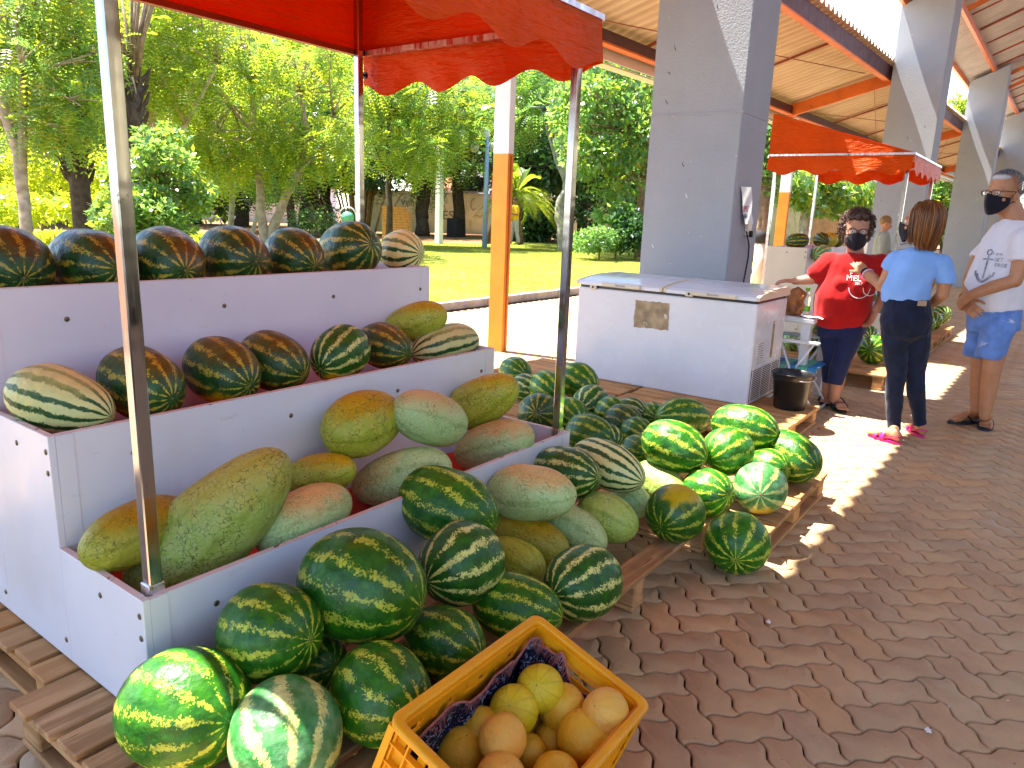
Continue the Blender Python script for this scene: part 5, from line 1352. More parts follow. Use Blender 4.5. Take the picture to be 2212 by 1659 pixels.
# small palm
d = 29.; b = ground_pt(1125, 525, d); b.z = at(1125, 527, d).z
t = thing('small_palm', 'small date palm with a rough trunk and arching yellow green fronds', 'palm', b)
top = at(1117, 418, d); m = MB(); pp = [b, at(1118, 480, d), at(1119, 440, d), top]; m.tube(pp, [.13, .15, .22, .16], 10); m.build('trunk', M['bark'], t, smooth=True)
boots(t, [at(1118, 480, d), at(1118, 455, d), top], .16, 34, .22)
vs = []; rr = np.random.default_rng(4); sm = MB()
for k in range(30):
    a = k*2.399; el = rr.uniform(-.1, 1.35); L = rr.uniform(1.5, 1.95); dirh = np.array([cos(a), sin(a), 0]); K = 44
    tt = np.linspace(.05, 1, K); x = L*tt*cos(el)+.0*tt; z = L*tt*sin(el)-L*.62*tt**2.1*(.5+cos(el)*.6)
    P = np.array(top)+dirh*x[:, None]+np.array([0, 0, 1])*z[:, None]; T = _unit(np.gradient(P, axis=0)); sd = np.cross(dirh, [0, 0, 1])
    sm.tube([V(p) for p in P[::9]], [.02, .014, .01, .008, .004], 4)
    for s_ in (-1, 1):
        D = _unit(sd*s_*.75+T*.7+np.array([0, 0, .12])); l = .42*np.sin(pi*np.clip(tt*.9+.08, 0, 1))+.05
        v, _ = diamonds(P, D, np.tile(_unit(np.cross(sd, T).mean(0))[None], (K, 1))+rr.normal(0, .15, (K, 3)), l, l*.034+.003); vs.append(v)
v = np.concatenate(vs)-np.array(wloc(t)); link('fronds', np_mesh('fronds', v, np.arange(len(v)).reshape(-1, 4), M['leaf_y']), t); sm.build('frond_midribs', M['bamboo'], t)
# undergrowth on the lawn edge
for (lab, px, py, rx, ry, d, n, m_, sz, nn) in (('broad leaved plant in front of the graffiti wall', 1335, 462, 24, 34, 24, 12, 'leaf_g', .32, 240), ('low bluish green shrub along the far lawn edge', 1296, 518, 44, 11, 22.5, 16, 'leaf_g', .10, 3800),
      ('dark bush at the foot of the big bright green tree', 1375, 497, 30, 24, 23.5, 12, 'leaf_d', .16, 2400), ('dark undergrowth behind the small palm trunk', 1165, 480, 50, 32, 36, 16, 'leaf_d', .25, 2600),
      ('rocky planted mound under the bamboo', 690, 478, 50, 9, 34, 12, 'leaf_g', .14, 1300)):
    b = ground_pt(px, py+20, d)
    tree('shrub', lab, b, [([b, at(px, py, d)], .03, .015)], 'bark', clumps_px(px, py, rx, ry, d, .6, n, .42 if d < 30 else .7, int(px)), [(m_, nn, sz)], 'shrubs', 'shrub', kind='broad', seed=int(px) % 97)
# right side behind the far stall
d = 17.; b = ground_pt(1648, 590, d)
tree('park_tree', 'tree trunk between the nearest grey pillar and the second orange post', b, [([b]+P_(d, (1646, 500), (1660, 380), (1665, 250)), .16, .10)], 'bark', clumps_px(1655, 330, 50, 110, d+.5, .8, 34, .35, 71), [('leaf_g', 4200, .14)], 'trees behind the far stall', kind='broad', seed=71)
d = 24.; b = ground_pt(1728, 560, d)
tree('weeping_tree', 'tree with drooping leaves and a short pale stub of trunk above the far melons', b, [([b]+P_(d, (1730, 520), (1741, 462), (1760, 400), (1790, 340)), .20, .10), ([at(1741, 450, d)]+P_(d, (1700, 380)), .09, .05)], 'bark_g',
     clumps_px(1775, 405, 110, 42, d, 1.2, 44, .42, 72)+clumps_px(1860, 455, 26, 30, d, .6, 10, .3, 73)+clumps_px(1750, 330, 110, 50, d+1, 1.2, 30, .5, 74), [('leaf_g', 4800, .22), ('leaf_y', 3600, .22)], 'trees behind the far stall', kind='broad', droop=1.2, seed=72)
d = 30.; b = ground_pt(2040, 540, d)
tree('park_tree', 'lush tree seen between the second and third grey pillars', b, [([b]+P_(d, (2040, 450)), .2, .1)], 'bark_d', clumps_px(2036, 430, 50, 90, d, 1.5, 40, .55, 75)+clumps_px(2150, 420, 60, 80, d+4, 1.5, 20, .6, 76), [('leaf_g', 5200, .22), ('leaf_b', 900, .24)], 'trees behind the far stall', kind='broad', seed=75)
d = 34.; b = ground_pt(2070, 540, d)
tree('park_tree', 'tall thin tree whose sunny top shows in the sky gap beyond the second pillar', b, [([b]+P_(d, (2072, 400), (2074, 260)), .2, .08)], 'bark', clumps_px(2072, 262, 34, 46, d, 1.2, 22, .38, 77), [('leaf_y', 2600, .17)], 'trees behind the far stall', kind='broad', seed=77)
d = 28.; b = ground_pt(1500, 560, d)
tree('park_tree', 'tree hidden behind the nearest grey pillar with its crown edge showing', b, [([b]+P_(d, (1500, 400), (1520, 300)), .2, .1)], 'bark', clumps_px(1540, 330, 110, 110, d, 2, 40, .7, 78), [('leaf_g', 5200, .22)], 'trees behind the far stall', kind='broad', seed=78)
# twigs above the low roof edge
# ---------------------------------------------------------------- walls, houses and street furniture in the park
def slabwall(name, label, cat, a, b, d0, d1, ytop, thick=.2, m_='plaster'):
    p = at(a, 495, d0); q = at(b, 495, d1); zt = at(a, ytop, d0).z; p.z = q.z = -.05
    n_ = (q-p).cross(V((0, 0, 1))).normalized(); 
    if n_.dot(HV) < 0: n_ = -n_
    t = thing(name, label, cat, (p+q)/2); m = MB(); m.prism([p, q, q+n_*thick, p+n_*thick], (0, 0, zt+.05)); m.build('wall', M[m_], t)
    m = MB(); e = (q-p).normalized()*.03; m.prism([p-e-n_*.03+V((0,0,zt+.052)), q+e-n_*.03+V((0,0,zt+.052)), q+e+n_*(thick+.03)+V((0,0,zt+.052)), p-e+n_*(thick+.03)+V((0,0,zt+.052))], (0, 0, .06)); m.build('coping', M['kerb'], t)
    return t, p, q, n_
tw, p, q, nn_ = slabwall('garden_wall', 'stained cream boundary wall with black graffiti behind the trees', 'wall', 770, 1480, 45, 44, 411)
M['spray'] = simple('black_spray_paint', (.14,.13,.11), .8); M['spray_r'] = simple('red_spray_paint', (.45,.12,.06), .8)
def onwall(px, py):
    r = ray(px, py); t_ = (p-C0).dot(nn_)/r.dot(nn_); return C0+r*t_-nn_*.012
ed = (q-p).normalized()
text('RESP', .75, M['spray'], tw, 'graffiti_lettering', onwall(967, 466), ed, (0, 0, 1), .003)
text('Vens', .55, M['spray'], tw, 'graffiti_lettering', onwall(884, 438), ed, (0, 0, 1), .003)
m = MB()
for pts in ([(897, 420), (908, 428), (913, 440), (909, 455), (901, 462)], [(947, 448), (953, 440), (960, 444), (962, 455)], [(1026, 428), (1018, 434), (1017, 446), (1022, 455), (1028, 450)], [(870, 428), (870, 460)], [(1022, 468), (1030, 464), (1036, 470), (1043, 466)]):
    m.tube([onwall(*a) for a in pts], .035, 4, flat=.3, ref=nn_)
m.build('graffiti_scrawl', M['spray'], tw)
m = MB()
for pts in ([(1262, 452), (1262, 482), (1285, 482), (1285, 470), (1270, 470)], [(1275, 452), (1290, 452), (1290, 462)]): m.tube([onwall(*a) for a in pts], .04, 4, flat=.3, ref=nn_)
m.build('graffiti_scrawl', M['spray_r'], tw)
M['wallwhite'] = simple('whitewashed_wall', (.72,.72,.76), .8, var=.08, scale=.6); M['tile'] = simple('terracotta_tiles', (.52,.16,.055), .8, var=.25, scale=3)
M['glassd'] = simple('dark_window_glass', (.03,.04,.05), .15)
def house(label, a, b, d, yt, roofh, m_='wallwhite', wins=(), dep=7, roof='tile'):
    p = at(a, 480, d); q = at(b, 480, d); zt = at(a, yt, d).z; p.z = q.z = -.05; n_ = V((HV.x, HV.y, 0)); e = (q-p).normalized()
    n_ = (n_-e*n_.dot(e)).normalized(); t = thing('house', label, 'house', (p+q)/2); m = MB(); m.prism([p, q, q+n_*dep, p+n_*dep], (0, 0, zt+.05)); m.build('wall', M[m_], t)
    if roofh:
        m = MB(); o_ = e*.35; k = .35
        A, B, C_, D_ = p-o_-n_*k, q+o_-n_*k, q+o_+n_*(dep+k), p-o_+n_*(dep+k); up = V((0, 0, zt+.052)); r1 = (A+D_)/2+up+V((0, 0, roofh)); r2 = (B+C_)/2+up+V((0, 0, roofh))
        m.add([A+up, B+up, C_+up, D_+up, r1, r2], [(0, 1, 5, 4), (2, 3, 4, 5), (0, 4, 3), (1, 2, 5), (3, 2, 1, 0)]); m.build('roof', M[roof], t)
    for (x0, x1, y0, y1) in wins:
        r = lambda X, Y: (lambda rr: C0+rr*((p-C0).dot(n_)/rr.dot(n_)))(ray(X, Y))
        A, B, C_, D_ = r(x0, y1), r(x1, y1), r(x1, y0), r(x0, y0)
        m = MB(); m.prism([x-n_*.05 for x in (A, B, C_, D_)], n_*.045); f = m.build('window', M['white'], t)
        m = MB(); s_ = .12; cc_ = (A+C_)/2; m.prism([cc_+(x-cc_)*(1-s_)-n_*.058 for x in (A, B, C_, D_)], n_*.006); m.build('pane', M['glassd'], f)
    return t
house('white house with terracotta roof above the boundary wall near the lamp pole', 925, 1020, 62, 404, 1.0, wins=(), dep=6)
house('tall white building in the gap between the concrete pole and the lamp pole', 900, 1110, 85, 318, 0, wins=((965, 975, 376, 384), (985, 995, 345, 353), (1012, 1022, 345, 353)), dep=8)
house('small shed with a dark gable roof behind the boundary wall', 984, 1030, 50, 412, 1.0, 'wallwhite', dep=3, roof='bark_d')
house('low whitish blue building behind the twin stemmed tree', 400, 676, 56, 392, 1.2, wins=((476, 486, 405, 478), (600, 622, 410, 440)), dep=8)
house('white building with pink trim behind the big bright tree', 1290, 1400, 80, 392, 1.5, dep=8)
tw2, p2, q2, n2_ = slabwall('advert_wall', 'orange wall panel with white painted lettering behind the bamboo', 'wall', 660, 704, 48, 48, 432, m_='orange')
def onw2(px, py):
    r = ray(px, py); t_ = (p2-C0).dot(n2_)/r.dot(n2_); return C0+r*t_-n2_*.012
e2 = (q2-p2).normalized()
for s_, y in (('FEIRA', 441), ('livre', 454), ('H 21', 466)): text(s_, .33, M['white'], tw2, 'painted_lettering', onw2(682, y), e2, (0, 0, 1), .003)
tw3, p3, q3, n3_ = slabwall('garden_wall', 'beige rendered wall behind the far stall melons', 'wall', 1600, 1745, 30, 30, 402, m_='plaster')
tw4, p4, q4, n4_ = slabwall('garden_wall', 'pale sunlit wall right of the wooden gate beyond the far stall', 'wall', 1834, 1960, 30, 30, 380, m_='wallwhite')
m = MB()
r4 = lambda X, Y: (lambda rr: C0+rr*((p4-C0).dot(n4_)/rr.dot(n4_)))(ray(X, Y))-n4_*.012
m.tube([r4(*a) for a in ((1858, 452), (1864, 445), (1870, 455), (1878, 440), (1886, 448))], .03, 4, flat=.3, ref=n4_); m.build('graffiti_scrawl', M['spray'], tw4)
M['gate'] = simple('brown_gate_wood', (.42,.25,.12), .6, var=.2, scale=2)
gp = at(1745, 495, 30); gq = at(1834, 495, 30); gp.z = gq.z = -.02; zt = at(1745, 420, 30).z
t = thing('slatted_gate', 'tall brown gate of narrow vertical slats behind the far stall', 'gate', (gp+gq)/2); m = MB(); n = 22
for k in range(n): a = gp.lerp(gq, (k+.08)/n); b_ = gp.lerp(gq, (k+.9)/n); m.prism([a, b_, b_+HV*.03, a+HV*.03], (0, 0, zt))
m.build('slats', M['gate'], t); m = MB(); m.prism([gp+HV*.04, gq+HV*.04, gq+HV*.08, gp+HV*.08], (0, 0, zt*.98)); m.build('backing', M['steel_red'], t)
# concrete pole
d = 32.; b = ground_pt(948, 509, d); t = thing('concrete_pole', 'tall pale concrete utility pole rising into the leaves right of the brick box', 'pole', b); m = MB(); tp = at(944, 140, d)
m.loft([[q_+V((x*w_, y*w_, 0)) for x, y in ((-1,-1),(1,-1),(1,1),(-1,1))] for q_, w_ in ((b, .13), (V((b.x, b.y, tp.z)), .10))]); m.build('shaft', M['wallwhite'], t)
# blue lamp pole with globes and sign box
M['polebl'] = simple('pale_blue_paint', (.30,.42,.72), .5); M['globe'] = simple('frosted_globe', (.55,.56,.52), .3)
d = 29.; b = ground_pt(1047, 516, d); t = thing('park_lamp', 'pale blue lamp pole with two globes and a small sign box', 'lamp', b); m = MB(); z1 = at(1047, 300, d).z
m.tube([b, V((b.x, b.y, z1))], [.11, .07], 10); m.build('pole', M['polebl'], t, smooth=True)
for x in (-22, 19):
    g_ = at(1047+x, 318, d); m = MB(); m.tube([V((b.x, b.y, g_.z-.42)), V((g_.x, g_.y, g_.z-.42)), g_-V((0, 0, .2))], .022, 6); m.build('arm', M['rubber'], t)
    m = MB(); m.ball(g_, (.19, .19, .20), 16, 10); m.build('globe', M['globe'], t, smooth=True)
g_ = at(1047, 287, d); m = MB(); m.obox(g_, RT*.20, UP*.15, V((HV.x, HV.y, 0))*.05); m.build('sign_box', M['wallwhite'], t)
# brick box
d = 29.; b = ground_pt(852, 505, d); b.z = 0; t = thing('brick_box', 'small orange brick meter housing with one chamfered corner', 'brick structure', b)
pl = [at(825, 515, d), at(883, 515, d), at(883, 460, d), at(871, 447, d), at(825, 444, d)]
for x in pl[:2]: x.z = -.03
m = MB(); m.prism(pl, V((HV.x, HV.y, 0))*.8); o = m.build('masonry', M['brick'], t); o.data.transform(Matrix.Rotation(0, 4, 'Z'))
# round green bin with hoop
d = 33.; c_ = at(751, 470, d); b = ground_pt(751, 480, d); t = thing('green_bin', 'round green litter bin hung under a hoop by the bamboo', 'bin', b)
M['bin'] = simple('sea_green_plastic', (.10,.42,.27), .5); m = MB(); m.ball(c_, (.30, .30, .27), 18, 10); m.tube([b, c_], .22, 12); m.build('bin_body', M['bin'], t, smooth=True)
m = MB(); m.tube([c_+RT*(.36*cos(a))+V((0, 0, .36*sin(a)+.1)) for a in np.linspace(0, pi, 14)], .03, 6); m.build('hoop', M['wallwhite'], t, smooth=True)
# dark planter against the trunk
d = 38.; b = ground_pt(985, 492, d); t = thing('planter', 'dark square planter with thin stakes at the foot of the graffiti wall', 'planter', b)
m = MB(); m.box((b.x-.35, b.y-.35, 0), (b.x+.35, b.y+.35, 1.05), bev=.03); m.build('tub', M['rubber'], t); m = MB(); m.tube([b+V((0,0,1)), b+V((0,0,3.3))], .03, 5); m.tube([b+V((.2,0,1)), b+V((.2,0,3.1))], .025, 5); m.build('stake', M['bark_d'], t)
# litter bin right of first pillar
b = onz(1638, 600, .03); b = ground_pt(1640, 560, 14.5); c_ = at(1640, 500, 14.5)
t = thing('litter_bin', 'black bin with a pale sack beneath, squeezed between pillar and tree trunk', 'bin', b); m = MB(); m.tube([V((b.x, b.y, c_.z-.22)), V((b.x, b.y, c_.z+.02))], [.12, .15], 14); m.build('bin_body', M['rubber'], t, smooth=True)
m = MB(); m.tube([V((b.x, b.y, .06)), V((b.x, b.y, c_.z-.225))], [.10, .11], 14); m.build('sack', M['cream'], t, smooth=True)
t = thing('unseen_hall', 'unseen beige hall added behind the camera to block light from that side', 'building', (6, -10.5, 0))  # unseen building, added to darken chrome reflections and block sky light
m = MB(); m.box((-8, -18, -.01), (45, -10.5, 6.2)); m.build('wall', M['plaster'], t)
m = MB(); m.prism([(-9, -19, 6.21), (-9, -9.5, 6.21), (-9, -14, 8.4)], (55, 0, 0)); m.build('roof', M['tile'], t)
for k in range(14):
    m = MB(); m.box((-6+k*3.6, -10.49, .02), (-4.2+k*3.6, -10.43, 3.0)); d_ = m.build('door', M['rubber'], t)
# ---------------------------------------------------------------- people
def skin_mat(name, c, c2):
    m, nt, b, o = mat(name); n = N(nt); P = n.co()
    col = n.mix(n.ss(n.noise(P, 9, 4, .6), .35, .7), c, c2); col = n.mix(n.m('MULTIPLY', n.ss(n.noise(P, 90, 3, .6), .55, .8), .3), col, tuple(x*.7 for x in c2))
    n.l(col, b.inputs['Base Color']); setb(b, rough=.48, spec=.4, sss=.12); b.inputs['Subsurface Scale'].default_value = .6
    n.l(n.bump(n.noise(P, 160, 3), .15, .002), b.inputs['Normal']); return m
M['skin1'] = skin_mat('fair_skin', (.50,.25,.155), (.44,.19,.11)); M['skin2'] = skin_mat('tan_skin', (.50,.25,.135), (.44,.19,.09)); M['skin3'] = skin_mat('brown_skin', (.30,.13,.06), (.24,.10,.05))
def fabric(name, c, var=.12, sc=7, weave=400, rough=.85, fine=None):
    m, nt, b, o = mat(name); n = N(nt); P = n.co()
    col = n.mix(n.ss(n.noise(P, sc, 4), .3, .7), tuple(x*(1-var) for x in c), tuple(min(1, x*(1+var)) for x in c))
    if fine: col = n.mix(n.ss(n.noise(n.mapping(P, fine[1]), fine[0], 5, .7), fine[2], fine[2]+.1), col, fine[3])
    n.l(col, b.inputs['Base Color']); setb(b, rough=rough, spec=.2); b.inputs['Sheen Weight'].default_value = .15
    n.l(n.bump(n.noise(P, weave, 2), .25, .001), b.inputs['Normal']); return m
M['tee_red'] = fabric('red_cotton', (.40,.006,.006)); M['navy'] = fabric('navy_stretch', (.012,.020,.085)); M['tee_blue'] = fabric('sky_blue_cotton', (.22,.42,.86), .06)
M['jeans_d'] = fabric('dark_denim', (.008,.013,.036), .3, 12, fine=(9, (1, 1, .35), .60, (.035,.045,.08))); M['tee_white'] = fabric('white_cotton', (.74,.73,.82), .04)
M['jeans_l'] = fabric('faded_denim', (.13,.25,.62), .2, 9, fine=(7, (1, 1, 1.6), .62, (.62,.66,.76))); M['mask'] = fabric('black_mask_fabric', (.008,.008,.016), .2)
M['fuchsia'] = simple('fuchsia_strap', (.70,.015,.22), .5); M['sole'] = simple('tan_sole', (.35,.24,.16), .8); M['navysole'] = simple('navy_rubber', (.012,.02,.05), .6)
M['tee_yel'] = fabric('yellow_cotton', (.75,.42,.01)); M['khaki'] = fabric('grey_trousers', (.42,.38,.32)); M['tee_grey'] = fabric('grey_green_cotton', (.30,.32,.26))
def hairmat(name, stops, rough=.42):
    m, nt, b, o = mat(name); n = N(nt); n.l(n.ramp(n.island(), stops), b.inputs['Base Color']); setb(b, rough=rough, spec=.55); return m
M['hair_b'] = hairmat('dark_brown_hair', [(0,(.020,.008,.004)),(.6,(.065,.022,.008)),(1,(.15,.055,.018))]); M['hair_c'] = hairmat('copper_bob_hair', [(0,(.07,.018,.003)),(.5,(.16,.048,.006)),(.85,(.28,.10,.012)),(1,(.48,.22,.05))], .34)
M['hair_g'] = hairmat('short_grey_hair', [(0,(.10,.10,.11)),(.5,(.25,.25,.27)),(1,(.50,.50,.53))]); M['hair_k'] = hairmat('blond_brown_hair', [(0,(.22,.12,.03)),(1,(.42,.26,.08))])
M['lens'], nt, bb, oo = mat('spectacle_lens'); setb(bb, col=(.9,.9,.95), rough=.03, trans=.92); bb.inputs['IOR'].default_value = 1.12
M['eyew'] = simple('eye_white', (.7,.68,.66), .3); M['iris'] = simple('dark_iris', (.03,.018,.01), .15)
class Fig:
    def __init__(s, label, P0, name='person', cat='person'):
        s.P0 = V(P0); s.t = thing(name, label, cat, P0); s.h = (V((P0[0], P0[1], 0))).normalized()
    def J(s, px, py, off=0.):
        r = ray(px, py); t = ((s.P0-C0).dot(s.h)+off)/r.dot(s.h); return C0+r*t
def body_loft(mb, pts, hw, hd, right, n=24, ex=2.3, fo=None):
    right = V(right).normalized(); rings = []
    for i, p in enumerate(pts):
        d = (pts[min(i+1, len(pts)-1)]-pts[max(0, i-1)]).normalized(); x = (right-d*right.dot(d)).normalized(); y = d.cross(x)
        ring = []
        for k in range(n):
            a = 2*pi*k/n; c, s_ = cos(a), sin(a); q = (abs(c)**ex+abs(s_)**ex)**(-1/ex)
            ring.append(p+x*(c*q*hw[i])+y*(s_*q*hd[i])+(y*(fo[i] if fo else 0)))
        rings.append(ring)
    mb.loft(rings)
def limb(mb, pts, rad, n=14):
    mb.tube(pts, rad, n)
    for p, r in zip(pts, rad): mb.ball(p, r*.985, 12, 8)
def hand(mb, w, d, nrm, side=1, L=.175, curl=.35, spread=.10, thumb=.8, cu=None):
    """w wrist, d pointing direction, nrm palm-facing normal; side=+1 puts the thumb on d x nrm"""
    d = V(d).normalized(); nrm = V(nrm); nrm = (nrm-d*nrm.dot(d)).normalized(); ac = d.cross(nrm)*side
    k = L/.175; pts = [w-d*.01, w+d*.03*k, w+d*.06*k, w+d*.088*k]
    body_loft(mb, pts, [.026*k, .036*k, .041*k, .040*k], [.018*k, .016*k, .015*k, .012*k], ac, 16, 2.6)
    tips = []
    for i, (a, l) in enumerate(((.031, .072), (.011, .080), (-.010, .075), (-.030, .060))):
        p = w+d*.082*k+ac*a*k; dd = (d+ac*(a/.03)*spread).normalized(); c = (cu[i] if cu else curl); pt = [p]
        for j, f in enumerate((.45, .30, .25)):
            ang = c*(j+.6); q = dd*cos(ang)+nrm*sin(ang); pt.append(pt[-1]+q*l*f*k)
        limb(mb, pt, [.0095*k, .0088*k, .0080*k, .0070*k], 10); tips.append(pt[-1])
    p = w+d*.028*k+ac*.030*k; q1 = p+(ac*thumb+d*.7+nrm*.2).normalized()*.040*k; q2 = q1+(ac*thumb*.5+d+nrm*.35).normalized()*.032*k; q3 = q2+(d+nrm*.45).normalized()*.024*k
    limb(mb, [p, q1, q2, q3], [.015*k, .0115*k, .0100*k, .0085*k], 10)
    return tips
def foot(mb, heel, toe, W=.045):
    """bare foot on its sole: heel, toe on the ground plane z"""
    d = (toe-heel); L = d.length; d.normalize(); up = V((0, 0, 1)); x = d.cross(up).normalized()
    pts = [heel+d*L*f for f in (0., .12, .3, .5, .68, .80)]
    hz_ = [.030, .040, .042, .034, .025, .019]; hw_ = [.022, .032, .031, .035, .044, .043]
    rings = []
    for p, h_, w_ in zip(pts, hz_, hw_):
        rings.append([p+x*(w_*W/.045*cos(2*pi*k/16))+up*(max(-h_*.92, h_*sin(2*pi*k/16))+h_) for k in range(16)])
    mb.loft(rings)
    for i, (a, l, r) in enumerate(((-.030, .20, .0135), (-.010, .17, .010), (.006, .155, .0095), (.020, .135, .009), (.033, .115, .0085))):
        p = heel+d*L*.76+x*a*W/.045; limb(mb, [p+up*.016, p+d*L*l*.6+up*.013, p+d*L*l+up*.010], [r*1.15, r, r*.9], 9)
def footprint(heel, toe, g=.008, W=.048, n=26):
    d = toe-heel; L = d.length+g; d.normalize(); x = d.cross(V((0, 0, 1))).normalized(); out = []
    for k in range(n):
        a = 2*pi*k/n; f = .5-.5*cos(a); w_ = W*(.72+.28*sin(min(1, f*1.2)*pi*.5))*(1 if f > .15 else 1); out.append(heel-d*g+d*(L+g)*f+x*(w_*sin(a)**1*(1)))
    return out
def sole(name, f, heel, toe, mt, th=.016, W=.05, z=0):
    m = MB(); fp = footprint(heel, toe, .012, W); m.prism([V((p.x, p.y, z+.002)) for p in fp], (0, 0, th)); return m.build(name, mt, f.t, smooth=False)
def head(f, c, fwd, up, k, skin, mb):
    fwd = V(fwd).normalized(); up = V(up); up = (up-fwd*up.dot(fwd)).normalized(); R_ = fwd.cross(up)
    Mx = Matrix((R_, fwd, up)).transposed()
    L = lambda x, y, z: c+(Mx @ V((x, y, z)))*k
    def E(x, y, z, a, b_, c_): mb.ball(L(x, y, z), (a*k, b_*k, c_*k), 20, 14, M=Mx)
    E(0, -.012, .032, .076, .096, .092); E(0, .012, .0, .070, .078, .085); E(0, .022, -.048, .057, .066, .068); E(0, .054, -.094, .026, .026, .022)
    for s_ in (-1, 1):
        E(s_*.038, .052, -.030, .030, .028, .030); E(s_*.080, -.006, -.008, .009, .021, .032); E(s_*.078, -.004, -.034, .008, .013, .012); E(s_*.030, .074, .026, .030, .014, .011)
        E(s_*.012, .088, -.034, .010, .012, .009)
    mb.tube([L(0, .080, .022), L(0, .098, .0), L(0, .106, -.024)], [.009*k, .011*k, .013*k], 10); E(0, .102, -.028, .0135, .013, .012)
    E(0, .078, -.058, .024, .016, .007); E(0, .077, -.068, .020, .016, .008)
    for s_ in (-1, 1):
        m = MB(); m.ball(L(s_*.031, .0745, .006), .0135*k, 14, 10); e = m.build('eye', M['eyew'], f.t, smooth=True)
        m = MB(); m.ball(L(s_*.031, .0835, .006), (.0060*k,)*3, 10, 8); m.build('iris', M['iris'], e, smooth=True)
    return L, Mx
def mask(f, L, k):
    m = MB(); nu, nv = 28, 12; vs = []
    for j in range(nv+1):
        v = j/nv
        for i in range(nu+1):
            a = (i/nu*2-1)*1.42; aa = abs(a)/1.42
            zt = .000-.018*math.exp(-(a/.5)**2)*-1-.012*aa; zt = -.004+.010*math.exp(-(a/.28)**2)-.016*aa; zb = -.120+.068*aa**1.8
            z = zt+(zb-zt)*v; bul = sin(pi*min(1, v*1.05))*.010*(1-aa*.6)
            rx, ry = .078, .086; front = ry+.024*math.exp(-(a/.34)**2)*(1-v*.55)+bul-.018*v*v
            vs.append(L(sin(a)*(rx-.004*v), .012+cos(a)*front, z))
    m.add(vs, [(j*(nu+1)+i, j*(nu+1)+i+1, (j+1)*(nu+1)+i+1, (j+1)*(nu+1)+i) for j in range(nv) for i in range(nu)])
    for s_ in (-1, 1):
        m.tube([L(s_*.076, .024, -.018), L(s_*.084, .005, .012), L(s_*.084, -.022, .018)], .0022*k, 5); m.tube([L(s_*.075, .024, -.052), L(s_*.082, .0, -.040), L(s_*.084, -.02, -.022)], .0022*k, 5)
    o = m.build('face_mask', M['mask'], f.t, smooth=True); so_ = o.modifiers.new('t', 'SOLIDIFY'); so_.thickness = .002; return o
def glasses(f, L, k, dz=.006, w=.028, h=.019, r=.0026, mt='rubber'):
    g = MB()
    for s_ in (-1, 1):
        pts = [L(s_*.033+w*cos(a)*(abs(cos(a))**-.25 if abs(cos(a)) > .05 else 1)*.92, .104-.10*abs(s_*.033+w*cos(a))**1.2*1.2, dz+h*sin(a)) for a in np.linspace(0, 2*pi, 25)]
        g.tube(pts, r*k, 6)
        g.tube([L(s_*.064, .094, dz+.010), L(s_*.080, .07, dz+.010), L(s_*.084, .0, dz+.006), L(s_*.083, -.022, dz-.006)], r*.9*k, 6)
    g.tube([L(-.006, .104, dz+.006), L(0, .106, dz+.009), L(.006, .104, dz+.006)], r*k, 6)
    o = g.build('glasses', M[mt], f.t, smooth=True)
    for s_ in (-1, 1):
        l = MB(); n = 16; l.add([L(s_*.033+w*.93*cos(2*pi*i/n), .102-.10*abs(s_*.033+w*.9*cos(2*pi*i/n))**1.2*1.2, dz+h*.95*sin(2*pi*i/n)) for i in range(n)], [tuple(range(n))]); l.build('lens', M['lens'], o)
def folds(amp=.006, f=(9, 9, 5), fine=.35):
    return lambda p, nn: amp*(mnoise.noise(V((p.x*f[0], p.y*f[1], p.z*f[2])))+fine*mnoise.noise(V((p.x*f[0]*2.6, p.y*f[1]*2.6, p.z*f[2]*2.2+7))))
LEFT = V((-sin(YAW), cos(YAW), 0)); TOW = V((-1, -.1, 0)).normalized()
# ================= woman in red =================
f = Fig('woman in red t shirt, navy capris and black mask leaning on the freezer', (6.15, 1.28, 0)); J = f.J
fw_ = (-f.h+LEFT*-.12).normalized(); rt_ = fw_.cross(V((0, 0, 1)))      # her right = image left
body = MB(); hc = J(1850, 499, -.02)
L, Mx = head(f, hc, (-f.h+LEFT*-.10-V((0,0,.10))), V((0, 0, 1)), 1.13, 'skin1', body)
limb(body, [J(1848, 552, .02), hc+V((0, 0, -.06))-fw_*.015], [.062, .056])
sh1, sh2 = J(1793, 566, .0), J(1903, 570, .04)
el1 = J(1752, 603, -.03); wr1 = J(1718, 607, -.02); ht1 = J(1690, 606, -.03)
limb(body, [sh1, J(1770, 588, -.02), el1, wr1], [.058, .055, .044, .030])
hand(body, wr1, (J(1697, 606, -.04)-wr1), V((0, 0, -1)), side=-1, curl=.42, spread=.12)
el2 = J(1915, 628, .05); wr2 = J(1893, 668, -.08)
limb(body, [sh2, J(1910, 600, .05), el2, wr2], [.056, .052, .042, .030]); hand(body, wr2, V((0, 0, -1))+LEFT*.3, LEFT, side=1, curl=.3)
tp = [J(1818, 706, .02), J(1820, 660, 0), J(1838, 605, .0), J(1848, 560, .02)]
body_loft(body, tp, [.12, .18, .17, .14], [.09, .14, .11, .08], rt_)
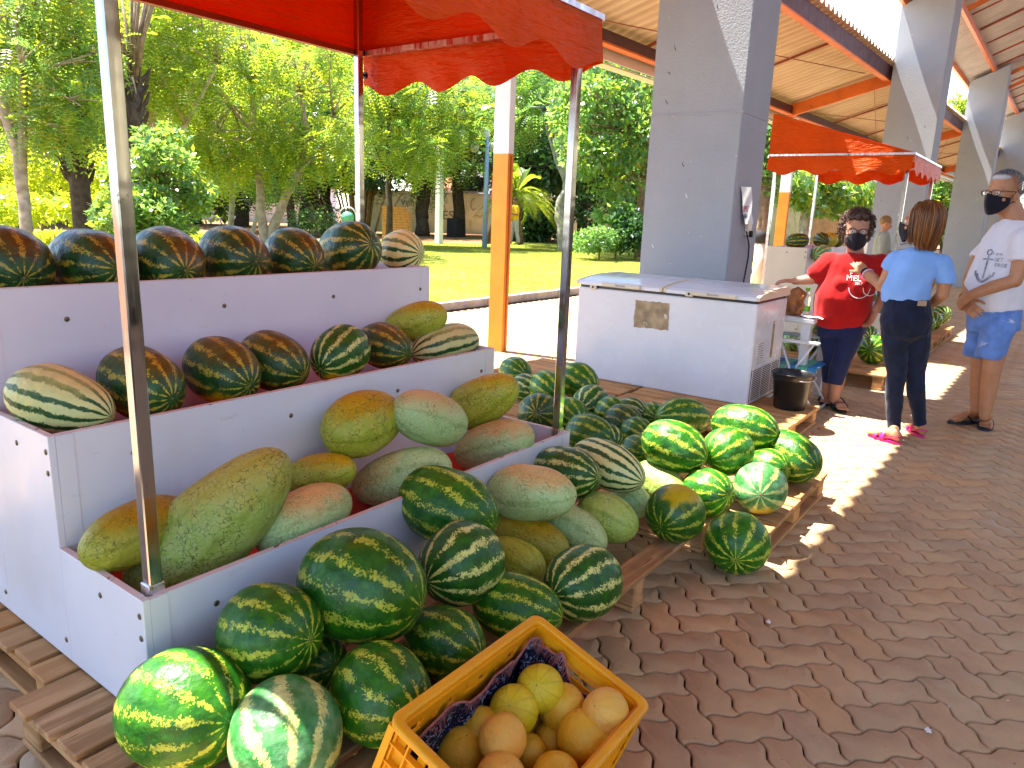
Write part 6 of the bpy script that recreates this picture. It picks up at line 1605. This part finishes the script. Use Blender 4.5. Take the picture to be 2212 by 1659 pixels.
for (hp, kn, an, hl, to) in (((1842, 715, .0), (1818, 778, -.02), (1801, 866, 0), (1800, 872), (1833, 896)), ((1795, 715, .06), (1797, 778, .06), (1786, 852, .10), (1790, 860), (1774, 880))):
    a_ = J(*hp); k_ = J(*kn); n_ = J(*an); limb(body, [a_, k_, (k_+n_)/2+f.h*.012, n_], [.09, .062, .054, .036])
    h_ = onz(*hl, .02); t_ = onz(*to, .02); foot(body, V((h_.x, h_.y, .018)), V((t_.x, t_.y, .018)) if (t_-h_).length < .27 else h_+(t_-h_).normalized()*.235, .045); limb(body, [n_, V((h_.x, h_.y, .06))+(t_-h_).normalized()*.045], [.036, .034])
    tt_ = h_+(t_-h_).normalized()*.235; m = MB(); so2 = sole('sandal', f, V((h_.x, h_.y, 0)), V((tt_.x, tt_.y, 0)), M['rubber'])
    d_ = (tt_-h_).normalized(); x_ = d_.cross(V((0,0,1)))
    for fr, hh in ((.42, .078), (.66, .052)):
        c_ = V((h_.x, h_.y, 0))+d_*.235*fr; m.tube([c_+x_*(.052*cos(a))+V((0, 0, .018+hh*sin(a)*.9)) for a in np.linspace(0, pi, 12)], .013, 8, flat=.25, ref=V((0,0,1)))
    m.build('sandal_strap', M['rubber'], so2, smooth=True)
rm_obj('body', body, .0055, M['skin1'], f.t, 3)
sh = MB(); tp = [J(1816, 697, .02), J(1818, 672, 0), J(1822, 645, -.01), J(1834, 610, -.0), J(1845, 578, .0), J(1848, 556, .01), J(1849, 549, .015)]
body_loft(sh, tp, [.198, .212, .212, .198, .190, .150, .085], [.150, .175, .172, .155, .125, .10, .078], rt_, ex=2.2)
limb(sh, [J(1822, 572, .01), sh1, J(1766, 592, -.02)], [.085, .084, .080]); limb(sh, [J(1878, 572, .02), sh2, J(1913, 606, .05)], [.082, .080, .074])
for s_ in (-1, 1): sh.ball(J(1838+s_*-22, 612, -.09), (.085, .085, .08), 14, 10)
shirt = rm_obj('t_shirt', sh, .008, M['tee_red'], f.t, 6, folds(.012, (7, 7, 6), .5))
bv = BVHTree.FromPolygons([v.co+wloc(shirt) for v in shirt.data.vertices], [p.vertices for p in shirt.data.polygons])
xd = -rt_; 
for s_, px_, py_, sz in (('F      DA', 1862, 592, .048), ('MEL  CIA', 1863, 602, .058), ('2017', 1853, 612, .026)): text(s_, sz, M['white'], shirt, 'shirt_lettering', J(px_, py_, -.12), xd, (0, 0, 1), .0006, bv)
m = MB()
for cx_, r_ in ((1856, .075), (1882, .06)):
    pts = []
    for a in np.linspace(pi*1.0, 2*pi, 16):
        p_ = J(cx_, 622, -.12)+xd*(r_*cos(a))+V((0, 0, r_*sin(a))); h_, n2, i2, d2 = bv.ray_cast(p_-fw_*-.4, -fw_)
        if h_ is not None: pts.append(h_+fw_*.003)
    if len(pts) > 2: m.tube(pts, .003, 5)
m.build('shirt_drawing', M['white'], shirt)
pn = MB()
for (hp, kn, hem, of) in (((1840, 708, .0), (1819, 775, -.02), (1803, 829, -.01), 0), ((1800, 708, .05), (1799, 775, .06), (1792, 826, .08), 0)):
    limb(pn, [J(*hp), J((hp[0]+kn[0])/2, 742, (hp[2]+kn[2])/2), J(*kn)], [.104, .094, .074]); pn.tube([J(*kn), J((kn[0]+hem[0])/2-1, 802, (kn[2]+hem[2])/2+.01), J(*hem)], [.074, .070, .060], 16)
body_loft(pn, [J(1818, 722, .03), J(1817, 684, .02)], [.18, .178], [.13, .135], rt_)
rm_obj('capri_trousers', pn, .0075, M['navy'], f.t, 3, folds(.004, (10, 10, 8)))
mask(f, L, 1.13); glasses(f, L, 1.13, .006, .029, .020, .0030, 'iris')
hb = MB()
for (x, y, z, a, b_, c_) in ((0, -.03, .045, .086, .092, .088), (0, -.04, -.01, .090, .078, .084), (.070, -.01, -.01, .030, .045, .078), (-.070, -.01, -.01, .030, .045, .078), (0, .03, .095, .075, .055, .038)): hb.ball(L(x, y, z), (a, b_, c_), 18, 12, M=Mx)
hair = rm_obj('hair', hb, .008, M['hair_b'], f.t, 1, folds(.012, (30, 30, 30)))
m = MB(); rr = random.Random(3)
for k in range(620):
    a = rr.uniform(-pi, pi); el = rr.uniform(-.75, 1.5); x, y, z = cos(el)*sin(a), -cos(el)*cos(a), sin(el)
    if y > .35 and z < .62: continue
    p = V((x*.088, -.024+y*.092, .028+z*.098)); t1 = V((rr.gauss(0, 1), rr.gauss(0, 1), rr.gauss(-.9, .6))); nn = V((x, y, z)); t1 = (t1-nn*t1.dot(nn)).normalized(); b1 = nn.cross(t1)
    n_ = 9; Lc = rr.uniform(.045, .085); ph = rr.uniform(0, 6); R2_ = rr.uniform(.006, .012)
    m.tube([L(*(p+t1*Lc*i/n_+nn*(.006+.010*sin(pi*i/n_)+R2_*sin(ph+i*1.1))+b1*R2_*cos(ph+i*1.1))) for i in range(n_)], [.0036*(1-.6*i/n_) for i in range(n_)], 4, caps=False)
m.build('curls', M['hair_b'], hair, smooth=True)
# ================= woman in light blue =================
f = Fig('woman seen from behind in light blue t shirt and dark jeans', (5.65, .69, 0)); J = f.J
fw_ = (f.h+LEFT*.35).normalized(); rt_ = fw_.cross(V((0, 0, 1)))    # her right = image right
body = MB(); hc = J(1990, 482, .0)
L, Mx = head(f, hc, (f.h*.62+LEFT*.85), V((0, 0, 1)), 1.09, 'skin2', body)
limb(body, [J(1996, 545, .0), J(1993, 505, .01)], [.055, .050])
sh1, sh2 = J(1938, 560, .0), J(2036, 570, .02)
el1 = J(1903, 618, .03); wr1 = J(1868, 587, .22)
limb(body, [sh1, J(1921, 590, .01), el1, (el1+wr1)/2+V((0,0,.004)), wr1], [.052, .048, .040, .037, .026])
hd_ = J(1842, 560, .36)-wr1; hand(body, wr1, hd_, f.h*.8+V((0, 0, -.3))+LEFT*.2, side=1, L=.172, curl=.10, spread=.03, thumb=.5, cu=(.05, .05, .12, .14))
el2 = J(2036, 636, .02); wr2 = J(2010, 660, .17); limb(body, [sh2, J(2042, 605, .02), el2, wr2], [.050, .047, .040, .028]); hand(body, wr2, LEFT*.5+f.h+V((0, 0, .2)), V((0, 0, 1)), side=1, curl=.4)
body_loft(body, [J(1957, 690, .01), J(1960, 645, 0), J(1980, 590, 0), J(1992, 550, 0)], [.14, .12, .135, .12], [.105, .085, .095, .075], rt_)
for (hp, kn, an, hl, to) in (((1932, 715, -.02), (1937, 805, -.02), (1931, 925, -.02), (1944, 955), (1880, 936)), ((1982, 712, .03), (1977, 800, .05), (1988, 912, .08), (1993, 940), (1955, 915))):
    a_, k_, n_ = J(*hp), J(*kn), J(*an); limb(body, [a_, k_, n_], [.078, .052, .034]); h_ = onz(*hl, .02); t_ = onz(*to, .02); d_ = (t_-h_).normalized(); tt_ = h_+d_*.225
    foot(body, V((h_.x, h_.y, .020)), V((tt_.x, tt_.y, .020)), .040); limb(body, [n_, V((h_.x, h_.y, .06))+d_*.045], [.034, .032])
    so2 = sole('sandal', f, V((h_.x, h_.y, 0)), V((tt_.x, tt_.y, 0)), M['fuchsia'], .014, .045); x_ = d_.cross(V((0,0,1))); m = MB()
    for fr, hh, w_ in ((.48, .066, .016), (.70, .046, .014)):
        c_ = V((h_.x, h_.y, 0))+d_*.225*fr; m.tube([c_+x_*(.046*cos(a))+V((0, 0, .016+hh*sin(a)*.9)) for a in np.linspace(0, pi, 12)], w_, 8, flat=.22, ref=d_)
    c_ = V((h_.x, h_.y, 0)); m.tube([c_+d_*.09+x_*.042+V((0,0,.03)), c_+d_*.0+x_*.03+V((0,0,.055)), c_-d_*.014+V((0,0,.06)), c_+d_*.0-x_*.03+V((0,0,.055)), c_+d_*.09-x_*.042+V((0,0,.03))], .004, 6)
    m.build('sandal_strap', M['fuchsia'], so2, smooth=True)
rm_obj('body', body, .0052, M['skin2'], f.t, 2)
sh = MB(); tp = [J(1955, 646, .01), J(1956, 628, .0), J(1968, 600, 0), J(1982, 570, 0), J(1990, 547, .0), J(1993, 538, .0)]
body_loft(sh, tp, [.150, .152, .146, .150, .122, .068], [.112, .118, .115, .108, .085, .062], rt_, ex=2.2)
limb(sh, [J(1955, 562, .0), sh1], [.068, .066]); sh.tube([sh1, J(1929, 572, .005), J(1921, 584, .01)], [.066, .067, .066], 16); limb(sh, [J(2015, 568, .01), sh2], [.068, .066]); sh.tube([sh2, J(2043, 600, .02), J(2041, 613, .02)], [.064, .064, .060], 16)
rm_obj('t_shirt', sh, .0072, M['tee_blue'], f.t, 5, folds(.009, (8, 8, 6), .45))
pn = MB()
for (hp, kn, an) in (((1932, 706, -.02), (1937, 805, -.02), (1931, 930, -.02)), ((1982, 704, .03), (1977, 800, .05), (1988, 917, .08))):
    limb(pn, [J(*hp), J((hp[0]+kn[0])/2, 755, (hp[2]+kn[2])/2), J(*kn)], [.090, .084, .064]); pn.tube([J(*kn), J((kn[0]*.6+an[0]*.4)-3, 850, (kn[2]+an[2])/2-.012), J(*an)], [.064, .059, .042], 16)
body_loft(pn, [J(1957, 742, .0), J(1957, 722, .0), J(1957, 690, -.01), J(1957, 641, .0)], [.09, .150, .163, .136], [.05, .11, .128, .105], rt_)
pj = rm_obj('jeans', pn, .0070, M['jeans_d'], f.t, 3, folds(.005, (12, 12, 11), .6))
m = MB(); q_ = J(1992, 655, -.14); m.obox(q_, rt_*.028, V((0, 0, .018)), f.h*.006); m.build('waist_patch', M['sole'], pj)
mask(f, L, 1.09)
# copper bob: base volume plus strands
hb = MB()
for (x, y, z, a, b_, c_) in ((0, -.028, .040, .088, .098, .090), (0, -.045, -.035, .090, .072, .095), (0, -.050, -.105, .078, .052, .055), (.068, -.010, -.035, .026, .058, .095), (-.068, -.010, -.035, .026, .058, .095)): hb.ball(L(x, y, z), (a, b_, c_), 18, 12, M=Mx)
hair = rm_obj('hair', hb, .007, M['hair_c'], f.t, 1, folds(.003, (40, 40, 10)))
m = MB(); rr = random.Random(9)
for k in range(640):
    a = rr.uniform(-2.25, 2.25); x, y = sin(a), -cos(a)
    z0 = rr.uniform(.03, .13); zend = rr.uniform(-.165, -.125)+(.03 if abs(a) > 1.7 else 0); n_ = 11; pts = []
    off = rr.uniform(.0, .012); ph = rr.uniform(0, 6); sw = rr.uniform(-.012, .012)
    for i in range(n_):
        z = z0+(zend-z0)*i/(n_-1); q = min(1, sqrt(max(0, 1-((z-.035)/.105)**2))) if z > .035 else 1
        rx = .092*q*(1-.10*max(0, -z-.06)/.1); ry = .098*q*(1-.28*max(0, -z-.02)/.12)
        pts.append(L(x*(rx+off)+sw*i/n_+.002*sin(ph+i*.9), -.022+y*(ry+off), z))
    m.tube(pts, [.0042*(1-.75*(i/(n_-1))**2)+.0006 for i in range(n_)], 4, caps=False, flat=.55)
for k in range(150):   # strands over the crown from a side parting
    a = rr.uniform(-pi, pi); pts = []
    for i in range(7):
        el = 1.45-i*.17; pts.append(L(.093*cos(el)*sin(a)+.018*(1-i/6), -.022+.104*-cos(el)*cos(a), .038+.097*sin(el)+.003))
    if -cos(a)*.1 > .055: continue
    m.tube(pts, .0036, 4, caps=False)
m.build('strands', M['hair_c'], hair, smooth=True)
# watch and bracelet
arm_d = (wr1-el1).normalized(); ref = arm_d.cross(V((0, 0, 1))).normalized(); u2 = ref.cross(arm_d)
def band(name, lab, c, r, w_, mt, n=28, bead=False):
    m = MB()
    if bead:
        for k in range(n): m.ball(c+ref*(r*cos(2*pi*k/n))+u2*(r*sin(2*pi*k/n)), w_, 8, 6)
    else: m.tube([c+ref*(r*cos(2*pi*k/n))+u2*(r*sin(2*pi*k/n)) for k in range(n+1)], w_, 6, flat=.35, ref=arm_d)
    o = m.build(name, M[mt], smooth=True); tag(o, lab, name.replace('_', ' ')); return o
M['pinkb'] = simple('pink_beads', (.75,.42,.55), .4)
band('wristwatch', 'black band on the raised wrist of the woman in light blue', wr1-arm_d*.012, .031, .011, 'rubber'); band('bracelet', 'pink beaded bracelet on the raised wrist of the woman in light blue', wr1-arm_d*.048, .037, .0075, 'pinkb', bead=True)
# ================= man in white =================
f = Fig('grey haired man in white printed t shirt and denim shorts, hands clasped', (6.17, .38, 0)); J = f.J
fw_ = (LEFT*.9-f.h*.42).normalized(); rt_ = fw_.cross(V((0, 0, 1)))
body = MB(); hc = J(2166, 420, .0)
L, Mx = head(f, hc, (LEFT*.86-f.h*.5-V((0,0,.04))), V((0, 0, 1))+LEFT*-.03, 1.15, 'skin2', body)
limb(body, [J(2196, 490, .01), J(2182, 448, .01)], [.078, .070])
shn, shf = J(2212, 518, -.13), J(2150, 525, .16)
eln = J(2192, 606, -.19); wrn = J(2098, 637, -.26)
limb(body, [shn, J(2206, 568, -.17), eln, (eln+wrn)/2+V((0, 0, .006)), wrn], [.062, .057, .048, .044, .033])
hand(body, wrn, J(2076, 652, -.22)-wrn, f.h*.6+V((0, 0, -.5)), side=-1, L=.185, curl=.55, spread=.02)
elf = J(2094, 605, .04); wrf = J(2084, 655, -.14)
limb(body, [shf, J(2110, 565, .12), elf, wrf], [.058, .052, .044, .032]); hand(body, wrf, J(2108, 676, -.26)-wrf, f.h, side=1, L=.185, curl=.40, spread=.05)
body_loft(body, [J(2150, 690, .0), J(2155, 640, -.0), J(2175, 560, 0), J(2188, 500, 0)], [.13, .155, .16, .13], [.10, .14, .12, .09], rt_)
for (hp, kn, an, hl, to) in (((2160, 712, -.10), (2142, 800, -.09), (2127, 898, -.08), (2131, 910), (2124, 948)), ((2128, 712, .08), (2117, 800, .07), (2108, 885, .06), (2112, 907), (2045, 910))):
    a_, k_, n_ = J(*hp), J(*kn), J(*an); limb(body, [a_, k_, (k_*.6+n_*.4)+f.h*.016, n_], [.085, .062, .056, .036]); h_ = onz(*hl, .02); t_ = onz(*to, .02); d_ = (t_-h_).normalized(); tt_ = h_+d_*.262
    foot(body, V((h_.x, h_.y, .020)), V((tt_.x, tt_.y, .020)), .047); limb(body, [n_, V((h_.x, h_.y, .065))+d_*.05], [.036, .036])
    so2 = sole('flip_flop', f, V((h_.x, h_.y, 0)), V((tt_.x, tt_.y, 0)), M['navysole'], .017, .054); x_ = d_.cross(V((0,0,1))); c_ = V((h_.x, h_.y, 0)); m = MB()
    for s_ in (-1, 1): m.tube([c_+d_*.095+x_*(s_*.046)+V((0,0,.02)), c_+d_*.135+x_*(s_*.036)+V((0,0,.062)), c_+d_*.185-x_*.006+V((0,0,.056)), c_+d_*.205-x_*.016+V((0,0,.02))], [.007, .007, .006, .004], 7)
    m.build('thong_strap', M['rubber'], so2, smooth=True)
rm_obj('body', body, .0055, M['skin2'], f.t, 3)
sh = MB(); tp = [J(2148, 671, .0), J(2148, 650, -.0), J(2152, 618, -.01), J(2168, 575, -.0), J(2184, 526, .0), J(2194, 492, .0), J(2199, 476, .0)]
body_loft(sh, tp, [.180, .188, .190, .190, .190, .145, .086], [.158, .176, .186, .160, .135, .11, .088], rt_, ex=2.2)
limb(sh, [J(2190, 528, -.06), shn], [.082, .082]); sh.tube([shn, J(2207, 548, -.15), J(2204, 566, -.165)], [.080, .080, .078], 16); limb(sh, [J(2168, 526, .08), shf], [.08, .078]); sh.tube([shf, J(2130, 545, .145), J(2112, 562, .125)], [.076, .074, .070], 16)
shirt = rm_obj('t_shirt', sh, .008, M['tee_white'], f.t, 6, folds(.010, (8, 8, 4), .5))
bv = BVHTree.FromPolygons([v.co+wloc(shirt) for v in shirt.data.vertices], [p.vertices for p in shirt.data.polygons])
pc = J(2128, 575, -.2); xd = -(LEFT*.42*-1) ; zf = (fw_*.75-f.h*.65).normalized(); xd = V((0, 0, 1)).cross(zf)
def surf(p):
    h_, n2, i2, d2 = bv.ray_cast(p+zf*.4, -zf); return (h_+zf*.003) if h_ is not None else None
m = MB()
def stroke(pts, r):
    q = [surf(pc+xd*a+V((0, 0, b_))) for a, b_ in pts]; q = [x for x in q if x is not None]
    if len(q) > 1: m.tube(q, r, 5)
stroke([(-.02, .075-.02*k) for k in range(9)], .0055); stroke([(-.075+.11*(k/12), -.06-.045*sin(pi*k/12)) for k in range(13)], .009); stroke([(-.055+.07*(k/6), .045) for k in range(7)], .005)
stroke([(-.02+.018*cos(a), .092+.018*sin(a)) for a in np.linspace(0, 2*pi, 12)], .004); stroke([(-.085, -.04), (-.078, -.065), (-.06, -.06)], .007); stroke([(.045, -.04), (.04, -.065), (.02, -.06)], .007)
M['ink_grey'] = simple('worn_grey_print', (.30,.29,.38), .8, var=.5, scale=40); m.build('anchor_print', M['ink_grey'], shirt)
for s_, a, b_, sz in (('I am', .035, .085, .035), ('SET', .05, .045, .035), ('FREE', .07, .008, .036)): text(s_, sz, M['ink_grey'], shirt, 'shirt_lettering', pc+xd*a+V((0, 0, b_)), xd, (0, 0, 1), .0006, bv)
pn = MB()
for (hp, kn, hem) in (((2158, 705, -.10), (2145, 745, -.10), (2138, 771, -.09)), ((2126, 705, .08), (2116, 745, .075), (2110, 769, .07))):
    limb(pn, [J(*hp)], [.105]); pn.tube([J(*hp), J(*kn), J(*hem)], [.105, .098, .090], 18); pn.tube([J(*hem)+V((0, 0, .028)), J(*hem)+V((0, 0, -.004))], [.095, .094], 18)
body_loft(pn, [J(2145, 715, .0), J(2146, 662, .0)], [.172, .172], [.14, .15], rt_)
rm_obj('denim_shorts', pn, .0075, M['jeans_l'], f.t, 2, folds(.006, (14, 14, 12), .6))
mask(f, L, 1.15); glasses(f, L, 1.15, .008, .029, .016, .0024, 'iris')
hb = MB()
for (x, y, z, a, b_, c_) in ((0, -.022, .042, .081, .099, .090), (0, -.055, .0, .076, .058, .06), (0, .030, .095, .062, .050, .026)): hb.ball(L(x, y, z), (a, b_, c_), 18, 12, M=Mx)
hair = rm_obj('hair', hb, .006, M['hair_g'], f.t, 1, folds(.003, (60, 60, 60)))
m = MB(); rr = random.Random(4)
for k in range(1500):
    a = rr.uniform(-pi, pi); el = rr.uniform(-.5, 1.5); x, y, z = cos(el)*sin(a), -cos(el)*cos(a), sin(el)
    if y > .25 and z < .70: continue
    p = V((x*.083, -.022+y*.100, .040+z*.094)); nn = V((x, y, z)); g_ = (nn*.6+V((rr.gauss(0, .3), .5, rr.gauss(0, .3)))).normalized()
    m.tube([L(*p), L(*(p+g_*.010)), L(*(p+g_*.018+V((0, .004, 0))))], [.0020, .0016, .0006], 3, caps=False)
m.build('strands', M['hair_g'], hair)
# ================= small background people =================
def extra(label, px, py_feet, py_head, d, face, tee, trs, hair_m, skin, arms, z0=None, stride=.0, vox=.014):
    g_ = at(px, py_feet, d); P0 = V((g_.x, g_.y, g_.z if z0 is None else z0)); top_ = at(px, py_head, d).z; k = (top_-P0.z)/1.74
    f = Fig(label, P0); fw_ = V(face).normalized(); rt_ = fw_.cross(V((0, 0, 1))); Q = lambda x, y, z: P0+(rt_*x+fw_*y+V((0, 0, z)))*k
    body = MB(); L, Mx = head(f, Q(0, .02, 1.63), fw_+V((0, 0, -.35 if arms else 0)), V((0, 0, 1)), k, skin, body); limb(body, [Q(0, 0, 1.42), Q(0, .01, 1.56)], [.06*k, .055*k])
    body_loft(body, [Q(0, 0, .95), Q(0, 0, 1.2), Q(0, 0, 1.42)], [.15*k, .16*k, .16*k], [.10*k, .11*k, .09*k], rt_)
    for s_ in (-1, 1):
        if arms: p = [Q(s_*.20, 0, 1.38), Q(s_*.25, .02, 1.12), Q(s_*.08, .26, 1.16)]
        else: p = [Q(s_*.20, 0, 1.38), Q(s_*.25, -.02, 1.10), Q(s_*.24, .06, .86)]
        limb(body, p, [.05*k, .04*k, .028*k]); hand(body, p[-1], (p[-1]-p[-2]), fw_, side=s_, L=.18*k)
        limb(body, [Q(s_*.09, 0, .95), Q(s_*.10, s_*stride*.5+.02, .50), Q(s_*.10, s_*stride, .09)], [.085*k, .06*k, .04*k]); h_ = Q(s_*.10, s_*stride-.05, 0); foot(body, h_, h_+fw_*.25*k, .045*k)
    rm_obj('body', body, vox*.75, M[skin], f.t, 2)
    sh = MB(); body_loft(sh, [Q(0, 0, .90), Q(0, .02, 1.1), Q(0, .01, 1.3), Q(0, 0, 1.44), Q(0, 0, 1.49)], [.18*k, .19*k, .19*k, .16*k, .08*k], [.13*k, .14*k, .13*k, .11*k, .08*k], rt_)
    for s_ in (-1, 1): limb(sh, [Q(s_*.12, 0, 1.40), Q(s_*.20, 0, 1.38), Q(s_*.24, .01, 1.18)], [.07*k, .075*k, .068*k])
    rm_obj('t_shirt', sh, vox, M[tee], f.t, 3, folds(.01, (6, 6, 5)))
    pn = MB()
    for s_ in (-1, 1): limb(pn, [Q(s_*.09, 0, .90), Q(s_*.10, s_*stride*.5+.02, .50), Q(s_*.10, s_*stride, .10)], [.105*k, .085*k, .07*k])
    rm_obj('trousers', pn, vox, M[trs], f.t, 3, folds(.01, (6, 6, 5)))
    if hair_m:
        hb = MB(); hb.ball(L(0, -.02, .04), (.084*k, .10*k, .092*k), 16, 10, M=Mx); rm_obj('hair', hb, vox*.7, M[hair_m], f.t, 1, folds(.006, (30, 30, 30)))
    return f
extra('man in a yellow t shirt and pale trousers standing beside the small palm', 1111, 527, 428, 27.5, LEFT*.8+TOW*.5, 'tee_yel', 'khaki', 'hair_b', 'skin3', True, stride=.12)
extra('bald older man in a grey shirt between the second and third pillars', 2043, 606, 484, 23., LEFT*-.5+TOW*-.6, 'tee_grey', 'khaki', None, 'skin1', False, z0=0.)
ex_ = extra('blond haired person looking down at a phone behind the curly haired woman', 1880, 690, 468, 11.6, RT*.9+TOW*.3, 'tee_grey', 'navy', 'hair_k', 'skin2', True, z0=0., vox=.011)
m = MB(); fw_ = (RT*.9+TOW*.3).normalized(); fw_.z = 0; q_ = wloc(ex_.t)+fw_*.33+V((0, 0, 1.20)); m.obox(q_, fw_*.06+V((0,0,.02)), fw_.cross(V((0,0,1)))*.035, V((0,0,.005))); tag(m.build('phone', M['black']), 'dark phone held by the blond haired person behind the curly haired woman', 'phone')
# ---------------------------------------------------------------- camera, sun, sky
cam = bpy.data.cameras.new('camera'); co_ = bpy.data.objects.new('camera', cam); COL.objects.link(co_)
cam.sensor_width = 36; cam.sensor_fit = 'HORIZONTAL'; cam.lens = FOC/2212*36; cam.clip_start = .05; cam.clip_end = 2000
co_.matrix_world = Matrix(((RT.x, UP.x, -FW.x, C0.x), (RT.y, UP.y, -FW.y, C0.y), (RT.z, UP.z, -FW.z, C0.z), (0, 0, 0, 1)))
S.camera = co_
sd = V((.085, -.44, -1)).normalized()
sun = bpy.data.lights.new('sun', 'SUN'); sun.energy = SUN_E; sun.angle = radians(.53); sun.color = (1, .95, .86)
so = bpy.data.objects.new('sun', sun); COL.objects.link(so); so.rotation_euler = sd.to_track_quat('-Z', 'Y').to_euler()
w = bpy.data.worlds.new('World'); S.world = w; w.use_nodes = True; nt = w.node_tree; nt.nodes.clear()
sk = nt.nodes.new('ShaderNodeTexSky'); sk.sky_type = 'NISHITA'; sk.sun_disc = False
sk.sun_elevation = math.asin(-sd.z); sk.sun_rotation = atan2(-sd.x, -sd.y); sk.air_density = 1.0; sk.dust_density = .4; sk.ozone_density = 1.0; sk.altitude = 500
bg = nt.nodes.new('ShaderNodeBackground'); bg.inputs[1].default_value = SKY_E; ow = nt.nodes.new('ShaderNodeOutputWorld')
nt.links.new(sk.outputs[0], bg.inputs[0]); nt.links.new(bg.outputs[0], ow.inputs[0])
S.view_settings.view_transform = 'Standard'; S.view_settings.look = 'None'; S.view_settings.exposure = EXPO; S.view_settings.gamma = 1
S.cycles.max_bounces = 10; S.cycles.diffuse_bounces = 5; S.cycles.glossy_bounces = 4; S.cycles.transmission_bounces = 6; S.cycles.transparent_max_bounces = 12
S.cycles.use_denoising = True; S.cycles.sample_clamp_indirect = 6
